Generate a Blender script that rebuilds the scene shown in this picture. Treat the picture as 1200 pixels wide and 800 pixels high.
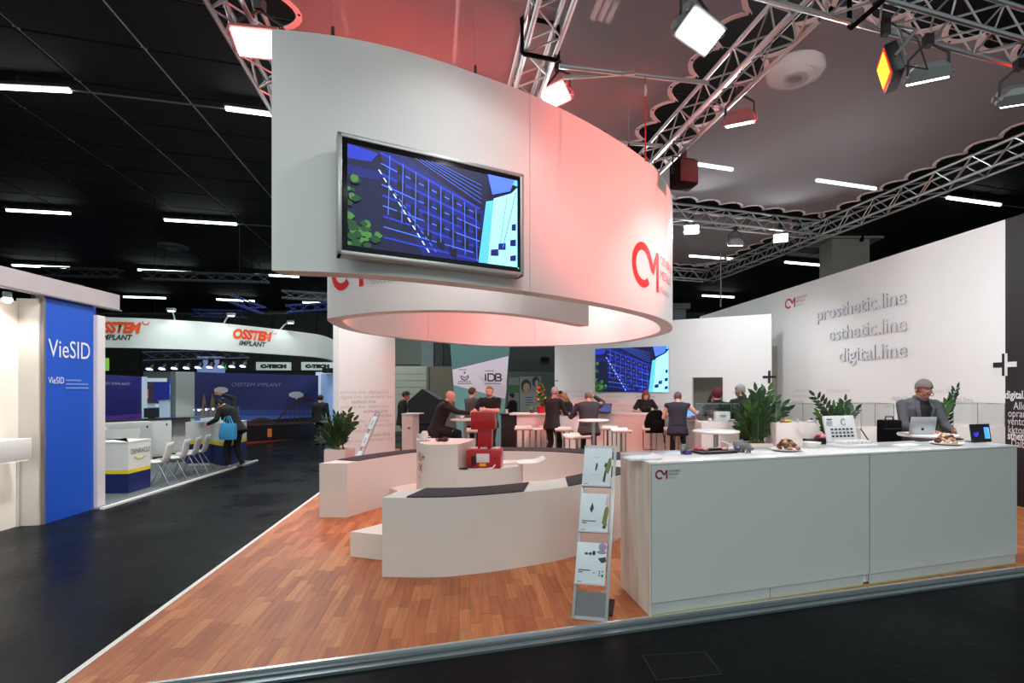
import bpy, bmesh, math, random
from math import sin, cos, pi, radians as R, sqrt, atan2
from mathutils import Vector as V, Matrix as M, Quaternion as Q
random.seed(7)
SC = bpy.context.scene
COL = SC.collection
for o in list(bpy.data.objects): bpy.data.objects.remove(o)

# ------------------------------------------------------------------ camera, world, exposure
E, F, CX, HY = 1.70, 575.0, 680.0, 455.0      # eye height, focal length and vanishing centre of the 1200x800 frame
cam_d = bpy.data.cameras.new('camera'); cam = bpy.data.objects.new('camera', cam_d); COL.objects.link(cam)
cam.location = (0, 0, E); cam.rotation_euler = (pi/2, 0, 0)
cam_d.sensor_fit = 'HORIZONTAL'; cam_d.sensor_width = 36; cam_d.lens = F/1200*36
cam_d.shift_x = -(CX-600)/1200; cam_d.shift_y = (HY-400)/1200
cam_d.clip_start = .05; cam_d.clip_end = 300
SC.camera = cam
SC.view_settings.view_transform = 'Standard'; SC.view_settings.look = 'None'
SC.view_settings.gamma = 1; SC.view_settings.use_curve_mapping = False
SC.view_settings.exposure = 0.0
w = bpy.data.worlds.new('world'); SC.world = w; w.use_nodes = True
w.node_tree.nodes['Background'].inputs[0].default_value = (.74, .90, .92, 1)
w.node_tree.nodes['Background'].inputs[1].default_value = .44
SC.cycles.max_bounces = 6; SC.cycles.transparent_max_bounces = 16
try: SC.cycles.use_denoising = True
except Exception: pass

def light(name, kind, loc, target=None, energy=100, color=(1,1,1), size=.3, spot=60, blend=.5, size_y=None):
    d = bpy.data.lights.new(name, kind); o = bpy.data.objects.new(name, d); COL.objects.link(o)
    o.location = loc; d.energy = energy; d.color = color
    if kind == 'AREA':
        d.size = size
        if size_y: d.shape = 'RECTANGLE'; d.size_y = size_y
    else: d.shadow_soft_size = size
    if kind == 'SPOT': d.spot_size = R(spot); d.spot_blend = blend
    if target is not None:
        o.rotation_euler = (V(target)-V(loc)).to_track_quat('-Z', 'Y').to_euler()
    return o
# large area lights: the hall's rows of fluorescent tubes, seen as real tubes further down
HALL_LIGHTS = [((-7.5, 9, 7.1), 330), ((-9, 17, 7.1), 560), ((-2, 25, 7.1), 900), ((15, 25, 7.1), 520), ((3, -4, 7.1), 500), ((-6, -1, 7.1), 290)]
for i, (p, e) in enumerate(HALL_LIGHTS):
    light('hall_tube_light', 'AREA', p, (p[0], p[1], 0), e, (.93, 1, .98), 5.0)

# ------------------------------------------------------------------ frame helpers
def G(px, py, z=0.0):            # the point at height z that stands at this place in the photograph
    d = F*(E-z)/(py-HY); return V(((px-CX)/F*d, d, z))
def D(px, d, z=0.0): return V(((px-CX)/F*d, d, z))
def Z(py, d): return E-(py-HY)*d/F
Uv, Vv = V((-.285, .9585, 0)), V((.9585, .285, 0))
def S(a, b, z=0): return V((a*Vv.x+b*Uv.x, a*Vv.y+b*Uv.y, z))
SANG = atan2(Vv.y, Vv.x)
FANG = atan2(.2417, 1)           # plank and aisle direction
FLOOR = -.04

# ------------------------------------------------------------------ materials
def lin(c):
    if max(c) > 1.0: c = [x/255 for x in c]
    return tuple(x/12.92 if x <= .04045 else ((x+.055)/1.055)**2.4 for x in c[:3])
MATS = {}
def mat(name, c, rough=.5, metal=0, emit=0, bump=0, bscale=40, var=.06, vscale=3.0, spec=.5, alpha=None, trans=0, coat=0):
    if name in MATS: return MATS[name]
    m = bpy.data.materials.new(name); m.use_nodes = True; MATS[name] = m
    nt = m.node_tree; b = nt.nodes['Principled BSDF']; L = nt.links.new
    c = lin(c)
    b.inputs['Roughness'].default_value = rough; b.inputs['Metallic'].default_value = metal
    b.inputs['Specular IOR Level'].default_value = spec
    if coat: b.inputs['Coat Weight'].default_value = coat
    tc = nt.nodes.new('ShaderNodeTexCoord'); nz = nt.nodes.new('ShaderNodeTexNoise')
    nz.inputs['Scale'].default_value = vscale; nz.inputs['Detail'].default_value = 3
    L(tc.outputs['Object'], nz.inputs['Vector'])
    mx = nt.nodes.new('ShaderNodeMix'); mx.data_type = 'RGBA'
    mx.inputs['A'].default_value = (*[x*(1-var) for x in c], 1); mx.inputs['B'].default_value = (*[min(1, x*(1+var)) for x in c], 1)
    L(nz.outputs['Fac'], mx.inputs['Factor']); L(mx.outputs['Result'], b.inputs['Base Color'])
    if emit:
        L(mx.outputs['Result'], b.inputs['Emission Color']); b.inputs['Emission Strength'].default_value = emit
    if bump:
        n2 = nt.nodes.new('ShaderNodeTexNoise'); n2.inputs['Scale'].default_value = bscale; n2.inputs['Detail'].default_value = 4
        bp = nt.nodes.new('ShaderNodeBump'); bp.inputs['Strength'].default_value = bump; bp.inputs['Distance'].default_value = .01
        L(tc.outputs['Object'], n2.inputs['Vector']); L(n2.outputs['Fac'], bp.inputs['Height']); L(bp.outputs['Normal'], b.inputs['Normal'])
    if alpha is not None: b.inputs['Alpha'].default_value = alpha
    if trans: b.inputs['Transmission Weight'].default_value = trans
    return m
def glow(name, c, s):
    return mat(name, c, .5, emit=s, var=.02)
WHITE = mat('white_laminate', (226, 228, 226), .42, var=.02, bump=.02, bscale=200)
WALLW = mat('white_wall_print', (232, 234, 234), .6, var=.02)
PINKW = mat('white_painted_board', (226, 220, 214), .5, var=.02)
GREYP = mat('grey_counter_panel', (212, 216, 214), .35, var=.02)
ALU = mat('aluminium', (190, 194, 196), .32, .9, var=.08)
ALUD = mat('brushed_aluminium', (150, 154, 156), .4, .6, var=.06)
CHROME = mat('chrome', (215, 215, 215), .15, 1)
BLACK = mat('black_plastic', (16, 16, 18), .4)
BLACKM = mat('matte_black', (10, 10, 12), .85, spec=.1)
FELT = mat('charcoal_felt', (62, 56, 62), .95, bump=.5, bscale=150, var=.15, vscale=40)
RED = mat('red_print', (226, 26, 30), .5)
DRED = mat('dark_red_print', (150, 24, 40), .5)
GREYT = mat('pale_grey_print', (186, 184, 186), .6)
INK = mat('black_print', (18, 18, 20), .6)
REDMET = mat('red_enamel', (176, 20, 26), .35, coat=.3)
LAMP = glow('lamp_glass', (255, 252, 246), 14)
TUBE = glow('fluorescent_tube', (240, 255, 248), 7)
SKIN = mat('skin', (206, 150, 124), .55, var=.06, vscale=20)
SKIN2 = mat('ruddy_skin', (196, 128, 106), .55, var=.08, vscale=20)
SKIN3 = mat('pale_skin', (222, 178, 156), .55, var=.05, vscale=20)

def glass_mat():
    m = bpy.data.materials.new('display_glass'); m.use_nodes = True; nt = m.node_tree; nt.nodes.clear(); L = nt.links.new
    out = nt.nodes.new('ShaderNodeOutputMaterial'); mx = nt.nodes.new('ShaderNodeMixShader')
    tr = nt.nodes.new('ShaderNodeBsdfTransparent'); tr.inputs[0].default_value = (.982, .993, .990, 1)
    gl = nt.nodes.new('ShaderNodeBsdfGlossy'); gl.inputs['Roughness'].default_value = .03
    mx.inputs[0].default_value = .07
    L(tr.outputs[0], mx.inputs[1]); L(gl.outputs[0], mx.inputs[2]); L(mx.outputs[0], out.inputs[0])
    return m
GLASS = glass_mat()
GLEDGE = mat('glass_edge', (120, 150, 146), .2, var=.05)

# ------------------------------------------------------------------ mesh builder
class B:
    def __init__(s): s.v = []; s.f = []; s.m = []; s.mi = 0
    def add(s, vs, fs):
        n = len(s.v); s.v += [tuple(x) for x in vs]; s.f += [tuple(i+n for i in f) for f in fs]; s.m += [s.mi]*len(fs); return s
    def box(s, c, size, rot=None, bev=0):
        hx, hy, hz = size[0]/2, size[1]/2, size[2]/2; c = V(c)
        if bev:
            bv = min(bev, hx*.9, hy*.9, hz*.9)
            bm = bmesh.new(); bmesh.ops.create_cube(bm, size=1)
            for q in bm.verts: q.co = V((q.co.x*2*hx, q.co.y*2*hy, q.co.z*2*hz))
            bmesh.ops.bevel(bm, geom=bm.edges[:], offset=bv, segments=2, affect='EDGES', profile=.5)
            vs = [q.co.copy() for q in bm.verts]; bm.verts.index_update(); fs = [[q.index for q in f.verts] for f in bm.faces]; bm.free()
        else:
            vs = [V((x, y, z)) for x in (-hx, hx) for y in (-hy, hy) for z in (-hz, hz)]
            fs = [(0,1,3,2), (4,6,7,5), (0,4,5,1), (2,3,7,6), (0,2,6,4), (1,5,7,3)]
        if rot is not None: vs = [rot @ q for q in vs]
        return s.add([q+c for q in vs], fs)
    def cyl(s, p0, p1, r0, r1=None, n=12, cap=True):
        p0, p1 = V(p0), V(p1); r1 = r0 if r1 is None else r1
        d = p1-p0
        if d.length < 1e-7: return s
        q = d.to_track_quat('Z', 'Y'); vs = []; fs = []
        for p, r in ((p0, r0), (p1, r1)):
            for i in range(n):
                a = 2*pi*i/n; vs.append(p+q @ V((r*cos(a), r*sin(a), 0)))
        for i in range(n): j = (i+1) % n; fs.append((i, j, n+j, n+i))
        if cap: fs += [tuple(range(n-1, -1, -1)), tuple(range(n, 2*n))]
        return s.add(vs, fs)
    def tube(s, pts, r, n=8, closed=False):
        pts = [V(p) for p in pts]; N = len(pts); vs = []; fs = []; up = None
        for k, p in enumerate(pts):
            if closed: t = (pts[(k+1) % N]-pts[k-1])
            else: t = pts[min(k+1, N-1)]-pts[max(k-1, 0)]
            t = t.normalized()
            if up is None: up = V((0, 0, 1)) if abs(t.z) < .9 else V((1, 0, 0))
            x = t.cross(up).normalized(); up = x.cross(t).normalized()
            rr = r[k] if isinstance(r, (list, tuple)) else r
            for i in range(n):
                a = 2*pi*i/n; vs.append(p+x*rr*cos(a)+up*rr*sin(a))
        M_ = N if closed else N-1
        for k in range(M_):
            for i in range(n):
                j = (i+1) % n; k2 = (k+1) % N
                fs.append((k*n+i, k*n+j, k2*n+j, k2*n+i))
        if not closed: fs += [tuple(range(n-1, -1, -1)), tuple((N-1)*n+i for i in range(n))]
        return s.add(vs, fs)
    def ball(s, c, r, nu=14, nv=9, rot=None):
        if not isinstance(r, (tuple, list)): r = (r, r, r)
        c = V(c); vs = [V((0, 0, -r[2]))]; fs = []
        for j in range(1, nv):
            t = -pi/2+pi*j/nv
            for i in range(nu):
                a = 2*pi*i/nu; vs.append(V((r[0]*cos(t)*cos(a), r[1]*cos(t)*sin(a), r[2]*sin(t))))
        vs.append(V((0, 0, r[2]))); top = len(vs)-1
        for i in range(nu):
            k = (i+1) % nu
            fs.append((0, 1+k, 1+i)); fs.append((top, 1+(nv-2)*nu+i, 1+(nv-2)*nu+k))
            for j in range(nv-2): a = 1+j*nu; fs.append((a+i, a+k, a+nu+k, a+nu+i))
        if rot is not None: vs = [rot @ q for q in vs]
        return s.add([q+c for q in vs], fs)
    def cap(s, p0, p1, r0, r1=None, n=12):       # tapered limb with rounded ends
        r1 = r0 if r1 is None else r1; p0, p1 = V(p0), V(p1); d = p1-p0
        q = d.to_track_quat('Z', 'Y') if d.length > 1e-6 else Q(); vs = []; fs = []; rings = []
        for k in range(4): a = -pi/2+(pi/2)*(k+.35)/4; rings.append((p0, r0*cos(a), r0*sin(a)))
        rings.append((p0, r0, 0)); rings.append((p1, r1, 0))
        for k in range(4): a = (pi/2)*(k+.65)/4; rings.append((p1, r1*cos(a), r1*sin(a)))
        for p, r, h in rings:
            for i in range(n): a = 2*pi*i/n; vs.append(p+q @ V((r*cos(a), r*sin(a), h)))
        K = len(rings)
        for k in range(K-1):
            for i in range(n): j = (i+1) % n; fs.append((k*n+i, k*n+j, (k+1)*n+j, (k+1)*n+i))
        fs += [tuple(range(n-1, -1, -1)), tuple((K-1)*n+i for i in range(n))]
        return s.add(vs, fs)
    def loft(s, secs, n=20, power=2.0):          # secs: (centre, x axis, y axis, rx, ry)
        vs = []; fs = []
        for c, ax, ay, rx, ry in secs:
            for i in range(n):
                a = 2*pi*i/n; ca, sa = cos(a), sin(a); e = 2/power
                vs.append(V(c)+V(ax)*rx*math.copysign(abs(ca)**e, ca)+V(ay)*ry*math.copysign(abs(sa)**e, sa))
        K = len(secs)
        for k in range(K-1):
            for i in range(n): j = (i+1) % n; fs.append((k*n+i, k*n+j, (k+1)*n+j, (k+1)*n+i))
        fs += [tuple(range(n-1, -1, -1)), tuple((K-1)*n+i for i in range(n))]
        return s.add(vs, fs)
    def lathe(s, prof, n=24, c=(0, 0, 0)):
        c = V(c); vs = []; fs = []
        for r, z in prof:
            for i in range(n): a = 2*pi*i/n; vs.append(c+V((max(r, 1e-4)*cos(a), max(r, 1e-4)*sin(a), z)))
        for k in range(len(prof)-1):
            for i in range(n): j = (i+1) % n; fs.append((k*n+i, k*n+j, (k+1)*n+j, (k+1)*n+i))
        fs += [tuple(range(n-1, -1, -1)), tuple((len(prof)-1)*n+i for i in range(n))]
        return s.add(vs, fs)
    def prism(s, poly, z0, z1):
        n = len(poly)
        if sum(poly[i][0]*poly[(i+1) % n][1]-poly[(i+1) % n][0]*poly[i][1] for i in range(n)) < 0: poly = poly[::-1]
        vs = [V((p[0], p[1], z0)) for p in poly]+[V((p[0], p[1], z1)) for p in poly]
        fs = [(i, (i+1) % n, n+(i+1) % n, n+i) for i in range(n)]+[tuple(range(n-1, -1, -1)), tuple(range(n, 2*n))]
        return s.add(vs, fs)
    def strip(s, outer, inner, z0, z1):           # curved wall between two matching plan paths
        n = len(outer); vs = []; fs = []
        for z in (z0, z1):
            vs += [V((p[0], p[1], z)) for p in outer]+[V((p[0], p[1], z)) for p in inner]
        o0, i0, o1, i1 = 0, n, 2*n, 3*n
        for k in range(n-1):
            fs += [(o0+k, o0+k+1, o1+k+1, o1+k), (i0+k+1, i0+k, i1+k, i1+k+1), (o1+k, o1+k+1, i1+k+1, i1+k), (o0+k+1, o0+k, i0+k, i0+k+1)]
        fs += [(o0, o1, i1, i0), (o0+n-1, i0+n-1, i1+n-1, o1+n-1)]
        return s.add(vs, fs)
    def quad(s, *p): return s.add(p, [tuple(range(len(p)))])
    def build(s, name, m, parent=None, loc=None, rotz=0, smooth=True, mtx=None, bev=0):
        me = bpy.data.meshes.new(name); vs = s.v
        if mtx is not None: vs = [mtx @ V(q) for q in vs]
        me.from_pydata([tuple(q) for q in vs], [], s.f)
        for x in (m if isinstance(m, (list, tuple)) else [m]): me.materials.append(x)
        if isinstance(m, (list, tuple)): me.polygons.foreach_set('material_index', s.m)
        bm = bmesh.new(); bm.from_mesh(me); bmesh.ops.recalc_face_normals(bm, faces=bm.faces); bm.to_mesh(me); bm.free()
        if smooth:
            me.polygons.foreach_set('use_smooth', [True]*len(me.polygons)); me.set_sharp_from_angle(angle=R(38))
        me.update()
        o = bpy.data.objects.new(name, me); COL.objects.link(o)
        if parent is not None: o.parent = parent
        if loc is not None: o.location = loc
        o.rotation_euler = (0, 0, rotz)
        if bev:
            md = o.modifiers.new('bevel', 'BEVEL'); md.width = bev; md.segments = 2; md.limit_method = 'ANGLE'
        return o
def bx(c, size, rot=None, bev=0): return B().box(c, size, rot, bev)
def tag(o, label=None, cat=None, group=None, kind=None):
    if label: o['label'] = label
    if cat: o['category'] = cat
    if group: o['group'] = group
    if kind: o['kind'] = kind
    return o
def thing(name, label, cat, loc=(0, 0, 0), rotz=0, group=None):
    o = bpy.data.objects.new(name, None); COL.objects.link(o); o.empty_display_size = .1
    o.location = loc; o.rotation_euler = (0, 0, rotz)
    return tag(o, label, cat, group)
KIDS = {}
def copy_tree(root, loc, rotz, label, group=None):
    def rec(o, par):
        c = o.copy(); COL.objects.link(c); c.parent = par
        for ch in [k for k in COL.objects if k.parent == o]: rec(ch, c)
        return c
    r = rec(root, None); r.location = loc; r.rotation_euler = (0, 0, rotz); tag(r, label, group=group); return r
def struct(o): o['kind'] = 'structure'; return o
def spline(pts, n, closed=False):                 # Catmull-Rom, resampled evenly by parameter
    P = [V((*p, 0)) if len(p) == 2 else V(p) for p in pts]; K = len(P); out = []
    segs = K if closed else K-1
    for i in range(n):
        t = i/(n-1)*segs; k = min(int(t), segs-1); f = t-k
        g = (lambda j: P[j % K]) if closed else (lambda j: P[j] if 0 <= j < K else (P[0]*2-P[1] if j < 0 else P[-1]*2-P[-2]))
        a, b, c, d = g(k-1), g(k), g(k+1), g(k+2)
        out.append(.5*((2*b)+(c-a)*f+(2*a-5*b+4*c-d)*f*f+(3*b-a-3*c+d)*f**3))
    return out
def even(pts, n):                                 # resample by length
    L = [0]
    for a, b in zip(pts, pts[1:]): L.append(L[-1]+(b-a).length)
    out = []; k = 0
    for i in range(n):
        t = L[-1]*i/(n-1)
        while k < len(L)-2 and L[k+1] < t: k += 1
        f = 0 if L[k+1] == L[k] else (t-L[k])/(L[k+1]-L[k]); out.append(pts[k].lerp(pts[k+1], min(1, max(0, f))))
    return out
def plane_mtx(origin, xdir, up=(0, 0, 1)):        # print plane: x along xdir, y along up, z towards the reader
    x = V(xdir).normalized(); y = V(up).normalized(); z = x.cross(y).normalized(); y = z.cross(x)
    m = M((x, y, z)).transposed().to_4x4(); m.translation = V(origin); return m
_tx = {}
def text_mesh(s, size=1, bold=0, shear=0, extrude=0, align='LEFT', spacing=1.0, sx=1.0):
    c = bpy.data.curves.new('lettering', 'FONT'); c.body = s; c.size = size; c.offset = bold; c.shear = shear; c.extrude = extrude
    c.align_x = align; c.resolution_u = 3; c.space_character = spacing
    o = bpy.data.objects.new('lettering', c); me = bpy.data.meshes.new_from_object(o)
    bpy.data.objects.remove(o); bpy.data.curves.remove(c)
    if sx != 1: 
        for q in me.vertices: q.co.x *= sx
    return me
def text(name, s, m, mtx, parent=None, warp=None, inv=None, **k):
    me = text_mesh(s, **k); me.name = name
    me.materials.clear(); me.materials.append(m)
    for p in me.polygons: p.material_index = 0
    for q in me.vertices:
        q.co = warp(q.co) if warp else mtx @ q.co
    if parent is not None:
        im = parent.matrix_basis.inverted() if parent.parent is None else (parent.parent.matrix_basis @ parent.matrix_basis).inverted()
        for q in me.vertices: q.co = im @ q.co
    o = bpy.data.objects.new(name, me); COL.objects.link(o)
    if parent is not None: o.parent = parent
    return o
def stroke(pts, wd, b=None, warp=None, mtx=None, z=0):      # flat ribbon of constant width
    b = b or B(); P = [V((p[0], p[1])) for p in pts]; L = []; Rr = []
    for i, p in enumerate(P):
        d0 = (P[i]-P[i-1]).normalized() if i else (P[1]-P[0]).normalized()
        d1 = (P[i+1]-P[i]).normalized() if i < len(P)-1 else d0
        t = (d0+d1); t = t.normalized() if t.length > 1e-6 else d0
        n = V((-t.y, t.x)); k = 1/max(.35, n.dot(V((-d0.y, d0.x))))
        L.append(p+n*wd/2*k); Rr.append(p-n*wd/2*k)
    vs = [V((q.x, q.y, z)) for q in L+Rr]; n = len(P)
    if warp: vs = [warp(q) for q in vs]
    elif mtx is not None: vs = [mtx @ q for q in vs]
    return b.add(vs, [(i, i+1, n+i+1, n+i) for i in range(n-1)])
def local(parent, pts):
    im = parent.matrix_basis.inverted(); return [im @ V(p) for p in pts]
# ------------------------------------------------------------------ the setting
def floor_mat():
    m = mat('black_hall_floor', (15, 17, 19), .34, var=.25, vscale=1.2, spec=.045)
    nt = m.node_tree; L = nt.links.new; b = nt.nodes['Principled BSDF']; tc = nt.nodes['Texture Coordinate']
    n1 = nt.nodes.new('ShaderNodeTexNoise'); n1.inputs['Scale'].default_value = 5; n1.inputs['Detail'].default_value = 7; n1.inputs['Distortion'].default_value = 1.2
    n2 = nt.nodes.new('ShaderNodeTexNoise'); n2.inputs['Scale'].default_value = 1.1; n2.inputs['Detail'].default_value = 5
    bp = nt.nodes.new('ShaderNodeBump'); bp.inputs['Strength'].default_value = .4; bp.inputs['Distance'].default_value = .012
    L(tc.outputs['Object'], n1.inputs['Vector']); L(tc.outputs['Object'], n2.inputs['Vector'])
    L(n1.outputs['Fac'], bp.inputs['Height']); L(bp.outputs['Normal'], b.inputs['Normal'])
    mr = nt.nodes.new('ShaderNodeMapRange'); mr.inputs['To Min'].default_value = .2; mr.inputs['To Max'].default_value = .48
    mr.inputs['From Min'].default_value = .3; mr.inputs['From Max'].default_value = .7
    L(n2.outputs['Fac'], mr.inputs['Value']); L(mr.outputs['Result'], b.inputs['Roughness'])
    return m
fl = struct(B().quad((-45, -6, FLOOR), (45, -6, FLOOR), (45, 60, FLOOR), (-45, 60, FLOOR)).build('floor', floor_mat()))
# access hatch let into the black floor
hp = [G(753, 768, FLOOR), G(826, 764, FLOOR), G(846, 790, FLOOR), G(770, 797, FLOOR)]
b = B()
for a, c in zip(hp, hp[1:]+hp[:1]):
    dv = (c-a).normalized(); mid = (a+c)/2; b.box(mid+V((0, 0, .001)), ((c-a).length, .008, .004), Q((0, 0, 1), atan2(dv.y, dv.x)))
cen = sum(hp, V())/4
hat = struct(B().prism([tuple((cen+(p-cen)*.97).xy) for p in hp], FLOOR-.01, FLOOR+.002).build('floor_hatch', mat('black_hatch', (13, 15, 16), .5, bump=.3, spec=.08)))
b.build('hatch_rim', mat('hatch_rim', (12, 12, 13), .6), hat)

# --- wooden platform: single strips as parts, the rest joined
PC = V((-2.948, 2.695, 0)); Pd = V((-.235, .972, 0)); Qd = V((.972, .235, 0))
def wood_mat(k, c):
    m = bpy.data.materials.new('oak_strip_%d' % k); m.use_nodes = True; nt = m.node_tree; L = nt.links.new; b = nt.nodes['Principled BSDF']
    tc = nt.nodes.new('ShaderNodeTexCoord'); oi = nt.nodes.new('ShaderNodeObjectInfo'); mp = nt.nodes.new('ShaderNodeMapping')
    mp.inputs['Rotation'].default_value = (0, 0, -(pi/2+FANG)); 
    sc = nt.nodes.new('ShaderNodeMapping'); sc.inputs['Scale'].default_value = (2.2, 34, 20)
    n = nt.nodes.new('ShaderNodeTexNoise'); n.inputs['Scale'].default_value = 1.0; n.inputs['Detail'].default_value = 6; n.inputs['Roughness'].default_value = .65
    ge = nt.nodes.new('ShaderNodeNewGeometry')
    L(ge.outputs['Position'], mp.inputs['Vector']); L(mp.outputs['Vector'], sc.inputs['Vector']); L(sc.outputs['Vector'], n.inputs['Vector'])
    cr = nt.nodes.new('ShaderNodeValToRGB'); c = lin(c)
    cr.color_ramp.elements[0].position = .25; cr.color_ramp.elements[0].color = (*[x*.62 for x in c], 1)
    cr.color_ramp.elements[1].position = .62; cr.color_ramp.elements[1].color = (*[x*1.06 for x in c], 1)
    kn = nt.nodes.new('ShaderNodeTexNoise'); kn.inputs['Scale'].default_value = 9; kn.inputs['Detail'].default_value = 2
    L(mp.outputs['Vector'], kn.inputs['Vector'])
    mr = nt.nodes.new('ShaderNodeMapRange'); mr.inputs['From Min'].default_value = .70; mr.inputs['From Max'].default_value = .78; mr.inputs['To Max'].default_value = .5
    L(kn.outputs['Fac'], mr.inputs['Value'])
    mx = nt.nodes.new('ShaderNodeMix'); mx.data_type = 'RGBA'; mx.inputs['B'].default_value = (*[x*.3 for x in c], 1)
    L(n.outputs['Fac'], cr.inputs['Fac']); L(cr.outputs['Color'], mx.inputs['A']); L(mr.outputs['Result'], mx.inputs['Factor'])
    L(mx.outputs['Result'], b.inputs['Base Color']); b.inputs['Roughness'].default_value = .42; b.inputs['Specular IOR Level'].default_value = .25
    return m
WOODS = [wood_mat(i, c) for i, c in enumerate([(182, 106, 66), (194, 120, 76), (170, 96, 60), (202, 130, 82), (186, 112, 70), (174, 100, 63)])]
PLW, PLT = .0765, .012
plats = [PC, PC+Vv*0, PC]
FRd = V((.9639, .266, 0))
pl_poly = [PC, PC+FRd*10.4, PC+FRd*10.4+Pd*11.5, PC+Pd*11.5]
base = struct(B().prism([tuple(p.xy) for p in pl_poly], FLOOR, -PLT*.9).build('floor_platform', mat('platform_underlay', (70, 44, 30), .8)))
planks = []
NI = int(10.3/PLW)
for i in range(NI):
    ic = (i+.5)*PLW; j = .032*ic; random.seed(i*13+5); first = True
    while j < 11.4:
        ln = random.choice([.30, .36, .42, .48, .34]) if not first else random.uniform(.12, .45); first = False
        e = min(j+ln, 11.4); planks.append((ic, (j+e)/2, e-j)); j = e
random.seed(11)
def plank_rank(p):
    c = PC+Qd*p[0]+Pd*p[1]
    if c.y < 2.4: return 99
    px, py = CX+F*c.x/c.y, HY+F*E/c.y
    if py > 803 or px > 745 or px < -5: return 50+c.y
    if 375 < px < 690 and py < 655 and px > 400: return 60
    return c.y
planks.sort(key=plank_rank)
plank_mesh = {}
rest = B()
ang = pi/2+FANG
qz = Q((0, 0, 1), ang)
for k, (ic, jc, ln) in enumerate(planks):
    c = PC+Qd*ic+Pd*jc; wi = random.randrange(6)
    if k < 300:
        key = (round(ln, 2), wi)
        if key not in plank_mesh:
            o = bx((0, 0, 0), (ln-.0012, PLW-.0012, PLT)).build('floorboard', WOODS[wi], base, smooth=False); plank_mesh[key] = o.data
        else:
            o = bpy.data.objects.new('floorboard', plank_mesh[key]); COL.objects.link(o); o.parent = base
        o.location = c+V((0, 0, -PLT/2+random.uniform(-.0004, .0004))); o.rotation_euler = (0, 0, ang)
    else:
        rest.mi = wi; rest.box(c+V((0, 0, -PLT/2)), (ln-.0012, PLW-.0012, PLT), qz)
tag(rest.build('floorboards_far', WOODS, base, smooth=False), kind='stuff')
# left edge strip and stepped aluminium front edge
def along(p, d, n, L0, L1, wd, z0, z1):
    mid = p+d*(L0+L1)/2+n*wd[0]+n*(wd[1]-wd[0])/2
    return bx(mid+V((0, 0, (z0+z1)/2)), (L1-L0, wd[1]-wd[0], z1-z0), Q((0, 0, 1), atan2(d.y, d.x)))
t = along(PC, Pd, -Qd, -.1, 11.5, (-.005, .035), FLOOR, .006).build('trim_1', mat('white_edge_strip', (236, 232, 228), .5)); struct(t)
FRn = V((FRd.y, -FRd.x, 0))
t = along(PC, FRd, FRn, -.1, 10.4, (-.012, .012), FLOOR, .005).build('trim_2', mat('bright_aluminium_lip', (222, 224, 224), .25, .8)); struct(t)
along(PC, FRd, FRn, -.1, 10.4, (.012, .062), FLOOR, -.010).build('step', mat('dark_aluminium_channel', (92, 102, 108), .4, .6), t)
along(PC, FRd, FRn, -.1, 10.4, (.062, .11), FLOOR, -.022).build('outer_lip', mat('grey_aluminium_lip', (140, 152, 158), .35, .7), t)

# --- hall ceiling: black panels in a grid of thin rails
CZ = 7.5
ceil = struct(bx((0, 27, CZ+.15), (96, 66, .1)).build('ceiling', mat('ceiling_rail_grey', (214, 210, 212), .7)))
cpm = mat('black_ceiling_panel', (13, 13, 14), .75, var=.3, vscale=.6)
CA, CB = 1.72, 1.44
cells = []
for i in range(-24, 16):
    for j in range(0, 34):
        c = S((i+.5)*CA+.35, (j+.5)*CB+.2, 0)
        if c.y < 3.2: continue
        px, py = CX+F*c.x/c.y, HY-F*(CZ-E)/c.y
        if -160 < px < 1330 and py > -60: cells.append((c.y, c, px))
cells.sort(key=lambda q: q[0])
pm = None; restc = B(); qs = Q((0, 0, 1), SANG)
for k, (_, c, px) in enumerate(cells):
    if k < 300:
        if pm is None: o = bx((0, 0, 0), (CA-.065, CB-.065, .05)).build('ceiling_panel', cpm, ceil, smooth=False); pm = o.data
        else: o = bpy.data.objects.new('ceiling_panel', pm); COL.objects.link(o); o.parent = ceil
        o.location = (c.x, c.y, CZ+.085); o.rotation_euler = (0, 0, SANG)
    else: restc.box((c.x, c.y, CZ+.085), (CA-.065, CB-.065, .05), qs)
tag(restc.build('ceiling_panels_far', cpm, ceil, smooth=False), kind='stuff')

# --- hall walls far behind
HW = mat('hall_wall_grey_green', (104, 110, 104), .8, var=.08, vscale=.5)
hw = struct(bx((-6, 38.2, 3.7), (90, .4, 7.5)).build('wall_back', HW))
for k in range(-12, 12):
    bx((k*3.4, 37.97, 3.7), (.10, .06, 7.3)).build('wall_joint', mat('wall_joint', (84, 90, 86), .8), hw)
bx((-6, 37.95, 3.0), (90, .08, .12)).build('rail', mat('wall_joint', (84, 90, 86), .8), hw)
struct(bx((-40, 20, 3.7), (.4, 40, 7.5)).build('wall_left', HW))
struct(bx((36, 20, 3.7), (.4, 40, 7.5)).build('wall_right', HW))

# --- white stand walls
WH = 4.20
wr0, wr1 = G(820, 371, WH), G(1178, 257, WH); wr2 = wr1+(wr1-wr0).normalized()*3.0
wdir = (wr1-wr0).normalized(); wn = V((wdir.y, -wdir.x, 0))*-1          # normal towards the stand (-x)
if wn.x > 0: wn = -wn
ww = B(); mid = (wr0+wr1)/2; wang = atan2(wdir.y, wdir.x)
wallr = struct(bx(V((mid.x, mid.y, WH/2))-wn*.06, ((wr1-wr0).length, .12, WH), Q((0, 0, 1), wang)).build('wall_stand_right', WALLW))
mid2 = (wr1+wr2)/2
blk = struct(bx(V((mid2.x, mid2.y, WH/2))-wn*.06, ((wr2-wr1).length, .12, WH), Q((0, 0, 1), wang)).build('wall_stand_black', mat('black_wall_print', (34, 32, 36), .45, var=.1)))
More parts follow.
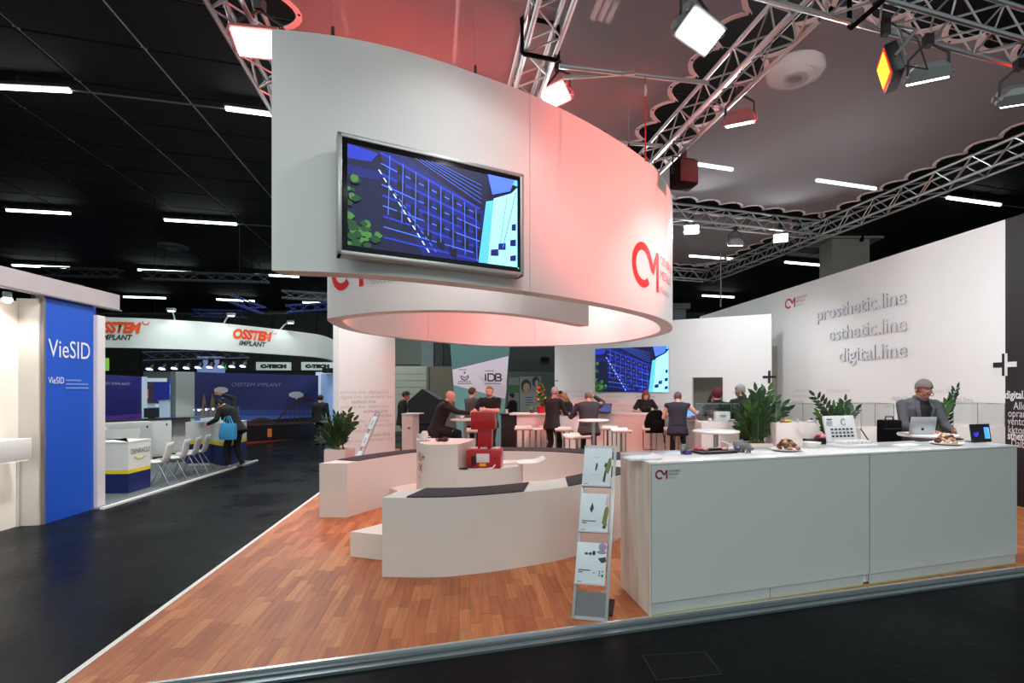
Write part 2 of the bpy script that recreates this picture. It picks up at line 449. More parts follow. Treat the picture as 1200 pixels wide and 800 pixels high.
# back wall with a low serving hatch, angled to the stand
BH = 3.5
bw0, bw1 = G(650, 384.0, BH), G(904, 367.5, BH)
bdir = (bw1-bw0).normalized(); bn = V((bdir.y, -bdir.x, 0)); bn = bn if bn.y < 0 else -bn
bang = atan2(bdir.y, bdir.x); bl = (bw1-bw0).length
def onback(px, z, off=0.0):                      # point on the back wall's face seen at column px
    k = (px-CX)/F; t = (bw0.x-k*bw0.y)/(k*bdir.y-bdir.x); p = bw0+bdir*t; return V((p.x, p.y, z))+bn*off, t
def back_z(px, py): p, t = onback(px, 0); return Z(py, p.y)
t0, t1 = onback(811, 0)[1], onback(847, 0)[1]; zo = back_z(830, 442)
wb = B()
for a, c, z0, z1 in ((0, t0, 0, BH), (t1, bl, 0, BH), (t0, t1, zo, BH), (t0, t1, 0, 1.0)):
    m_ = bw0+bdir*(a+c)/2; wb.box(V((m_.x, m_.y, (z0+z1)/2))-bn*.06, (c-a, .12, z1-z0), Q((0, 0, 1), bang))
wallb = struct(wb.build('wall_stand_back', WALLW))
m_ = bw0+bdir*(t0+t1)/2-bn*.9
struct(bx(V((m_.x+.3, m_.y, 1.4)), (2.6, .05, 2.8), Q((0, 0, 1), bang)).build('wall_kitchen', mat('kitchen_partition', (150, 150, 140), .7)))
bx(m_+V((.15, -.06, 1.5)), (.03, .04, 2.2), Q((0, 0, 1), bang)).build('door_stile', mat('kitchen_stile', (110, 112, 106), .7), bpy.data.objects['wall_kitchen'])
bx(m_+V((.15, -.06, 1.62)), (1.4, .04, .03), Q((0, 0, 1), bang)).build('door_rail', mat('kitchen_stile', (110, 112, 106), .7), bpy.data.objects['wall_kitchen'])
# left text pillar wall
lw0, lw1 = D(397, 9.25), D(463, 10.0); ldir = (lw1-lw0).normalized(); ln_ = V((ldir.y, -ldir.x, 0)); lang = atan2(ldir.y, ldir.x)
m_ = (lw0+lw1)/2
walll = struct(bx(V((m_.x, m_.y, 1.7))-ln_*.16, ((lw1-lw0).length, .32, 3.4), Q((0, 0, 1), lang)).build('wall_stand_left', mat('pale_print_wall', (232, 226, 224), .6, var=.02)))

# ------------------------------------------------------------------ trusses
BR = None
def truss(name, label, p0, p1, s=.29, pitch=.29, r=.024, group='truss frame over the stand', m=None, stuff=False, start=0):
    global BR
    m = m or ALU; p0, p1 = V(p0), V(p1); d = p1-p0; Ln = d.length; d.normalize()
    side = V((0, 0, 1)).cross(d).normalized(); up = d.cross(side)
    t = thing(name, label, 'truss', p0, 0, group)
    offs = [side*-s/2, side*s/2, side*s/2+up*s, side*-s/2+up*s]
    for o in offs: B().cyl(o, o+d*Ln, r, n=8).build('chord', m, t)
    n = max(2, int(Ln/pitch)); st = Ln/n; jb = B()
    faces = [(0, 1), (1, 2), (2, 3), (3, 0)]
    base_m = {}
    for fi, (a, c) in enumerate(faces):
        for k in range(n):
            e0, e1 = (a, c) if (k+fi) % 2 else (c, a)
            q0 = offs[e0]+d*st*k; q1 = offs[e1]+d*st*(k+1)
            if stuff: jb.cyl(q0, q1, r*.45, n=5, cap=False); continue
            key = (fi, (k+fi) % 2)
            if key not in base_m:
                ob = B().cyl(offs[e0], offs[e1]+d*st, r*.42, n=6, cap=False).build('brace', m, t); base_m[key] = ob.data
            else:
                ob = bpy.data.objects.new('brace', base_m[key]); COL.objects.link(ob); ob.parent = t
            ob.location = d*st*k
    if stuff: tag(jb.build('lacing', m, t), kind='stuff')
    return t
TZ = 5.0
truss('ceiling_truss', 'near aluminium truss across the top right carrying the orange-red lit wash lamp', S(1.0, 3.40, TZ), S(9.2, 3.40, TZ))
truss('ceiling_truss', 'long diagonal aluminium truss in the black gap between the two fabric canopies', S(3.16, 3.6, TZ), S(3.16, 13.4, TZ))
truss('ceiling_truss', 'right-hand aluminium truss running back above the tall white lettered wall', S(8.10, 3.5, TZ), S(8.10, 13.4, TZ))
truss('ceiling_truss', 'aluminium cross truss behind the ring carrying the two brightest floodlights', S(3.3, 8.75, TZ), S(7.95, 8.75, TZ))
truss('ceiling_truss', 'farthest aluminium cross truss behind the ring, over the white back wall', S(3.3, 13.3, TZ), S(7.95, 13.3, TZ))
truss('ceiling_truss', 'steep pink-lit truss above the middle of the ring with black strap', S(1.0, 3.0, TZ), S(1.0, 9.5, TZ))
truss('ceiling_truss', 'leftmost pink-lit truss beside the top left edge of the ring', S(-1.72, 3.2, TZ), S(-1.72, 9.5, TZ))
# cross pipes between the trusses
def pipe(label, p0, p1, r=.025):
    o = B().cyl((0, 0, 0), V(p1)-V(p0), r, n=10).build('scaffold_pipe', ALU, None, p0)
    return tag(o, label, 'pipe', 'scaffold pipes between the trusses')
pipe('pale scaffold pipe spanning from the middle truss to the diagonal truss, nearest one', (-.22, 5.12, 5.06), (1.41, 5.40, 5.06))
pipe('thin scaffold pipe meeting the nearer cross pipe at a slant behind the flood lamp', (-.19, 5.31, 5.06), (.58, 5.22, 5.06))
pipe('short scaffold pipe low over the right shoulder of the ring', (.40, 6.68, 5.06), (1.14, 6.80, 5.06))
# red chain hanging from the pipe
ch = thing('hoist_chain', 'thin red hoist chain hanging from the cross pipe down to the ring', 'chain', (.70, 5.272, 5.06))
d_ = 5.9
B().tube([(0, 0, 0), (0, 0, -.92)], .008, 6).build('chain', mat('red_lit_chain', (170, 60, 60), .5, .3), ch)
b = B(); b.tube([(0, .03*sin(a), -.16-.06*cos(a)) for a in [2*pi*i/10 for i in range(10)]], .010, 6, True); b.build('shackle', ALU, ch)
# black straps round two trusses
def strap(label, p, sidev, dirv, s=.36):
    o = B(); side = V(sidev); up = V((0, 0, 1)); c = V((0, 0, .145))
    o.tube([c+side*s*.5*x+up*s*.5*y for x, y in ((-1, -.9), (-.9, -1), (.9, -1), (1, -.9), (1, .9), (.9, 1), (-.9, 1), (-1, .9))], .022, 6, True)
    return tag(o.build('truss_strap', BLACKM, None, p), label, 'strap')
strap('black strap wrapped round the near truss left of the orange-red lamp', S(3.62, 3.40, TZ), Uv, Vv)
strap('black strap wrapped round the steep pink-lit truss', S(1.0, 4.75, TZ), Vv, Uv)

# ------------------------------------------------------------------ fabric canopies
def canopy_mat():
    m = bpy.data.materials.new('grey_mesh_fabric'); m.use_nodes = True; nt = m.node_tree; nt.nodes.clear(); L = nt.links.new
    out = nt.nodes.new('ShaderNodeOutputMaterial'); mx = nt.nodes.new('ShaderNodeMixShader'); mx.inputs[0].default_value = .40
    tr = nt.nodes.new('ShaderNodeBsdfTransparent'); tr.inputs[0].default_value = (1, 1, 1, 1)
    df = nt.nodes.new('ShaderNodeBsdfDiffuse'); tl = nt.nodes.new('ShaderNodeBsdfTranslucent'); m2 = nt.nodes.new('ShaderNodeMixShader'); m2.inputs[0].default_value = .25
    tc = nt.nodes.new('ShaderNodeTexCoord'); nz = nt.nodes.new('ShaderNodeTexNoise'); nz.inputs['Scale'].default_value = .8
    cr = nt.nodes.new('ShaderNodeMix'); cr.data_type = 'RGBA'; cr.inputs['A'].default_value = (.60, .58, .62, 1); cr.inputs['B'].default_value = (.66, .64, .68, 1)
    L(tc.outputs['Object'], nz.inputs['Vector']); L(nz.outputs['Fac'], cr.inputs['Factor']); L(cr.outputs['Result'], df.inputs[0]); L(cr.outputs['Result'], tl.inputs[0])
    L(df.outputs[0], m2.inputs[1]); L(tl.outputs[0], m2.inputs[2]); L(tr.outputs[0], mx.inputs[1]); L(m2.outputs[0], mx.inputs[2]); L(mx.outputs[0], out.inputs[0])
    return m
CANV = canopy_mat(); HEM = mat('canopy_hem', (226, 214, 214), .7); EYE = mat('eyelet', (40, 36, 38), .4, .5)
KZ = 5.36
def canopy(label, a0, a1, b0, b1, sc=.5, dep=-.20, sides='LRFB'):
    t = thing('fabric_canopy', label, 'canopy', S(a0, b0, KZ), SANG, 'mesh fabric canopies stretched under the hall ceiling')
    W, Hh = a1-a0, b1-b0; edge = []; eyes = []
    def side(p, q, n_in, on):
        p, q, n_in = V(p), V(q), V(n_in); Ln = (q-p).length; n = max(1, round(Ln/sc)) if on else 1; d = (q-p)/n
        for k in range(n):
            for i in range(8 if on else 1):
                f = i/8; edge.append(p+d*(k+f)+(-n_in)*(dep*(4*f*(1-f)) if on else 0))
            if on:
                for f in (.0, .5): eyes.append(p+d*(k+f)+(-n_in)*(dep*4*f*(1-f)-.03))
    side((0, 0), (W, 0), (0, 1), 'F' in sides); side((W, 0), (W, Hh), (-1, 0), 'R' in sides)
    side((W, Hh), (0, Hh), (0, -1), 'B' in sides); side((0, Hh), (0, 0), (1, 0), 'L' in sides)
    n = len(edge); c = V((W/2, Hh/2))
    B().add([(p.x, p.y, 0) for p in edge]+[(c.x, c.y, .0)], [(i, (i+1) % n, n) for i in range(n)]).build('fabric', CANV, t)
    hb = B(); inn = []
    for i in range(n):
        t_ = (edge[(i+1) % n]-edge[i-1]).normalized(); inn.append(edge[i]+V((-t_.y, t_.x))*.055)
    vs = [(p.x, p.y, -.006) for p in edge]+[(p.x, p.y, -.006) for p in inn]+[(p.x, p.y, .006) for p in edge]+[(p.x, p.y, .006) for p in inn]
    fs = []
    for i in range(n):
        j = (i+1) % n; fs += [(i, j, n+j, n+i), (2*n+j, 2*n+i, 3*n+i, 3*n+j), (j, i, 2*n+i, 2*n+j), (n+i, n+j, 3*n+j, 3*n+i)]
    hb.add(vs, fs).build('hem', HEM, t)
    eb = B()
    for p in eyes: eb.cyl((p.x, p.y, -.012), (p.x, p.y, -.006), .014, n=6)
    tag(eb.build('eyelets', EYE, t), kind='stuff')
    return t
canopy('reddened mesh fabric canopy on the left above the ring, scalloped hem', -1.50, 2.98, 3.1, 9.2)
canopy('grey mesh fabric canopy at upper right with tubes and round vent showing through', 3.44, 7.98, 3.62, 8.62)
canopy('smaller far grey mesh canopy between the two rear cross trusses', 3.44, 7.98, 8.95, 13.2)

# ------------------------------------------------------------------ hall tubes and vents on the ceiling
TUBES = [((-40, 100), (82, 106)), ((265, 127), (345, 137.5)), ((8, 246), (82, 250)), ((193, 257.5), (277, 262.5)),
         ((15, 310.5), (82, 313.5)), ((162, 316), (225, 319)), ((299, 321.5), (350, 324)), ((145, 347.5), (194, 349)), ((254, 350.5), (298, 352.5)),
         ((308, 373.5), (345, 374.5)), ((226, 371), (262, 372)), ((355, 354), (392, 355.5)),
         ((815, 192), (858, 198.5)), ((957, 211), (1026, 221)), ((1110, 231.5), (1172, 240)), ((808, 299.5), (860, 303.5)),
         ((920, 307), (967, 311)), ((823, 346), (860, 348)), ((358, 378), (372, 378.5)), ((480, 60), (540, 70))]
LBL = ['cut by the left edge of the photo, top left', 'half hidden by the top left of the ring', 'at the left edge above the blue booth', 'mid left, above the round ceiling vent',
       'low on the left above the first small truss', 'just above the second small truss', 'beside the left edge of the ring, low', 'above the white curved header, left',
       'behind the blue slanted truss piece', 'right above the second orange lettering', 'behind the short violet truss', 'next to the ring bottom at left',
       'seen through the canopy beside the black speaker', 'seen through the middle of the right canopy', 'right of the right-hand truss near the photo edge', 'behind the cross truss in the far canopy',
       'over the tall white wall, beside the pillar', 'low over the far end of the white wall', 'tiny, over the right end of the curved header', 'above the red part of the canopy']
for ((x0, y0), (x1, y1)), lb in zip(TUBES[:-1], LBL):
    zt = CZ-.16; p0, p1 = G(x0, y0, zt), G(x1, y1, zt); d = p1-p0; a = atan2(d.y, d.x); Ln = d.length
    t = thing('ceiling_tube_lamp', 'white fluorescent tube lamp '+lb, 'lamp', (p0+p1)/2, a, 'fluorescent tube lamps on the hall ceiling')
    sc_ = max(1, (p0.y/16)**.5)
    bx((0, 0, .06), (Ln+.06, .13*sc_, .06)).build('housing', mat('lamp_housing', (60, 62, 62), .5), t)
    B().cyl((-Ln/2, 0, 0), (Ln/2, 0, 0), .044*sc_, n=10).build('tube', TUBE, t)
    bx((0, 0, .15), (.04, .04, .16)).build('hanger', mat('lamp_housing', (60, 62, 62), .5), t)
def rail_line(px0, py0, px1, py1):
    p0, p1 = G(px0, py0, CZ-.14), G(px1, py1, CZ-.14)
    return struct(B().cyl((0, 0, 0), p1-p0, .018, n=6).build('trim_rail', mat('lamp_rail', (120, 122, 122), .5), None, p0))
rail_line(82, 105.5, 265, 127.5); rail_line(277, 262.5, 318, 265); rail_line(858, 198.5, 957, 211); rail_line(1026, 221, 1110, 231.5); rail_line(1172, 240, 1260, 251)
def vent(label, px, py, r, m):
    p = G(px, py, CZ-.12); t = thing('ceiling_vent', label, 'vent', p)
    B().lathe([(r*.62, .02), (r*.70, -.03), (r, .03), (r, .12), (r*.6, .12)], 32).build('flange', m, t)
    B().lathe([(0, .03), (r*.60, .03), (r*.60, -.03), (r*.54, -.05), (0, -.05)], 32).build('core', m, t)
    for q in (.2, .38): B().lathe([(r*q-.012, -.08), (r*q+.012, -.08), (r*q+.012, -.045), (r*q-.012, -.045)], 32).build('vent_ring', mat('vent_grey', (150, 146, 144), .6), t)
light('canopy_fill', 'POINT', S(5.6, 5.6, 6.5), None, 60, (1, .97, .98), .5)  # point lamps added above the canopies to brighten vent and ceiling grid
light('canopy_fill', 'POINT', S(1.0, 7, 6.5), None, 30, (1, .97, .98), .5)
vent('round white ceiling vent seen through the right fabric canopy', 932, 88, .5, mat('vent_white', (224, 216, 212), .5))
vent('round ceiling vent on the black ceiling at left, between two tubes', 203, 291, .5, mat('vent_dim', (92, 96, 100), .5))
# slotted grille
gp = G(708, 12, CZ-.1); t = thing('ceiling_grille', 'small slotted grille on the ceiling left of the tilted floodlight', 'vent', gp, SANG)
for k in (-1, 0, 1): bx((k*.12, 0, 0), (.09, .42, .04)).build('slat', mat('grille_slat', (200, 180, 178), .6), t)
# ------------------------------------------------------------------ floodlights
def flood(label, p, aim, wdt=.36, body=None, group='floodlights on the truss frame', lens=None, energy=0, color=(.97, .985, 1), spot=100, glow_m=None):
    # box with a bright window on its front, a yoke and four knobs; local -Z is the beam
    p = V(p); t = thing('floodlight', label, 'lamp', p, 0, group)
    q = (V(aim)-p).to_track_quat('-Z', 'Y'); body = body or mat('floodlight_grey', (132, 138, 138), .45, .3)
    w_, h_, dp = wdt, wdt*.62, wdt*.42
    b = B(); rot = q
    def T(x, y, z): return q @ V((x, y, z))
    vs = [T(sx*w_/2*f, sy*h_/2*f, z) for z, f in ((-dp*.5, 1), (dp*.15, .9), (dp*.5, .55)) for sx, sy in ((-1, -1), (1, -1), (1, 1), (-1, 1))]
    fs = [(0, 1, 2, 3)]+[(k*4+i, k*4+(i+1) % 4, (k+1)*4+(i+1) % 4, (k+1)*4+i) for k in (0, 1) for i in range(4)]+[(8, 11, 10, 9)]
    b.add(vs, fs).build('housing', body, t, smooth=False)
    bx((0, 0, 0), (w_*.88, h_*.84, .012), None).build('lens', glow_m or LAMP, t, mtx=M.Translation(q @ V((0, 0, -dp*.5-.008))) @ q.to_matrix().to_4x4())
    for s1 in (-1, 1):
        for s2 in (-1, 1):
            B().cyl(T(s1*w_*.5, s2*h_*.26, -dp*.28), T(s1*w_*.56, s2*h_*.26, -dp*.28), h_*.13, n=10).build('knob', body, t)
    top = V((0, 0, wdt*.62+.04))
    b = B()
    for s1 in (-1, 1): b.tube([T(s1*w_*.47, 0, 0), T(s1*w_*.47, 0, 0)*.5+top*.55+T(s1*w_*.22, 0, 0), top+V((0.03*s1, 0, 0))], .013, 6)
    b.build('yoke', mat('yoke_dark', (60, 62, 64), .5, .4), t)
    bx(top+V((0, 0, .03)), (.07, .07, .10)).build('clamp', BLACK, t)
    if energy:
        lo = light('flood_beam', 'SPOT', p+(q @ V((0, 0, -dp*.5-.05))), aim, energy, color, .12, spot, .6)
    return t
REDB = mat('red_lit_floodlight', (196, 120, 118), .45, .2)  # red glow of the wash lamps put into the housing colour
flood('large grey floodlight tilted down at top centre right, on the near truss', (V(S(1.95, 3.40, 4.52))), V((1.9, 2.6, 1.6)), .40, energy=115, spot=120)
flood('added unseen floodlight on the near truss, aimed at the middle of the ring', S(.75, 3.40, 4.72), V((-1.2, 4.7, 3.2)), .34, energy=40, spot=100)  # added to brighten the middle of the ring
flood('grey floodlight right of the orange-red lamp on the near truss', S(4.36, 3.42, 4.62), V((4.2, 6.8, 0)), .34, energy=270, spot=130)
flood('white-lit floodlight cut by the right edge of the photo', S(5.55, 3.42, 4.62), V((5.6, 8.4, .6)), .34, energy=270, spot=130)
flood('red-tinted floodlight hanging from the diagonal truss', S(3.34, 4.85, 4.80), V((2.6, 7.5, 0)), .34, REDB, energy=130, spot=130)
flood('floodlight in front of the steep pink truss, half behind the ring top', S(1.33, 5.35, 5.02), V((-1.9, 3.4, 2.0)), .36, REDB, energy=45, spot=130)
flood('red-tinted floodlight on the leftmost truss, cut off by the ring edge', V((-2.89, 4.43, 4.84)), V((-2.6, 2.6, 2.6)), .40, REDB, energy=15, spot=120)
flood('left one of two dazzling floodlights under the rear cross truss', S(4.9, 8.72, 4.86), V((1.0, 3.0, 2.2)), .30, energy=150, spot=150)
flood('small floodlight facing down between the two dazzling ones', S(5.9, 8.72, 4.70), V((3.2, 11.5, 1.0)), .30, energy=270, spot=140)
flood('right one of two dazzling floodlights under the rear cross truss', S(7.0, 8.72, 4.88), V((2.0, 4.0, 2.0)), .30, energy=150, spot=150)
flood('added unseen floodlight behind the ring, aimed at the white back wall', S(3.5, 8.1, 4.9), V((1.6, 12.4, 1.6)), .30, energy=520, spot=130)  # this and the three below are added to light walls, benches and ring
flood('added unseen floodlight inside the ring, aimed at the left text wall', S(-1.72, 8.3, 4.70), V((-3.8, 9.2, 1.2)), .34, energy=200, spot=100)
flood('added unseen floodlight inside the ring, aimed down at the benches', S(1.3, 7.6, 4.55), V((-.6, 7.0, 0)), .34, energy=130, spot=140)
flood('added unseen floodlight inside the front of the ring, aimed at its inner turn', V((-1.0, 5.25, 4.45)), V((-1.7, 6.5, 3.2)), .30, energy=105, spot=150)
# LED wash: flat panel with a grid of orange-red cells
def led(label, p, aim, energy, cells_m, w_=.34, spot=70, color=(1, .05, .03)):
    p = V(p); t = thing('wash_lamp', label, 'lamp', p, 0, 'red LED wash lamps'); q = (V(aim)-p).to_track_quat('-Z', 'Y'); mq = q.to_matrix().to_4x4()
    bx((0, 0, .04), (w_, w_*.8, .10), None, .012).build('housing', BLACK, t, mtx=mq)
    bx((0, 0, -.012), (w_*.9, w_*.7, .01)).build('panel', mat('led_red_rim', (210, 30, 14), .4, emit=1.5), t, mtx=mq)
    cb = B()
    for i in range(9):
        for j in range(6): cb.box(((i-4)*w_*.088, (j-2.5)*w_*.095, -.020), (w_*.07, w_*.075, .006))
    tag(cb.build('diodes', cells_m, t, mtx=mq), kind='stuff')
    B().tube([q @ V((-w_*.5, 0, .04)), q @ V((-w_*.5, 0, .2))+V((0, 0, .14)), V((0, 0, .34))+(q @ V((0, 0, .1))), q @ V((w_*.5, 0, .2))+V((0, 0, .14)), q @ V((w_*.5, 0, .04))], .014, 6).build('yoke', ALUD, t)
    B().tube([q @ V((0, 0, .10)), q @ V((0, 0, .22))+V((.12, 0, -.1)), q @ V((0, 0, .16))+V((.1, 0, .2)), V((.05, 0, .42))], .008, 6).build('cable', BLACK, t)
    bx((0, 0, .40), (.06, .06, .18)).build('clamp', BLACK, t)
    light('wash_beam', 'SPOT', p+(q @ V((0, 0, -.08))), aim, energy, color, .15, spot, .7)
    return t
ORANGE = glow('orange_led_cells', (255, 150, 30), 4)
REDC = glow('red_led_cells', (255, 40, 30), 4)
led('square wash lamp glowing orange-red, hung from the near truss', S(3.86, 3.42, 4.54), V((-.1, 5.5, 3.75)), 80, ORANGE, spot=75, color=(1, .10, .08))
led('added red wash lamp beyond right frame edge, aimed at the ring shoulder', S(6.0, 3.45, 4.6), V((.75, 6.3, 4.2)), 1700, REDC, spot=46, color=(1, .12, .10))  # added off to the side to redden the ring shoulder
led('red wash lamp above the ring shining down on the inner faces', V((-1.4, 6.9, 4.75)), V((-.2, 11.5, 2.8)), 620, REDC, spot=110, color=(1, .07, .06))
led('red wash lamp above the ring pointed at the benches', V((-1.0, 7.2, 4.75)), V((-1.0, 7.0, .0)), 150, REDC, spot=120, color=(1, .25, .22))
led('red wash lamp hung inside the ring shining up at the canopy', V((-1.9, 5.45, 3.75)), V((-2.0, 5.0, 5.36)), 170, REDC, spot=150)
led('second red wash lamp hung inside the ring shining up at the canopy', V((-.75, 5.75, 3.75)), V((-.9, 5.4, 5.36)), 55, REDC, spot=140)
led('red wash lamp shining along the diagonal truss', V((.3, 6.3, 4.5)), V((2.2, 5.4, 5.36)), 130, REDC, spot=120)
led('red wash lamp between ring and left benches', V((-2.9, 7.9, 4.7)), V((-3.3, 6.3, 0)), 200, REDC, spot=80, color=(1, .12, .06))

# black loudspeaker
sp = thing('loudspeaker', 'black loudspeaker hanging from the diagonal truss beside the ring', 'speaker', S(3.36, 6.2, 4.70), SANG)
bx((0, 0, 0), (.31, .30, .35), None, .03).build('cabinet', BLACKM, sp)
bx((0, -.152, 0), (.26, .012, .30), None, .004).build('grille', mat('speaker_grille', (26, 24, 26), .7, bump=.6, bscale=300), sp)
B().tube([(-.17, 0, 0), (-.17, 0, .24), (.17, 0, .24), (.17, 0, 0)], .014, 6).build('bracket', BLACK, sp)
bx((0, 0, .29), (.06, .06, .14)).build('clamp', BLACK, sp)

# ------------------------------------------------------------------ suspended spiral ring
RB, RT = 2.70, 4.74
def rp(px, py): d = F*(RB-E)/(HY-py); return (((px-CX)/F)*d, d)
ring_px = [(318, 316.5), (370, 317.8), (435, 321.5), (500, 327), (565, 334.5), (625, 342), (700, 354.5), (751, 365.5), (778, 374), (788, 382.5), (781, 391), (737, 400.5), (690, 404), (627, 406),
           (580, 406), (535, 403.5), (462, 396), (407, 387), (381.5, 374), (392, 371.5), (443, 365.2), (517, 363), (590, 366), (645, 373.5), (690, 382)]
rp_ = [rp(*q) for q in ring_px]
# regularise depth of the tightest part so that the band stays smooth
rout = even(spline(rp_, 500), 241)
for _ in range(10):
    rout = [rout[0]]+[(rout[i-1]+rout[i]*2+rout[i+1])/4 for i in range(1, 240)]+[rout[-1]]
TH = .20
rin = []
for i in range(241):
    t_ = (rout[min(i+1, 240)]-rout[max(i-1, 0)]).normalized(); rin.append(rout[i]+V((-t_.y, t_.x, 0))*TH)
ringT = thing('suspended_ring', 'huge white spiral ring hanging over the benches, pink-lit on its right', 'banner', (0, 0, 0))
RW = mat('white_ring_cladding', (228, 230, 228), .55, var=.015)
def proj(p, z): return CX+F*p.x/p.y, HY-(z-E)*F/p.y
cuts = [0]
k625 = min(range(0, 80), key=lambda i: abs(proj(rout[i], RB)[0]-625))
cuts = [0, k625, k625+30, k625+62, k625+94, k625+126, k625+158]
k611 = min(range(180, 241), key=lambda i: abs(proj(rout[i], RB)[0]-611))
cuts = [c for c in cuts if c < k611-8]+[k611, 240]
for a, c in zip(cuts, cuts[1:]):
    o_, i_ = rout[a:c+1], rin[a:c+1]; g = .0025
    o_ = [o_[0]+(o_[1]-o_[0]).normalized()*g]+o_[1:-1]+[o_[-1]+(o_[-2]-o_[-1]).normalized()*g]
    i_ = [i_[0]+(i_[1]-i_[0]).normalized()*g]+i_[1:-1]+[i_[-1]+(i_[-2]-i_[-1]).normalized()*g]
    B().strip(o_, i_, RB, RT).build('panel', RW, ringT)
B().strip([rout[i].lerp(rin[i], .2) for i in range(241)], [rout[i].lerp(rin[i], .8) for i in range(241)], RB+.02, RT-.02).build('core', mat('ring_core', (120, 122, 120), .7), ringT)
RL = [0]
for a, c in zip(rout, rout[1:]): RL.append(RL[-1]+(c-a).length)
def ringpt(s, z, off=.006):
    s = min(max(s, 0), RL[-1]-1e-4); k = max(i for i in range(241) if RL[i] <= s); f = (s-RL[k])/(RL[k+1]-RL[k])
    p = rout[k].lerp(rout[k+1], f); t_ = (rout[min(k+2, 240)]-rout[max(k-1, 0)]).normalized()
    return V((p.x, p.y, z))+V((t_.y, -t_.x, 0))*off
def s_at(px, lo, hi):
    k = min(range(lo, hi), key=lambda i: abs(proj(rout[i], RB)[0]-px)); return RL[k]
# emblem: a C whose top runs on into an M, drawn as one ribbon
def emblem_pts():
    pts = []
    for i in range(25):
        a = R(-48-(360-48-40)*i/24); pts.append((.5+.41*cos(a), .5+.41*sin(a)))
    return pts+[(.94, .46), (1.0, .42), (1.06, .50), (1.30, .86), (1.31, .50), (1.31, .02)]
EMB = emblem_pts()
def subdiv(pts, n=4):
    out = []
    for a, c in zip(pts, pts[1:]):
        for i in range(n): out.append((a[0]+(c[0]-a[0])*i/n, a[1]+(c[1]-a[1])*i/n))
    return out+[pts[-1]]
def logo(parent, warp, m=RED, mt=None, full=True, name='emblem', sub=3):
    mt = mt or GREYT; b = B()
    P_ = [(.5+.41*cos(R(-48-(272)*i/30)), .5+.41*sin(R(-48-(272)*i/30))) for i in range(31)]
    stroke(subdiv(P_[:-1]+[(.86, .70), (1.02, .44)], sub), .17, b, warp)
    stroke(subdiv([(1.00, .40), (1.30, .90)], sub), .15, b, warp, z=.0006)
    stroke(subdiv([(1.32, .93), (1.32, .02)], sub*2), .16, b, warp, z=.0012)
    o = b.build(name, m)
    if parent is not None:
        im = parent.matrix_basis.inverted(); o.data.transform(im); o.parent = parent
    if full:
        for s_, y, sz, mm in (('CENDRES+', .72, .30, mt), ('MÉTAUX', .38, .30, mt), ('Medtech', .04, .26, GREYT)):
            text('lettering', s_, mm, None, parent, warp=lambda q, y=y: warp(V((q.x+1.5, q.y+y, 0))), size=sz)
PINKRED = mat('red_print_thin', (214, 70, 84), .5)
s0 = s_at(738, 30, 60); s1 = s_at(769, 30, 60); zl0, hgt = 3.03, .60
kx = (s1-s0)/1.32
logo(ringT, lambda q: ringpt(s0+q.x*kx, zl0+q.y*hgt, .006+q.z), RED, PINKRED)
k0 = s_at(386, 175, 235) if False else RL[min(range(170, 235), key=lambda i: abs(proj(rout[i], RB)[0]-388)+ (0 if rout[i].y < 7.4 else 500))]
logo(ringT, lambda q: ringpt(k0+q.x*kx*.95, 3.05+q.y*hgt, .006+q.z), RED, GREYT)
# suspension cables
for (px, k), lb in zip(((392, 20), (560, 45), (745, 75)), ('nearest the left end', 'over the monitor', 'at the right shoulder')):
    i = min(range(0, 110), key=lambda q: abs(proj(rout[q], RB)[0]-px)); p = rout[i].lerp(rin[i], .5)
    c = thing('suspension_cable', 'thin steel cable holding the ring, '+lb, 'cable', (p.x, p.y, RT), 0, 'steel cables of the hanging ring')
    B().cyl((0, 0, .03), (0, 0, 2.6), .004, n=5).build('wire', ALUD, c)
    B().cyl((0, 0, -.005), (0, 0, .14), .022, .012, n=8).build('ferrule', BLACK, c)

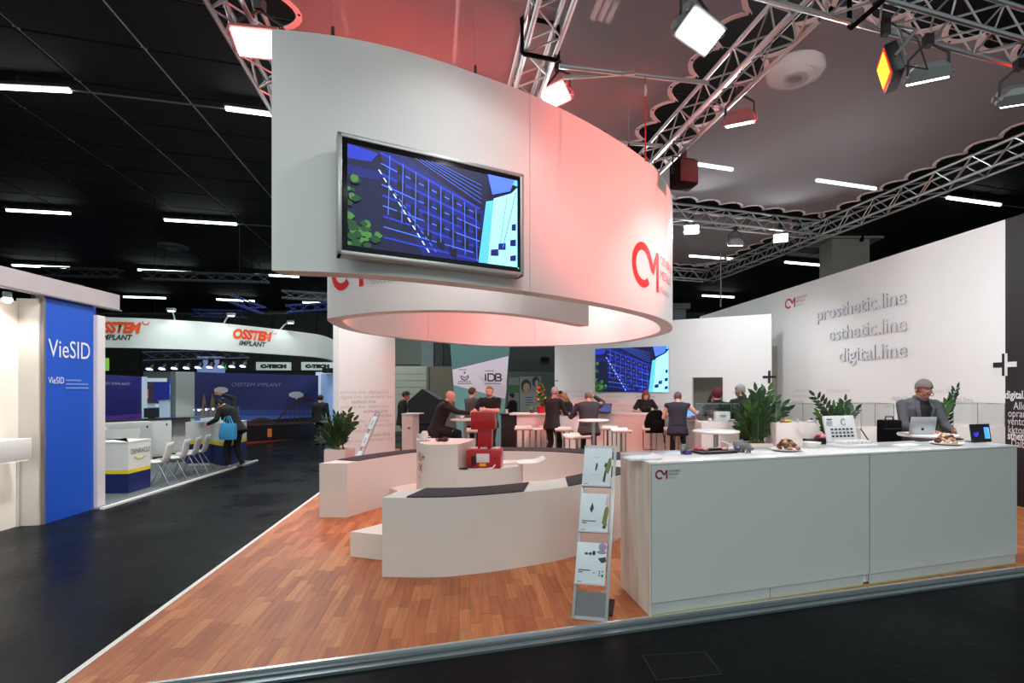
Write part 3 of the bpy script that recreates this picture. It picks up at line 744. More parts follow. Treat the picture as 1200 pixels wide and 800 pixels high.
# ------------------------------------------------------------------ screen pictures
SCR = dict(navy=(10, 14, 52), deep=(14, 22, 96), mid=(28, 48, 170), line=(70, 110, 235), cyan=(80, 180, 245), pale=(150, 222, 250), dark=(8, 10, 26), green=(24, 62, 28), lgreen=(62, 112, 50), white=(190, 215, 255))
def screen_picture(parent, mtx, e=1.15):
    keys = list(SCR); ms = [glow('screen_'+k, SCR[k], e) for k in keys]; b = B(); lay = [0]
    def poly(k, *pts):
        b.mi = keys.index(k); lay[0] += 1; z = .0002*lay[0]
        b.add([mtx @ V((x, y, z)) for x, y in pts], [tuple(range(len(pts)))])
    def seg(k, a, c, wd=.006):
        d = (V(c)-V(a)).normalized(); n = V((-d.y, d.x))*wd/2; a, c = V(a), V(c)
        poly(k, a-n, c-n, c+n, a+n)
    poly('dark', (0, 0), (1, 0), (1, 1), (0, 1))
    poly('navy', (0, 0), (.45, 0), (.42, .3), (.12, 1), (0, 1))
    poly('mid', (0, .86), (.12, .87), (.16, .97), (.0, 1))
    poly('deep', (0, .70), (.17, .70), (.19, .78), (0, .80))
    poly('deep', (.16, 1), (.40, .0), (.72, 0), (.78, .58), (.30, 1))
    poly('navy', (.30, 1), (.79, .60), (.83, 1))
    for i in range(9):                                              # storeys running away
        f = i/8; seg('line' if i % 2 else 'mid', (.17+.02*f, .98-.85*f), (.75, .60-.58*f), .010 if i % 2 else .02)
    for i in range(7):
        for j in range(4):
            u0 = .26+.075*i; yt = .90-.055*i-.185*j*(.85+.03*i)
            if yt > .12 and u0 < .73: poly('dark', (u0, yt), (u0+.045, yt-.035), (u0+.045, yt-.125), (u0, yt-.09))
    for i in range(8): u = .22+.072*i; seg('line', (u, .97-.055*i), (u+.02*(i-4)/8, max(.0, .36-.05*i)), .004)
    for i in range(5): seg('line', (.36+.03*i, 1), (.76, .66+.05*i), .004)
    poly('cyan', (.74, .0), (.80, .0), (.84, .72), (.79, .69))
    poly('pale', (.80, .0), (1, 0), (1, .92), (.96, .84), (.84, .74))
    poly('cyan', (.82, 1), (1, .93), (1, 1)); poly('line', (.83, .78), (.95, .86), (.98, 1), (.80, 1))
    for a, c in (((.82, .16), (.87, .10)), ((.87, .24), (.92, .18)), ((.95, .12), (.99, .07)), ((.95, .30), (.99, .24)), ((.96, .48), (.99, .42))):
        poly('deep', a, (c[0], a[1]+.02), c, (a[0], c[1]-.01))
    seg('line', (.99, .86), (.90, .20), .006); seg('deep', (.93, .80), (.87, .10), .003)
    for i in range(11):                                             # dashed road line
        f = i/11; seg('white', (.16+.29*f, .80-.8*f), (.16+.29*(f+.05), .80-.8*(f+.05)), .008)
        seg('line', (.22+.27*f, .66-.64*f), (.22+.27*(f+.05), .66-.64*(f+.05)), .006)
    random.seed(3)
    for i in range(46):
        u, y = random.uniform(0, .17)*random.uniform(.4, 1), random.uniform(0, .24)
        if i > 36: u, y = random.uniform(0, .05), random.uniform(.28, .70)
        r = random.uniform(.012, .03); k = 'lgreen' if random.random() < .4 else 'green'
        poly(k, *[(max(0, u+r*cos(2*pi*j/7)*random.uniform(.7, 1.1)), max(0, y+1.5*r*sin(2*pi*j/7)*random.uniform(.7, 1.1))) for j in range(7)])
    o = b.build('picture', ms, smooth=False)
    im = parent.matrix_basis.inverted(); o.data.transform(im); o.parent = parent; o['kind'] = 'thing'
    return o
# monitor on the ring
tl = V((*D(395, 4.02).xy, 0)); tr_ = V((*D(613, 4.83).xy, 0)); td = (tr_-tl); tw = td.length; td.normalize(); tn = V((td.y, -td.x, 0))
tz0, tz1 = 2.80, 3.80
mon = thing('wall_monitor', 'large flat monitor with blue building picture mounted on the ring', 'monitor', (tl+tr_)/2+V((0, 0, tz0)), atan2(td.y, td.x))
hgt_ = tz1-tz0
def frame4(bm_, w_, h_, t_, dp, y0, z0=0):
    for c, s in (((0, 0, z0+t_/2), (w_, dp, t_)), ((0, 0, z0+h_-t_/2), (w_, dp, t_)), ((-w_/2+t_/2, 0, z0+h_/2), (t_, dp, h_)), ((w_/2-t_/2, 0, z0+h_/2), (t_, dp, h_))): bm_.box((c[0], y0, c[2]), s)
    return bm_
for c, s in (((0, .06, .018), (tw, .17, .036)), ((0, .06, hgt_-.018), (tw, .17, .036)), ((-tw/2+.018, .06, hgt_/2), (.036, .17, hgt_)), ((tw/2-.018, .06, hgt_/2), (.036, .17, hgt_))):
    bx(c, s, None, .006).build('outer_frame', mat('silver_monitor_frame', (176, 178, 178), .35, .5), mon)
bx((0, .07, hgt_/2), (tw-.05, .12, hgt_-.05)).build('back_box', BLACK, mon)
bx((0, .0, hgt_/2), (tw-.075, .04, hgt_-.075), None, .006).build('bezel', mat('gloss_black_bezel', (8, 8, 10), .15), mon)
sw, sh = tw-.15, hgt_-.17
o0 = tl+td*.075+tn*.024+V((0, 0, tz0+.075))
screen_picture(mon, plane_mtx(o0, td) @ M.Diagonal((sw, sh+.01, 1, 1)))
B().cyl((tw/2-.06, -.022, .07), (tw/2-.06, -.026, .07), .006, n=8).build('power_light', glow('green_led', (60, 255, 90), 2), mon)
# projection screen picture on the white back wall
sA, ta = onback(698, back_z(698, 459.5), .02); sB, tb = onback(784, back_z(784, 458.8), .02)
ztop = (back_z(698, 408.5)+back_z(784, 405.5))/2; zbot = (sA.z+sB.z)/2
scr = thing('wall_screen', 'flat blue building picture screen on the white back wall behind the bar', 'screen', (sA+sB)/2-V((0, 0, (sA.z+sB.z)/2-zbot)), bang)
bx((0, .012, (ztop-zbot)/2), (tb-ta, .03, ztop-zbot)).build('panel', BLACK, scr)
screen_picture(scr, plane_mtx(V((sA.x, sA.y, zbot))+bn*.006, bdir) @ M.Diagonal((tb-ta, ztop-zbot, 1, 1)), .95)
# ------------------------------------------------------------------ curved benches, steps and pod
NB = 121
b_out = [(-1.79, 4.43), (-1.385, 4.415), (-1.09, 4.46), (-.59, 4.65), (-.04, 4.99), (.48, 5.62), (.80, 6.30), (.80, 6.95), (.42, 7.62), (-.30, 8.05), (-1.25, 8.16), (-2.05, 8.14), (-2.72, 7.85), (-3.16, 7.25), (-3.44, 6.47)]
b_in = [(-1.74, 4.82), (-1.32, 4.83), (-1.02, 4.88), (-.58, 5.10), (-.10, 5.50), (.22, 6.0), (.40, 6.42), (.38, 6.88), (.10, 7.32), (-.45, 7.62), (-1.25, 7.74), (-1.92, 7.75), (-2.50, 7.56), (-2.86, 6.98), (-3.07, 6.47)]
bo, bi = spline(b_out, NB), spline(b_in, NB); BHt = .713
bench = thing('curved_bench', 'long white curved bench of the round seating arena, open at the left', 'bench', (0, 0, 0))
def seg_strip(o_, i_, a, c, z0, z1): return B().strip(o_[a:c+1], i_[a:c+1], z0, z1)
for a, c in ((0, 40), (40, 80), (80, 120)): seg_strip(bo, bi, a, c, 0, BHt).build('bench_body', PINKW, bench)
def lerp_path(k0, k1, f0, f1, n=24):
    o_, i_ = [], []
    for j in range(n):
        x = k0+(k1-k0)*j/(n-1); k = min(int(x), NB-2); f = x-k
        O, I = bo[k].lerp(bo[k+1], f), bi[k].lerp(bi[k+1], f); o_.append(O.lerp(I, f0)); i_.append(O.lerp(I, f1))
    return o_, i_
PADS = [(4.5, 26.5, 'front bench pad nearest the camera, charcoal felt'), (33, 47, 'charcoal felt pad behind the brochure stand on the right bend'), (58, 67, 'small charcoal felt pad at the right rear of the bench ring'),
        (70, 95, 'long charcoal felt pad on the far side of the bench ring'), (98, 117, 'charcoal felt pad on the left end of the bench ring')]
for k0, k1, lb in PADS:
    o_, i_ = lerp_path(k0, k1, .03, .97)
    c = sum((p for p in o_+i_), V())/48
    t = B().strip([p-c for p in o_], [p-c for p in i_], BHt+.0005, BHt+.013).build('seat_pad', FELT, None, c); tag(t, lb, 'pad', 'charcoal felt pads on the curved bench')
# low step following the inner side of the bench
st_o = [V((-2.33, 4.97, 0)), V((-1.96, 4.86, 0))]+[q+(q-p).normalized()*.006 for p, q in zip(bo, bi)][2:56]
st_i = [V((-2.13, 5.27, 0)), V((-1.85, 5.2, 0))]+[q+(q-p).normalized()*.40 for p, q in zip(bo, bi)][2:56]
stp = B().strip(st_o, st_i, 0, .25).build('curved_step', mat('cream_painted_board', (232, 226, 216), .5, var=.02)); tag(stp, 'low white foot step sticking out at the left end of the front bench', 'step')
st_o = [q+(q-p).normalized()*.006 for p, q in zip(bo, bi)][74:110]; st_i = [q+(q-p).normalized()*.38 for p, q in zip(bo, bi)][74:110]
stp = B().strip(st_o, st_i, 0, .25).build('curved_step', PINKW); tag(stp, 'low pinkish foot step along the far inner side of the bench ring', 'step')
# pod with a tall and a low end
pod = thing('demonstration_pod', 'cream curved pod in the middle of the bench ring, tall left and low right', 'pod', (0, 0, 0))
tall = [(-1.985, 6.10), (-1.96, 5.98), (-1.89, 5.89), (-1.80, 5.83), (-1.68, 5.80), (-1.46, 5.85), (-1.40, 6.15), (-1.40, 6.55), (-2.19, 6.56), (-2.09, 6.3)]
B().prism(tall, 0, 1.035).build('tall_end', PINKW, pod)
low = [(-1.47, 5.80), (-1.2, 5.80), (-.95, 5.90), (-.77, 6.08), (-.745, 6.2), (-.76, 6.5), (-.9, 6.62), (-1.4, 6.56), (-1.40, 6.1)]
B().prism(low, 0, .735).build('low_end', PINKW, pod)
tp = [V((*p, 0)) for p in ((-1.985, 6.10), (-1.965, 5.985), (-1.89, 5.89), (-1.80, 5.83), (-1.68, 5.80), (-1.5, 5.84))]
tps = even(spline([tuple(p.xy) for p in tp], 80), 60); TLn = [0]
for a, c in zip(tps, tps[1:]): TLn.append(TLn[-1]+(c-a).length)
def podpt(s, z):
    s = min(max(s, 1e-4), TLn[-1]-1e-4); k = max(i for i in range(60) if TLn[i] <= s); k = min(k, 58); f = (s-TLn[k])/(TLn[k+1]-TLn[k])
    t_ = (tps[k+1]-tps[k]).normalized(); p = tps[k].lerp(tps[k+1], f); return V((p.x, p.y, z))+V((t_.y, -t_.x, 0))*.009
for s_, z, sz in (('CENDRES+', .83, .135), ('MÉTAUX', .70, .135), ('Medtech', .60, .09)):
    me_w = text_mesh(s_, sz); wd = max(q.co.x for q in me_w.vertices); x1 = {'CENDRES+': .29, 'MÉTAUX': .245, 'Medtech': .19}[s_]
    # only the end of each word comes round the curve into view; the start lies on the far left flank
    text('lettering', s_, DRED if z > .65 else GREYT, None, pod, warp=lambda q, z=z, wd=wd, x1=x1: podpt(max(q.x-wd+x1, .002), z+q.y), size=sz)
# red bench-top furnace / press
dv = thing('press_machine', 'red T-shaped laboratory press seen from behind on the low pod end', 'machine', V((*D(568.5, 6.02).xy, .735)), R(2))
bx((0, 0, .115), (.41, .26, .23), None, .012).build('base', REDMET, dv)
bx((.0, .03, .36), (.17, .14, .30), None, .008).build('column', REDMET, dv)
bx((-.015, .01, .575), (.285, .24, .215), None, .015).build('head', REDMET, dv)
bx((-.005, -.135, .13), (.155, .012, .105), None, .003).build('rating_plate', mat('plate_lilac_white', (222, 212, 222), .5), dv)
bx((-.01, -.045, .235), (.085, .012, .03)).build('small_plate', mat('plate_lilac_white', (222, 212, 222), .5), dv)
bx((-.01, -.133, .05), (.08, .006, .035)).build('warning_label', mat('yellow_label', (236, 176, 30), .5), dv)
B().cyl((.145, -.128, .125), (.145, -.135, .125), .010, n=8).build('screw', BLACK, dv)
bx((-.115, -.14, .10), (.05, .03, .11), None, .008).build('power_inlet', BLACK, dv)
B().tube([(-.115, -.155, .07), (-.13, -.18, .02), (-.19, -.2, .012), (-.26, -.19, .012), (-.28, -.16, .012), (-.22, -.15, .012), (-.16, -.17, .015)], .010, 8).build('black_cord', BLACK, dv)
B().tube([(.14, -.135, .05), (.12, -.17, .02), (.03, -.2, .010), (-.08, -.21, .010), (-.17, -.2, .010), (-.2, -.15, .010)], .008, 8).build('white_cord', mat('white_cord', (232, 224, 220), .5), dv)
for sx in (-1, 1): bx((sx*.125, .02, .236), (.10, .12, .012), None, .003).build('side_tray', mat('tray_pinkwhite', (236, 214, 210), .5), dv)
# things on the tall end
cupm = mat('white_porcelain', (238, 232, 230), .2)
cu = thing('coffee_cup', 'white cup upside down on another cup and saucer, on the tall pod end', 'cup', V((*D(497.5, 6.2).xy, 1.035)))
B().lathe([(.0, 0), (.05, 0), (.075, .012), (.075, .016), (.0, .008)], 24).build('saucer', cupm, cu)
B().lathe([(.0, .012), (.028, .012), (.042, .04), (.046, .07), (.043, .07), (.036, .03), (0, .02)], 24).build('lower_cup', cupm, cu)
B().lathe([(.046, .072), (.042, .10), (.030, .128), (.0, .13), (0, .125), (.026, .122), (.04, .075)], 24).build('upper_cup', cupm, cu)
B().tube([(.045, 0, .06), (.07, 0, .055), (.072, 0, .035), (.045, 0, .03)], .006, 6).build('handle', cupm, cu)
cu2 = thing('coffee_cup', 'single white cup standing behind the stacked cup on the pod', 'cup', V((*D(494, 6.38).xy, 1.035)))
B().lathe([(.0, 0), (.025, 0), (.038, .03), (.043, .075), (.04, .075), (.033, .03), (0, .01)], 24).build('bowl', mat('bluish_porcelain', (224, 232, 244), .2), cu2)
B().tube([(-.042, 0, .06), (-.065, 0, .055), (-.065, 0, .03), (-.036, 0, .028)], .006, 6).build('handle', cupm, cu2)
sg = thing('spectacles', 'dark red spectacles and case lying on the tall pod end', 'glasses', V((*D(518, 6.12).xy, 1.035)))
bx((.0, .03, .022), (.13, .055, .04), Q((0, 0, 1), .2), .014).build('case', mat('brown_leather', (72, 30, 28), .5), sg)
for sx in (-1, 1):
    B().tube([(sx*.035+.03*cos(a), -.04, .03+.022*sin(a)) for a in [2*pi*i/12 for i in range(12)]], .004, 6, True).build('rim', BLACK, sg)
    B().tube([(sx*.068, -.04, .035), (sx*.075, .02, .03), (sx*.07, .07, .012)], .003, 6).build('temple', mat('red_plastic', (150, 26, 36), .4), sg)

# ------------------------------------------------------------------ front counter
c0 = G(763, 722); c1 = G(1192, 660); cd = (c1-c0).normalized(); cn = V((-cd.y, cd.x, 0)); cang = atan2(cd.y, cd.x); CL = (c1-c0).length; CT = 1.148; CDp = .60
def atx(px):
    k = (px-CX)/F; return (c0.x-k*c0.y)/(k*cd.y-cd.x)
ts = atx(1019)
GRAIN = bpy.data.materials.new('pale_wood_side'); MATS['pale_wood_side'] = GRAIN
def grain():
    m = GRAIN; m.use_nodes = True; nt = m.node_tree; L = nt.links.new; b = nt.nodes['Principled BSDF']; tc = nt.nodes.new('ShaderNodeTexCoord'); mp = nt.nodes.new('ShaderNodeMapping')
    mp.inputs['Scale'].default_value = (5, 5, .6); n = nt.nodes.new('ShaderNodeTexNoise'); n.inputs['Scale'].default_value = 2; n.inputs['Detail'].default_value = 4; n.inputs['Distortion'].default_value = .6
    cr = nt.nodes.new('ShaderNodeValToRGB'); cr.color_ramp.elements[0].position = .36; cr.color_ramp.elements[0].color = (*lin((214, 200, 186)), 1); cr.color_ramp.elements[1].position = .62; cr.color_ramp.elements[1].color = (*lin((236, 226, 214)), 1)
    L(tc.outputs['Object'], mp.inputs['Vector']); L(mp.outputs['Vector'], n.inputs['Vector']); L(n.outputs['Fac'], cr.inputs['Fac']); L(cr.outputs['Color'], b.inputs['Base Color']); b.inputs['Roughness'].default_value = .5
grain()
def counter_unit(label, a, c, first):
    t = thing('counter_unit', label, 'counter', c0+cd*(a+c)/2, cang, 'units of the front reception counter'); w_ = c-a
    bx((0, CDp/2+.015, .55), (w_-.006, CDp-.03, 1.07)).build('carcass', WHITE, t)
    bx((0, .008, (.094+CT-.02)/2), (w_-.010, .018, CT-.02-.094)).build('front_panel', GREYP, t)
    if first:
        for x0, x1 in ((-w_/2+.005, .02), (.026, w_/2-.06)): bx(((x0+x1)/2, .016, .047), (x1-x0, .012, .088)).build('plinth', mat('plinth_grey', (196, 200, 198), .5), t)
        bx((-w_/2-.004, CDp/2, .565), (.012, CDp, 1.13)).build('side_panel', GRAIN, t)
    else:
        bx((-.0, .016, .047), (w_-.02, .012, .088)).build('plinth', mat('plinth_grey', (196, 200, 198), .5), t)
    return t
cu_a = counter_unit('left unit of the grey-fronted counter, with the small red emblem', 0, ts, True)
counter_unit('right unit of the grey-fronted counter, without emblem', ts, CL, False)
wt = thing('worktop', 'long glossy white worktop on the front counter', 'worktop', c0+cd*CL/2, cang)
bx((0, CDp/2, CT-.009), (CL+.02, CDp+.012, .018), None, .003).build('top_board', mat('gloss_white', (240, 242, 242), .12, var=.01), wt)
# thin light gap strip along the foot
st_ = bx((0, 0, 0), (CL, .02, .006)).build('trim_3', mat('brass_strip', (190, 180, 120), .4, .5), None, c0+cd*CL/2+V((0, 0, .003))-cn*.0, cang); struct(st_)
te = atx(767.5); wE = plane_mtx(c0+cd*te+V((0, 0, 1.019))-cn*.004, cd)
EH = .072
logo(cu_a, lambda q: wE @ V((q.x*EH, q.y*EH, q.z*.2+.0008)), mat('emblem_dark_red', (150, 16, 34), .5), mat('emblem_text_grey', (96, 84, 92), .6))

# things on the worktop
def onC(px, py, z=CT): return G(px, py, z)
def ctop(name, label, cat, px, py, rz=0, group=None): return thing(name, label, cat, onC(px, py), rz, group)
lf = ctop('leaflet_stack', 'slightly curled white leaflets at the left end of the worktop', 'leaflet', 752, 537, cang)
for k in range(3):
    b = B(); n = 9; o_ = .012*k
    vs = [((i/(n-1)-.5)*.26+o_, y+o_, .001+.003*k+.012*max(0, (i/(n-1)-.72))**2*16) for i in range(n) for y in (-.10, .10)]
    b.add(vs, [(2*i, 2*i+2, 2*i+3, 2*i+1) for i in range(n-1)]).build('sheet', mat('paper_white', (238, 242, 246), .5), lf)
# tray with samples, a grey animal figure on a violet block at each end
PURP = mat('violet_block', (74, 58, 140), .5)
tr = ctop('sample_tray', 'black tray of dental samples between two grey animal figures', 'tray', 837, 530.5, cang)
bx((0, 0, .012), (.36, .17, .02), None, .006).build('base', BLACK, tr)
bx((0, .02, .03), (.20, .05, .02), Q((0, 0, 1), .06), .008).build('black_handpiece', BLACK, tr)
for i, (x, y, c) in enumerate([(-.13, .01, (214, 90, 110)), (-.10, -.03, (230, 130, 140)), (-.15, .05, (200, 60, 90)), (.06, .03, (236, 150, 140)), (.09, -.02, (240, 180, 160)), (.13, .03, (150, 140, 190)), (.15, -.03, (220, 220, 230))]):
    B().ball((x, y, .035), (.026, .016, .014), 10, 6).build('sample', mat('sample_%d' % i, c, .4), tr)
def figure(label, px, py, rz):
    t = ctop('animal_figure', label, 'figurine', px, py, rz, 'grey figures beside the sample tray')
    b = B(); b.cap((-.035, 0, .05), (.03, 0, .055), .030, .026); b.cap((.03, 0, .058), (.068, 0, .04), .022, .014); b.cap((.068, 0, .042), (.08, 0, .066), .006, .002)
    for x in (-.035, .03):
        for y in (-.016, .016): b.cap((x, y, .05), (x, y, .010), .012, .011)
    for y in (-.012, .012): b.cap((.035, y, .078), (.03, y*1.3, .095), .007, .003)
    o = b.build('body', mat('clay_grey', (126, 122, 122), .7), t); rem(o, .006, 2); return t
REM = []
def rem(o, vx, it=3):
    m = o.modifiers.new('Remesh', 'REMESH'); m.mode = 'VOXEL'; m.voxel_size = vx; m.use_smooth_shade = True
    s = o.modifiers.new('Smooth', 'SMOOTH'); s.factor = .5; s.iterations = it; REM.append(o); return o
figure('grey animal figure at the left end of the black tray', 801.5, 531.5, R(250))
figure('grey animal figure at the right end of the black tray, behind', 866, 526, R(20))
figure('grey animal figure at the right end of the black tray, in front', 874, 530.5, R(-60))
for px, py, lb in ((806.5, 532.5, 'left'), (868, 529.5, 'right')):
    o = bx((0, 0, .018), (.055, .07, .034), None, .004).build('violet_block', PURP, None, onC(px, py)+cn*.02, cang); tag(o, 'small violet block at the %s end of the black tray' % lb, 'block')
CHOC = [mat('choc_%d' % i, c, .4) for i, c in enumerate([(96, 54, 40), (150, 96, 66), (196, 150, 110), (120, 40, 44), (210, 186, 150), (80, 46, 38)])]
def chocolates(px, py, side, r, n):
    p = onC(px, py)
    t = thing('plate', 'small white plate of wrapped chocolates on the worktop, '+side, 'plate', p)
    B().lathe([(0, 0), (r*.7, 0), (r*1.12, .016), (r*1.12, .020), (r*.7, .006), (0, .006)], 28).build('dish', cupm, t)
    m0 = {}
    for i in range(n):
        k = random.randrange(6); a = i*2.4; q = i/n; rr = r*.85*sqrt(1-q)*(.55+.45*random.random()) if q < .95 else 0; z = .022+q*.075
        if k not in m0:
            b = B(); b.ball((0, 0, 0), (.028, .018, .015), 10, 6); o = b.build('chocolate', CHOC[k]); m0[k] = o.data
        else: o = bpy.data.objects.new('chocolate', m0[k]); COL.objects.link(o)
        o.location = p+V((rr*cos(a), rr*sin(a), z)); o.rotation_euler = (random.uniform(-.5, .5), random.uniform(-.5, .5), random.uniform(0, 6))
        tag(o, 'small %s chocolate in the pile on the plate ' % ('dark brown', 'tan', 'pale caramel', 'wine red', 'cream', 'black-brown')[k]+side, 'chocolate', '%s chocolates on the plate ' % ('dark brown', 'tan', 'pale caramel', 'wine red', 'cream', 'black-brown')[k]+side)
chocolates(921.5, 528, 'left of the open case', .125, 26)
chocolates(1109, 520.5, 'in front of the small table', .13, 30)
bw = ctop('bowl', 'low white porcelain bowl between chocolates and open case', 'bowl', 951, 524)
B().lathe([(0, 0), (.06, 0), (.085, .05), (.08, .05), (.055, .008), (0, .008)], 28).build('dish', cupm, bw)
# open sample case
cs = ctop('sample_case', 'open white sample case with printed lid and rows of dark windows', 'case', 1003, 523.5, cang-.02)
CW = mat('case_white', (236, 234, 236), .35); CG = mat('case_grey_lines', (150, 140, 150), .6)
bx((0, .05, .014), (.37, .25, .028), None, .006).build('base', CW, cs)
for i in range(6): bx(((i-2.5)*.055, .04, .042), (.046, .12, .032), None, .005).build('insert', CW, cs)
lq = M.Translation((0, .16, .03)) @ M.Rotation(R(-14), 4, 'X')
bx((0, 0, .13), (.36, .03, .26), None, .008).build('lid', CW, cs, mtx=lq)
for r_ in range(3):
    for i in range(6): bx(((i-2.5)*.046, -.018, .055+.034*r_), (.026, .006, .018)).build('window', mat('window_dark_%d' % r_, [(40, 34, 44), (110, 104, 114), (86, 80, 92)][r_], .4), cs, mtx=lq)
b = B(); b.tube([(.035+.028*cos(a), -.018, .195+.028*sin(a)) for a in [R(40+i*28) for i in range(11)]], .004, 6); b.build('ring_mark', CG, cs, mtx=lq)
bx((-.125, -.017, .222), (.06, .004, .012)).build('title_mark', mat('print_dark', (110, 96, 104), .6), cs, mtx=lq)
for k in range(4): bx((-.13, -.017, .198-.012*k), (.07, .003, .003)).build('text_line', CG, cs, mtx=lq)
b = B(); b.tube([(-.05, .02, .26), (-.045, .02, .29), (.045, .02, .29), (.05, .02, .26)], .008, 8); b.build('handle', BLACK, cs, mtx=lq)
B().tube([(.17, .0, .03), (.16, .05, .10), (.175, .12, .16)], .006, 6).build('hinge_stay', BLACK, cs)
pp = ctop('paper_sheets', 'few white sheets lying right of the open case', 'paper', 1064, 522, cang)
for k in range(3): bx((.02*k-.02, .01*k, .002+.0025*k), (.24, .13, .0015), Q((0, 0, 1), .05*k)).build('sheet', mat('paper_white', (238, 242, 246), .5), pp)
fm = ctop('black_folder', 'flat black folder lying behind the right chocolates', 'folder', 1101, 516.0, cang)
bx((0, .0, .008), (.62, .06, .014), None, .003).build('cover', BLACK, fm); bx((0, .0, .0165), (.56, .05, .003)).build('pages', mat('dark_grey', (40, 40, 44), .6), fm)
tb_ = ctop('tablet', 'black tablet standing at the right end showing a blue picture', 'tablet', 1150.5, 518.6, cang)
lq = M.Translation((0, 0, .003)) @ M.Rotation(R(-8), 4, 'X')
bx((0, 0, .095), (.275, .012, .185), None, .005).build('body', BLACK, tb_, mtx=lq)
bx((0, -.0065, .095), (.255, .002, .165)).build('screen', glow('tablet_black', (7, 8, 14), .6), tb_, mtx=lq)
bx((.075, -.009, .095), (.062, .002, .115)).build('blue_panel', glow('tablet_blue', (70, 150, 240), 1.0), tb_, mtx=lq)
bx((.107, -.0092, .09), (.008, .002, .105)).build('blue_edge', glow('tablet_blue2', (150, 200, 250), 1.0), tb_, mtx=lq)
b = B()
for k in range(3): b.tube([(-.10, -.0085, .075+.014*k), (-.075, -.0085, .062+.014*k), (-.045, -.0085, .09+.007*k)], .005-.001*k, 5)
b.build('violet_swirl', glow('tablet_violet', (60, 40, 220), 1.2), tb_, mtx=lq)
bx((0, .06, .006), (.16, .10, .008)).build('stand', BLACK, tb_)

# ------------------------------------------------------------------ brochure stand
def brochure_stand(label, pL, pR, tilt, H, scale=1.0, front=True):
    pL, pR = V(pL), V(pR); d = pR-pL; W = d.length; a = atan2(d.y, d.x)
    t = thing('brochure_stand', label, 'stand', (pL+pR)/2, a); q = M.Rotation(-tilt, 4, 'X'); Ls = H/cos(tilt); sm = mat('stand_silver', (188, 190, 192), .35, .6)
    for sx in (-1, 1): bx((sx*(W/2-.012), 0, Ls/2), (.024, .02, Ls), None, .003).build('post', sm, t, mtx=q)
    bx((0, 0, Ls-.012), (W-.048, .02, .024)).build('top_bar', sm, t, mtx=q)
    bx((0, 0, .012), (W-.048, .02, .024)).build('bottom_bar', sm, t, mtx=q)
    bx((0, .004, .024+.085*scale), (W-.05, .006, .17*scale)).build('foot_panel', mat('foot_panel_grey', (124, 124, 128), .4, .4), t, mtx=q)
    bx((W*.42, .13, .05*scale), (.10, .16, .012), Q((1, 0, 0), .35)).build('back_strut', BLACK, t)
    return t, q, W, Ls, a
def tan_(x): return sin(x)/cos(x)
bsL, bsR = V((-.066, 3.625, 0)), V((.201, 3.573, 0))
bs, bq, bW, bLs, ba = brochure_stand('silver leaning brochure stand in front of the counter, three trays', bsL, bsR, R(24.5), 1.215)
BLUEP = mat('brochure_bluewhite', (214, 226, 232), .4)
olive = mat('print_olive', (120, 122, 60), .5); lil = mat('print_lilac', (150, 140, 180), .5); dk = mat('print_dark_grey', (52, 54, 58), .5); pinkp = mat('print_pinkgrey', (214, 190, 196), .5)
mbs = M.Translation(bs.location) @ M.Rotation(ba, 4, 'Z')
spots_ = [(.845, .32, 'upper'), (.575, .30, 'middle'), (.29, .30, 'lower')]
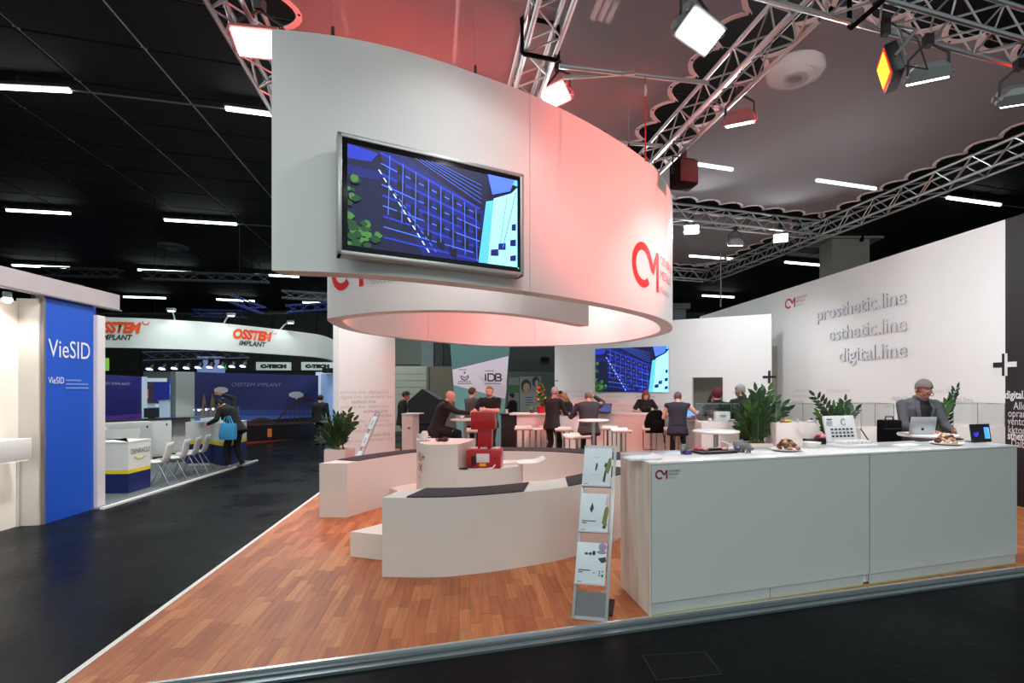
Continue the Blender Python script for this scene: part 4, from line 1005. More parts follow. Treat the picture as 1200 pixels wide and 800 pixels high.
for k, (zf, hh, nm) in enumerate(spots_):
    z0 = bLs*zf-.14
    bx((-.012, -.022, z0-.004), (bW-.035, .05, .010)).build('tray_ledge', mat('clear_tray', (206, 196, 198), .2), bs, mtx=bq)
    bx((-.012, -.004, z0+.15), (bW-.045, .004, .30)).build('tray_back', mat('clear_tray', (206, 196, 198), .2), bs, mtx=bq)
    br = thing('brochure', 'white product brochure in the %s tray of the leaning stand' % nm, 'brochure', (mbs @ bq @ V((-.014, -.018, z0+.003))), ba, 'brochures in the leaning stand')
    W_, H_ = bW-.04, hh-.005
    bx((0, 0, H_/2), (W_, .016, H_), None, .002).build('booklet', BLUEP, br, mtx=bq)
    pb = B(); ms = [dk, olive, lil, pinkp, GREYT]
    def pz(mi, *pts):
        pb.mi = mi; pb.add([bq @ V((x*W_-W_/2, -.0086-.0002*mi, y*H_)) for x, y in pts], [tuple(range(len(pts)))])
    def pel(mi, cx_, cy_, rx, ry): pz(mi, *[(cx_+rx*cos(2*pi*i/12), cy_+ry*sin(2*pi*i/12)) for i in range(12)])
    if k == 0:
        pz(0, (.43, .40), (.47, .38), (.52, .52), (.50, .60), (.45, .58)); pz(1, (.78, .40), (.90, .30), (1, .55), (.98, .75), (.9, .72)); pz(0, (.72, .12), (.80, .08), (.86, .46), (.80, .50)); pz(0, (.74, .52), (.82, .46), (.86, .58), (.80, .62)); pz(4, (.3, .28), (.65, .28), (.65, .29), (.3, .29)); pz(4, (.36, .74), (.56, .74), (.56, .755), (.36, .755))
    elif k == 1:
        pz(0, (.34, .58), (.40, .47), (.48, .60), (.42, .76)); pz(1, (.78, .22), (.92, .12), (1, .58), (.96, .68), (.86, .62)); pz(0, (.80, .10), (.90, .06), (.96, .2), (.88, .26)); pz(3, (.86, .7), (1, .66), (1, .98), (.92, .98)); pz(0, (.1, .25), (.58, .25), (.58, .275), (.1, .275)); pz(0, (.1, .20), (.26, .20), (.26, .225), (.1, .225))
    else:
        pel(0, .33, .72, .06, .03); pel(0, .46, .72, .05, .04); pel(0, .58, .74, .06, .06); pel(2, .86, .90, .14, .10); pel(2, .84, .77, .16, .05); pz(0, (.72, .62), (.98, .66), (1, .54), (.86, .50), (.78, .56)); pz(0, (.1, .30), (.5, .30), (.5, .325), (.1, .325)); pz(0, (.1, .25), (.24, .25), (.24, .275), (.1, .275))
        for j in range(3): pel(0, .80, .20+.05*j, .03, .015)
        pel(0, .9, .2, .03, .04); pel(0, .9, .3, .02, .03); pel(0, .62, .26, .02, .02)
    for yy in (.03,): pz(0, (.08, yy), (.22, yy), (.22, yy+.015), (.08, yy+.015))
    pb.build('cover_print', ms, br, smooth=False)['kind'] = 'stuff'
# rear brochure stand at the left wall
pA = D(407, 9.0); pB_ = pA+V((.17, -.20, 0))
bs2, bq2, w2_, l2_, a2_ = brochure_stand('leaning brochure stand at the left behind the potted plant', V((pA.x, pA.y, 0)), V((pB_.x, pB_.y, 0)), R(22), 1.26)
m2 = M.Translation(bs2.location) @ M.Rotation(a2_, 4, 'Z')
for k, nm in enumerate(('upper', 'middle', 'lower')):
    z0 = l2_*(.74-.25*k)
    bx((0, -.02, z0-.004), (w2_-.03, .05, .01)).build('tray_ledge', mat('clear_tray', (206, 196, 198), .2), bs2, mtx=bq2)
    br = thing('brochure', 'pale brochure in the %s tray of the rear stand beside the plant' % nm, 'brochure', m2 @ bq2 @ V((0, -.012, z0+.003)), a2_, 'brochures in the rear stand')
    bx((0, -.008, .13), (w2_-.03, .012, .25), None, .002).build('booklet', BLUEP, br, mtx=bq2)
    bx((0, -.0155, .12), (.05, .002, .10)).build('cover_print', mat('print_greyblue', (150, 164, 170), .5), br, mtx=bq2)
# ------------------------------------------------------------------ lettering on the stand walls
def onright(px, z, off=0.0):
    k = (px-CX)/F; t = (wr0.x-k*wr0.y)/(k*wdir.y-wdir.x); p = wr0+wdir*t; return V((p.x, p.y, z))+wn*off, t
LET = mat('raised_letter_white', (226, 228, 232), .5, var=.01)
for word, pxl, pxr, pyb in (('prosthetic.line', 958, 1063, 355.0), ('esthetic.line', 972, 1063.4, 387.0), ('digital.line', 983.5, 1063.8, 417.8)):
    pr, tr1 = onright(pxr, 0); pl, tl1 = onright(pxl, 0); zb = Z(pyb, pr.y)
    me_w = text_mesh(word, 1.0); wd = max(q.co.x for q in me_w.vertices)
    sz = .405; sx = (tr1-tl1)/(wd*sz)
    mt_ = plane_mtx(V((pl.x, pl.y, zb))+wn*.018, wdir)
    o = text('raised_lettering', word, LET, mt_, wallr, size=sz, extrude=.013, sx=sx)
    o.data.materials.append(mat('letter_side_shade', (150, 154, 164), .6))  # shade on the letter sides is put into their colour
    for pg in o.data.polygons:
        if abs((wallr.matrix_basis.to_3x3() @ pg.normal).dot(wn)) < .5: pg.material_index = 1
p_, t_a = onright(920, 0); zt_ = Z(351, p_.y); zb_ = Z(362.8, p_.y); eh = zt_-zb_
p_, t_b = onright(931.5, 0); kx_ = (t_b-t_a)/1.32
mE = plane_mtx(V((*(wr0+wdir*t_a).xy, zb_))+wn*.006, wdir)
logo(wallr, lambda q: mE @ V((q.x*kx_, q.y*eh, q.z)), mat('wall_emblem_red', (190, 20, 40), .5), mat('wall_emblem_text', (190, 96, 108), .5))
# plus signs: dark on white, and half dark half white at the colour change
def plus(parent, mt_, s, wd, m1, m2=None, nm='plus_sign'):
    if m2 is None:
        b = B(); b.box((0, 0, .004), (wd, s, .006)); b.box((-s/4-wd/4, 0, .004), (s/2-wd/2, wd, .006)); b.box((s/4+wd/4, 0, .004), (s/2-wd/2, wd, .006))
        return b.build(nm, m1, parent, mtx=parent.matrix_basis.inverted() @ mt_)
    for sg, m in ((-1, m1), (1, m2)):
        b = B(); b.box((sg*wd/4, 0, .004), (wd/2, s, .006)); b.box((sg*(s/4+wd/4), 0, .004), (s/2-wd/2, wd, .006)); b.build(nm, m, parent, mtx=parent.matrix_basis.inverted() @ mt_)
p_, _ = onback(902.5, 0); zz = Z(441.5, p_.y); plus(wallb, plane_mtx(V((p_.x-.02, p_.y, zz))+bn*.004, bdir), .30, .055, INK)
p_, _ = onright(1180.3, 0); zz = Z(427, p_.y)
plus(wallr, plane_mtx(V((wr1.x, wr1.y, zz))+wn*.006, wdir), .33, .075, INK, mat('plus_white', (226, 226, 226), .5))
p_, _ = onback(651.5, 0); bx((0, 0, 0), (.10, .02, .025)).build('plus_sign_end', INK, wallb, mtx=wallb.matrix_basis.inverted() @ plane_mtx(V((p_.x+.03, p_.y, Z(446, p_.y)))+bn*.004, bdir) @ M.Rotation(pi/2, 4, 'X'))
# white lettering on the black print
WPR = mat('white_print', (224, 224, 224), .5)
for word, py, px, bd in (('digital.', 466.5, 1178, .012), ('Alloy', 479.5, 1188, 0), ('oprano', 488, 1181.5, 0), ('vento®', 497, 1181, 0), ('kkton®', 507, 1181.5, 0), ('sthetic.', 514, 1181, .012), ('Dalb', 523, 1185, 0)):
    p_, t_ = onright(px, 0); sz = .16
    text('lettering', word, WPR, plane_mtx(V((p_.x, p_.y, Z(py, p_.y)))+wn*.006, wdir), blk, size=sz, bold=bd*.3, sx=.66)
# faint bands of line names low on the white walls
FA = mat('faint_print', (206, 206, 208), .6); FA2 = mat('faint_print_strong', (186, 182, 184), .6); FAP = mat('faint_print_pink', (206, 190, 190), .6); FAP2 = mat('faint_print_pink_strong', (186, 168, 170), .6)
WORDS = ['esthetic.line', 'digital.line', 'prosthetic.line']
random.seed(5)
rows = [(-.05, 1.72, [(0, 0), (1.0, 0)]), ]
for r_ in range(11):
    z = 1.60-.094*r_; x = random.uniform(-.0, .25)
    strong = {2: .22, 4: .45, 5: .62, 9: .5}.get(r_)
    x = .02 if strong is None else strong
    for j in range(3):
        wd_ = WORDS[(r_+j) % 3] if not (strong and j == 0) else {2: 'esthetic.line', 4: 'esthetic.line', 5: 'digital.line', 9: 'esthetic.line'}[r_]
        me_w = text_mesh(wd_, .098); ww_ = max(q.co.x for q in me_w.vertices)
        Lw = (lw1-lw0).length
        if x+ww_ > Lw-.01: break
        text('lettering', wd_, FAP2 if strong and j == 0 else FAP, plane_mtx(lw0+ldir*x+V((0, 0, z))+ln_*.004, ldir), walll, size=.098, shear=.12)
        x += ww_+.06
def band(parent, fn, px0, px1, py0, dy, nrow, dirv, nrm, z_at, sz, seed):
    random.seed(seed)
    for r_ in range(nrow):
        px = px0+random.uniform(0, 25)
        while px < px1:
            w_ = random.choice(WORDS); p, t_ = fn(px, 0); zz = z_at(py0+dy*r_)
            if random.random() < .75: text('lettering', w_, FA2 if random.random() < .2 else FA, plane_mtx(V((p.x, p.y, zz))+nrm*.004, dirv), parent, size=sz)
            px += len(w_)*sz*.5*F/p.y*random.uniform(1.0, 1.5)
            if fn(min(px+8, px1+40), 0)[0] is None: break
band(wallb, onback, 656, 780, 0, 1, 4, bdir, bn, lambda i: 1.58-.13*i, .11, 3)
band(wallb, onback, 852, 884, 0, 1, 4, bdir, bn, lambda i: 1.58-.13*i, .11, 4)
band(wallr, onright, 912, 1135, 0, 1, 3, wdir, wn, lambda i: 1.62-.14*i, .12, 6)

# ------------------------------------------------------------------ bar, tables, stools
BARY = 11.5
bar = thing('bar_counter', 'long white bar counter in front of the blue screen on the back wall', 'bar', D(738, BARY), bang)
Lb = (D(814, BARY-.35)-D(672, BARY+.3)).length
bx((0, .30, 1.09), (Lb, .62, .045), None, .004).build('bar_top', WHITE, bar)
b = B(); b.prism([(-Lb/2+.25, .02), (Lb/2-.02, .02), (Lb/2-.02, .58), (-Lb/2+.25, .58)], 0, 1.07); b.build('bar_front', WHITE, bar)
bar2 = thing('bar_counter', 'flared white standing desk between suited man and woman, left of the bar', 'bar', D(661, 11.8), .05)
bx((0, .2, 1.09), (.86, .55, .04), None, .004).build('bar_top', WHITE, bar2)
B().loft([((0, .2, 0), (1, 0, 0), (0, 1, 0), .30, .2), ((0, .2, .6), (1, 0, 0), (0, 1, 0), .33, .22), ((0, .2, 1.07), (1, 0, 0), (0, 1, 0), .40, .25)], 20, 6).build('pedestal', WHITE, bar2)
bar3 = thing('bar_counter', 'white counter under the flower arrangement, left end of the back row', 'bar', D(620, 11.6), 0)
bx((0, .25, 1.09), (.92, .6, .04), None, .004).build('bar_top', WHITE, bar3)
bx((.08, .25, .535), (.74, .5, 1.07)).build('bar_front', WHITE, bar3)
bar4 = thing('bar_counter', 'white low counter joining the bar beside the serving opening', 'bar', D(826, 10.5), bang)
bx((0, .3, 1.0), (1.15, .6, .04), None, .004).build('bar_top', WHITE, bar4); bx((.05, .3, .49), (1.0, .5, .98)).build('bar_front', WHITE, bar4)
TT = mat('table_top_white', (236, 236, 236), .3); STEEL = mat('satin_steel', (176, 176, 178), .3, .85)
def bar_table(label, px, py, r, h=1.10):
    d = F*(E-h)/(py-HY); t = thing('bar_table', label, 'table', D(px, d), 0, 'round standing tables')
    B().lathe([(0, h-.03), (r-.01, h-.03), (r, h-.02), (r, h-.005), (r-.008, h), (0, h)], 40).build('table_top', TT, t)
    B().cyl((0, 0, .02), (0, 0, h-.03), .033, n=14).build('column', STEEL, t)
    B().lathe([(0, 0), (r*.72, 0), (r*.72, .008), (.06, .022), (.035, .05), (0, .05)], 32).build('base_plate', STEEL, t); return t, d
tA, dA = bar_table('round standing table behind the black sample tray', 839, 504.2, .33)
tB, dB = bar_table('round standing table in front of the man with his hand to his head', 695.5, 491.5, .30)
tC, dC = bar_table('round standing table where the bald man holds his cup', 545, 490.5, .29)
tD, dD = bar_table('round standing table with the silver laptop at far right', 1087, 508.2, .31, 1.16)
SEATW = mat('stool_seat_white', (236, 232, 228), .35); FRAMEC = mat('stool_tube_steel', (168, 160, 156), .25, .9)
def make_stool(label):
    t = thing('bar_stool', label, 'stool', (0, 0, 0), 0, 'white gas-lift bar stools with tubular loops')
    b = B(); n = 12; prof = []
    for i in range(n):
        f = i/(n-1); y = -.20+.40*f; z = .79+.05*max(0, (f-.75)/.25)**2+.03*max(0, (.2-f)/.2)**2; prof.append((y, z))
    vs = [(x, y, z+dz) for y, z in prof for x in (-.185, .185) for dz in (-.017, .017)]
    fs = []
    for i in range(n-1):
        a, c = 4*i, 4*i+4; fs += [(a, a+2, c+2, c), (a+1, c+1, c+3, a+3), (a, c, c+1, a+1), (a+2, a+3, c+3, c+2)]
    fs += [(0, 1, 3, 2), (4*n-4, 4*n-2, 4*n-1, 4*n-3)]
    b.add(vs, fs).build('seat', SEATW, t, bev=.006)
    lp = [(-.15, -.19, .775), (-.15, .17, .775), (-.15, .20, .74), (-.15, .20, .36), (-.15, .17, .32), (.15, .17, .32), (.15, .20, .36), (.15, .20, .74), (.15, .17, .775), (.15, -.19, .775)]
    B().tube(lp, .012, 8).build('loop', FRAMEC, t)
    B().cyl((0, 0, .02), (0, 0, .77), .025, n=12).build('column', FRAMEC, t); B().cyl((0, 0, .45), (0, 0, .47), .034, n=12).build('collar', FRAMEC, t)
    B().lathe([(0, 0), (.19, 0), (.19, .008), (.03, .02), (0, .02)], 28).build('base_plate', FRAMEC, t); return t
SP = [(613, 11.0, 'left of two stools under the flower counter', R(5)), (628, 11.1, 'right of two stools under the flower counter', R(-60)), (661, 10.7, 'stool behind the suited man, before the flared desk', R(10)),
      (676, 9.15, 'nearest white stool, left of the standing table', R(35)), (712, 11.0, 'stool half behind the standing table column at the bar', R(-20)), (728, 10.4, 'empty stool at the middle of the bar', R(10)),
      (763, 10.9, 'stool carrying the black backpack', R(0)), (790, 10.6, 'stool under the man in the dark waistcoat', R(4)), (557, 10.4, 'white stool behind the red press', R(20)), (520, 10.1, 'stool under the bald man', R(-80))]
st0 = make_stool('white bar stool: '+SP[0][2])
STO = []
for i, (px, d, lb, rz) in enumerate(SP):
    if i == 0: o = st0; o.location = D(px, d); o.rotation_euler.z = rz
    else: o = copy_tree(st0, D(px, d), rz, 'white bar stool: '+lb)
    STO.append(o)
ist = thing('instrument_tray', 'white curved tray sticking out from the low pod end right of the red press', 'tray', V((-.66, 6.32, .735)), R(18))
b = B(); n = 12; vs = []; fs = []
for i in range(n):
    f = i/(n-1); x = -.16+.36*f; z = .008+.05*max(0, (f-.55)/.45)**2
    vs += [(x, -.09-.03*sin(pi*f), z), (x, .09+.03*sin(pi*f), z+.015), (x, -.09-.03*sin(pi*f), z+.012), (x, .09+.03*sin(pi*f), z+.027)]
for i in range(n-1):
    a = 4*i; c = a+4; fs += [(a, c, c+1, a+1), (a+2, a+3, c+3, c+2), (a, a+2, c+2, c), (a+1, c+1, c+3, a+3)]
fs += [(0, 1, 3, 2), (4*n-4, 4*n-2, 4*n-1, 4*n-3)]
b.add(vs, fs).build('shell', SEATW, ist)
B().cyl((-.17, 0, .012), (-.42, -.03, .012), .007, n=8).build('handle', SEATW, ist)
# small white tub chair behind the counter
def tub(label, px, d, rz):
    t = thing('tub_chair', label, 'chair', D(px, d), rz)
    n = 25; vs = []; fs = []
    for j, (z, r, tk) in enumerate(((.42, .26, 0), (.62, .29, 0), (.86, .285, 0), (.88, .27, 0), (.86, .255, 0), (.62, .255, 0), (.44, .23, 0))):
        for i in range(n): a = R(-25+230*i/(n-1)); zz = z if z < .6 else z-.22*(abs(i/(n-1)-.5)*2)**2.2*(z-.42)/.46; vs.append((r*cos(a), r*sin(a), zz))
    for j in range(6):
        for i in range(n-1): fs.append((j*n+i, j*n+i+1, (j+1)*n+i+1, (j+1)*n+i))
    B().add(vs, fs).build('shell', SEATW, t)
    B().lathe([(0, .40), (.25, .40), (.26, .43), (.24, .47), (0, .475)], 24).build('seat', SEATW, t)
    for sx in (-1, 1):
        for sy in (-1, 1): B().cyl((sx*.17, sy*.17, .41), (sx*.21, sy*.21, 0), .014, n=8).build('leg', FRAMEC, t)
    return t
tub('white tub chair whose rounded back shows above the worktop left of the sample tray', 815, 6.3, R(180))

# ------------------------------------------------------------------ display plinths with glass boxes
PLM = mat('plinth_pinkish_white', (232, 222, 218), .5, var=.02)
def case(label, px0, px1, pyt, pyg, d, dp=.45, z0=None):
    w_ = (px1-px0)/F*d; zt = Z(pyt, d); zg = Z(pyg, d); t = thing('display_case', label, 'display case', D((px0+px1)/2, d), 0, 'glass-topped display plinths')
    bx((0, dp/2, zt/2), (w_, dp, zt), None, .004).build('plinth', PLM, t)
    gh = zg-zt
    for nm, c, s in (('front', (0, .004, zt+gh/2), (w_-.01, .006, gh)), ('back', (0, dp-.004, zt+gh/2), (w_-.01, .006, gh)), ('left', (-w_/2+.004, dp/2, zt+gh/2), (.006, dp-.02, gh)), ('right', (w_/2-.004, dp/2, zt+gh/2), (.006, dp-.02, gh)), ('top', (0, dp/2, zg), (w_, dp, .006))):
        bx(c, s).build('glass_pane', GLASS, t)
    b = B()
    for sx in (-1, 1):
        for y in (.003, dp-.003): b.box((sx*(w_/2-.003), y, zt+gh/2), (.006, .006, gh))
    for sx in (-1, 1): b.box((sx*(w_/2-.003), dp/2, zg+.004), (.006, dp, .006))
    for y in (.003, dp-.003): b.box((0, y, zg+.004), (w_, .006, .006))
    b.build('glass_edges', GLEDGE, t)['kind'] = 'stuff'
    return t, zt, d, w_
cA, zA, dA_, wA = case('display case behind the standing table with white printed cartons', 822, 866.5, 495, 473.5, 8.0)
cB, zB, dB_, wB = case('display case with a yellow sample between the two tall plants', 909.5, 957, 496, 473.5, 7.3)
cC, zC, dC_, wC = case('display case left of the bearded man behind the open sample case', 1009, 1048, 502, 473.3, 6.9)
cD, zD, dD_, wD = case('display case at the far right before the wall with line print', 1117, 1178, 499.5, 473.3, 6.5)
def put(name, label, cat, px, d, z, rz=0, group=None): return thing(name, label, cat, D(px, d, z), rz, group)
t = put('carton', 'white printed carton inside the glass of the left display case', 'box', 846, dA_+.2, zA)
bx((0, 0, .085), (.24, .12, .17), None, .003).build('body', CW, t); bx((0, -.061, .10), (.10, .002, .04)).build('print', mat('print_greyblue', (150, 164, 170), .5), t)
for i, (px, h) in enumerate(((832, .06), (838, .05))):
    o = B().lathe([(0, 0), (.026, 0), (.03, h), (.026, h+.004), (0, h+.004)], 16).build('sample_pot', cupm, None, D(px, dA_+.12, zA)); tag(o, 'small white sample pot, %s of two in the left display case' % ('left', 'right')[i], 'pot')
t = put('booklet_pile', 'small pile of grey booklets at the right of the left display case', 'booklet', 858, dA_+.15, zA)
for k in range(3): bx((0, .01*k, .008+.014*k), (.15, .10, .012), Q((0, 0, 1), .2*k)).build('booklet', mat('booklet_%d' % k, [(190, 190, 190), (150, 150, 150), (210, 205, 200)][k], .5), t)
def blob(name, label, px, d, z, parts, cat='sample'):
    t = put(name, label, cat, px, d, z)
    for nm, c, r, m in parts: B().ball(c, r, 12, 8).build(nm, m, t)
YEL = mat('yellow_sample', (240, 222, 40), .4); ORG = mat('orange_pink_sample', (222, 110, 96), .4); GRY = mat('dark_grey_sample', (92, 84, 92), .5); VIO = mat('violet_sample', (110, 80, 140), .4)
blob('jaw_model', 'yellow and red jaw model in the glass case between the plants', 921, dB_+.2, zB, [('base', (.02, 0, .022), (.075, .04, .022), YEL), ('gum', (-.05, 0, .03), (.035, .035, .03), ORG), ('hood', (-.05, 0, .055), (.022, .022, .018), GRY)], 'model')
blob('jaw_model', 'violet-tipped white jaw model at the right of the same glass case', 949, dB_+.2, zB, [('base', (0, 0, .02), (.06, .04, .02), cupm), ('tip', (.025, 0, .05), (.022, .022, .022), VIO), ('gum', (-.02, 0, .035), (.02, .02, .015), ORG)], 'model')
blob('jaw_model', 'small white jaw model in the middle of the case with the yellow model', 935, dB_+.2, zB, [('base', (0, 0, .016), (.035, .03, .016), cupm), ('tooth', (0, 0, .04), (.014, .014, .02), cupm)], 'model')
t = put('bag', 'pink and red pouch lying low beside the middle plant', 'pouch', 962, 6.6, 1.02)
B().ball((0, 0, .03), (.10, .06, .035), 14, 8).build('pouch', mat('pouch_pink', (206, 120, 128), .5), t); B().ball((-.05, -.03, .045), (.04, .03, .02), 10, 6).build('flap', mat('pouch_red', (150, 40, 50), .5), t)
pl_ = thing('plinth_block', 'low dark plinth under the pink pouch', 'plinth', D(962, 6.6)); bx((0, 0, .51), (.4, .2, 1.02)).build('body', BLACK, pl_); bx((0, 0, .02), (.42, .22, .04)).build('foot', BLACK, pl_)
# table-top menu holder / chart inside right case is wall print; black bag on a chair beside the man
bg = thing('black_bag', 'black briefcase standing on a tall white box left of the bearded man', 'bag', D(1042, 6.3, Z(520, 6.3)))
bx((0, 0, .155), (.24, .16, .31), None, .02).build('body', BLACKM, bg); B().tube([(-.05, 0, .31), (-.045, 0, .35), (.045, 0, .35), (.05, 0, .31)], .009, 6).build('handle', BLACK, bg); bx((0, -.082, .2), (.22, .01, .012)).build('zip', mat('dark_grey', (40, 40, 44), .6), bg)
o = thing('plinth_block', 'white tall box under the black briefcase', 'plinth', D(1042, 6.3)); bx((0, 0, Z(520, 6.3)/2), (.3, .22, Z(520, 6.3)), None, .004).build('body', WHITE, o); bx((0, 0, .02), (.31, .23, .04)).build('foot', WHITE, o)

# ------------------------------------------------------------------ plants
LEAF = mat('leaf_dark_green', (34, 62, 34), .35, var=.35, vscale=6); LEAF2 = mat('leaf_mid_green', (58, 92, 44), .35, var=.3, vscale=6); STEM = mat('stem_green', (86, 110, 50), .5)
def frond(p0, p1, bend, nl, ls, m, parent, seed):
    random.seed(seed); p0, p1 = V(p0), V(p1); mid = p0.lerp(p1, .5)+V(bend); P_ = [(p0*(1-t)**2+mid*2*t*(1-t)+p1*t*t) for t in [i/14 for i in range(15)]]
    sb = B(); sb.tube(P_, [.012*(1-.7*i/14) for i in range(15)], 6); sb.build('stem', STEM, parent)
    lb = B(); ax = (p1-p0).normalized(); ref = ax.cross(V((random.uniform(-.5, .5), 1, 0))).normalized()
    for i in range(nl):
        t = .22+.78*i/(nl-1); k = min(13, int(t*14)); q = P_[k].lerp(P_[k+1], t*14-k); tg = (P_[k+1]-P_[k]).normalized()
        for sg in ((-1, 1) if i < nl-1 else (0,)):
            dr = (ref*sg*.8+tg*.75+V((random.uniform(-.15, .15), random.uniform(-.15, .15), random.uniform(-.05, .15)))).normalized() if sg else tg
            L_ = ls*(1-.35*abs(t-.55))*random.uniform(.85, 1.1); nrm = dr.cross(tg); nrm = nrm.normalized() if nrm.length > .05 else V((0, -1, 0)); wv = dr.cross(nrm).normalized(); wd_ = L_*.19
            vs = [q, q+dr*L_*.3+wv*wd_+nrm*.006, q+dr*L_*.3-wv*wd_+nrm*.006, q+dr*L_*.3, q+dr*L_*.68+wv*wd_*.8, q+dr*L_*.68-wv*wd_*.8, q+dr*L_*.68-nrm*.004, q+dr*L_]
            lb.add(vs, [(0, 3, 1), (0, 2, 3), (1, 3, 6, 4), (3, 2, 5, 6), (4, 6, 7), (6, 5, 7)])
    lb.build('leaflets', m, parent)['kind'] = 'stuff'
def plant(label, px, pyb, d, tips, ls, nl=9, zb=None, wide=.10):
    zb = Z(pyb, d) if zb is None else zb
    t = thing('potted_plant', label, 'plant', D(px, d, zb))
    for i, (tx, ty, dy) in enumerate(tips):
        tip = D(tx, d+dy, Z(ty, d+dy))-t.location
        ba = V((random.Random(i).uniform(-wide, wide), random.Random(i+9).uniform(-.08, .08), 0)); frond(ba, tip, (tip.x*-.25, dy*.2, .08), nl, ls, LEAF2 if i % 3 == 1 else LEAF, t, i+int(px))
    return t
def planter(label, px0, px1, pyt, d, m=PLM, dp=None, open_=True):
    w_ = (px1-px0)/F*d; zt = Z(pyt, d); dp = dp or w_; t = thing('planter', label, 'planter', D((px0+px1)/2, d))
    for c, s in (((0, -dp/2+.015, zt/2), (w_, .03, zt)), ((0, dp/2-.015, zt/2), (w_, .03, zt)), ((-w_/2+.015, 0, zt/2), (.03, dp-.06, zt)), ((w_/2-.015, 0, zt/2), (.03, dp-.06, zt))): bx(c, s).build('side', m, t)
    bx((0, 0, zt-.05), (w_-.06, dp-.06, .02)).build('soil', mat('soil', (46, 36, 28), .9, bump=.6), t); return t
planter('square pinkish white planter at the left behind the bench end', 386, 410.5, 525.5, 8.3)
plant('upright dark green plant in the square planter at the left', 398, 530, 8.3, [(393, 487, .0), (408, 484, -.05), (383, 492, .1), (379, 503, -.1), (399, 492, .12), (404, 499, -.12), (389, 497, -.14), (414, 493, .05), (396, 508, -.15), (375, 512, 0)], .17, 9)
planter('long pinkish white planter under the tall bushy plant', 849, 909, 518, 7.6, dp=.4)
plant('tall bushy dark green plant in the long planter before the grey-haired man', 886, 521, 7.6, [(886, 459, 0), (900, 458, .05), (875, 468, -.05), (893, 466, -.1), (908, 470, .05), (865, 480, 0), (916, 476, -.05), (880, 477, -.15), (898, 478, -.15), (871, 490, -.12), (906, 486, -.1), (920, 481, -.02), (888, 488, -.2), (868, 499, -.1), (911, 497, -.1)], .20, 10, wide=.14)
planter('white planter hidden behind the open sample case', 962, 1000, 519, 6.9, dp=.4)
plant('dark plant with a long arching frond left of the open sample case', 981, 521, 6.9, [(955, 464, -.05), (960, 484, 0), (990, 470, .05), (1002, 480, 0), (977, 478, .1), (984, 484, -.1), (972, 492, -.1), (993, 490, -.05), (968, 503, -.1)], .15, 11)
planter('white planter hidden behind the bearded man', 1090, 1120, 519, 6.5, dp=.4)
plant('plant with two notched fronds right of the bearded man', 1101, 519, 6.5, [(1121, 455, 0), (1112, 470, -.05), (1106, 484, .05), (1095, 480, .1)], .12, 12)
# flower arrangement
d_ = 11.75; t = thing('flower_arrangement', 'red pot with a tall red and green flower arrangement on the white counter', 'flowers', D(634, d_, 1.112))
B().lathe([(0, 0), (.09, 0), (.10, .16), (.09, .16), (0, .14)], 24).build('pot', mat('red_pot', (190, 24, 34), .4), t)
random.seed(4)
gb = B()
for i in range(90):
    z = .15+random.random()**.9*.55; rr = .17*(1-(z-.15)/.75)*random.uniform(.3, 1.1); a = random.uniform(0, 6.28); gb.ball((rr*cos(a), rr*sin(a), z), (.03, .03, .018), 6, 4, Q((1, 0, 0), random.uniform(-1, 1)))
gb.build('foliage', LEAF2, t)['kind'] = 'stuff'
rb = B(); ob = B()
for i in range(26):
    z = .18+random.random()*.5; rr = .18*(1-(z-.15)/.75)*random.uniform(.7, 1.15); a = random.uniform(0, 6.28); (rb if i % 3 else ob).ball((rr*cos(a), rr*sin(a), z), .026, 8, 5)
rb.build('red_blossoms', mat('blossom_red', (206, 46, 36), .5), t)['kind'] = 'stuff'; ob.build('yellow_blossoms', mat('blossom_yellow', (214, 200, 60), .5), t)['kind'] = 'stuff'
t = thing('small_plant', 'small pale green pot plant left of the red flower pot', 'plant', D(623, 11.75, 1.112)); B().lathe([(0, 0), (.05, 0), (.06, .08), (0, .08)], 16).build('pot', mat('brown_pot', (90, 60, 48), .6), t)
for i in range(9): a = i*.7; B().cap((0, 0, .06), (.09*cos(a), .06*sin(a), .16), .018, .008, 6).build('leaf', mat('fresh_leaf', (110, 160, 80), .5), t)
# laptops, cups, backpack
def laptop(label, px, d, z, rz, w_=.33, scr=None, shell=BLACK, tilt=18, back_emblem=False):
    t = put('laptop', label, 'laptop', px, d, z, rz)
    bx((0, 0, .009), (w_, w_*.68, .016), None, .004).build('keyboard_base', shell, t)
    lq = M.Translation((0, w_*.34, .016)) @ M.Rotation(R(-tilt), 4, 'X')
    bx((0, 0, w_*.33), (w_, .010, w_*.66), None, .004).build('lid', shell, t, mtx=lq)
    bx((0, -.0058, w_*.33), (w_*.92, .001, w_*.58)).build('screen', scr or glow('laptop_screen_dim', (40, 70, 120), .6), t, mtx=lq)
    if back_emblem: bx((0, .0058, w_*.18), (.03, .001, .03)).build('back_mark', INK, t, mtx=lq); bx((0, .0056, w_*.47), (w_*.99, .0014, .003)).build('hinge_line', mat('hinge_grey', (150, 152, 156), .4), t, mtx=lq)
    return t
laptop('open silver laptop seen from behind on the small right table', 1073, dD-.02, 1.16, R(180), .30, shell=mat('laptop_silver', (200, 202, 206), .35, .3), tilt=12, back_emblem=True)
laptop('dark laptop beside the man with his hand to his head', 706, 11.55, 1.112, R(-25), .34)
laptop('dark laptop in front of the man in the waistcoat', 812, 10.75, 1.02, R(-10), .30, glow('laptop_screen_blue', (90, 150, 220), .9))
laptop('dark laptop on the flared desk between the suited man and the woman', 671, 11.9, 1.11, R(-60), .32)
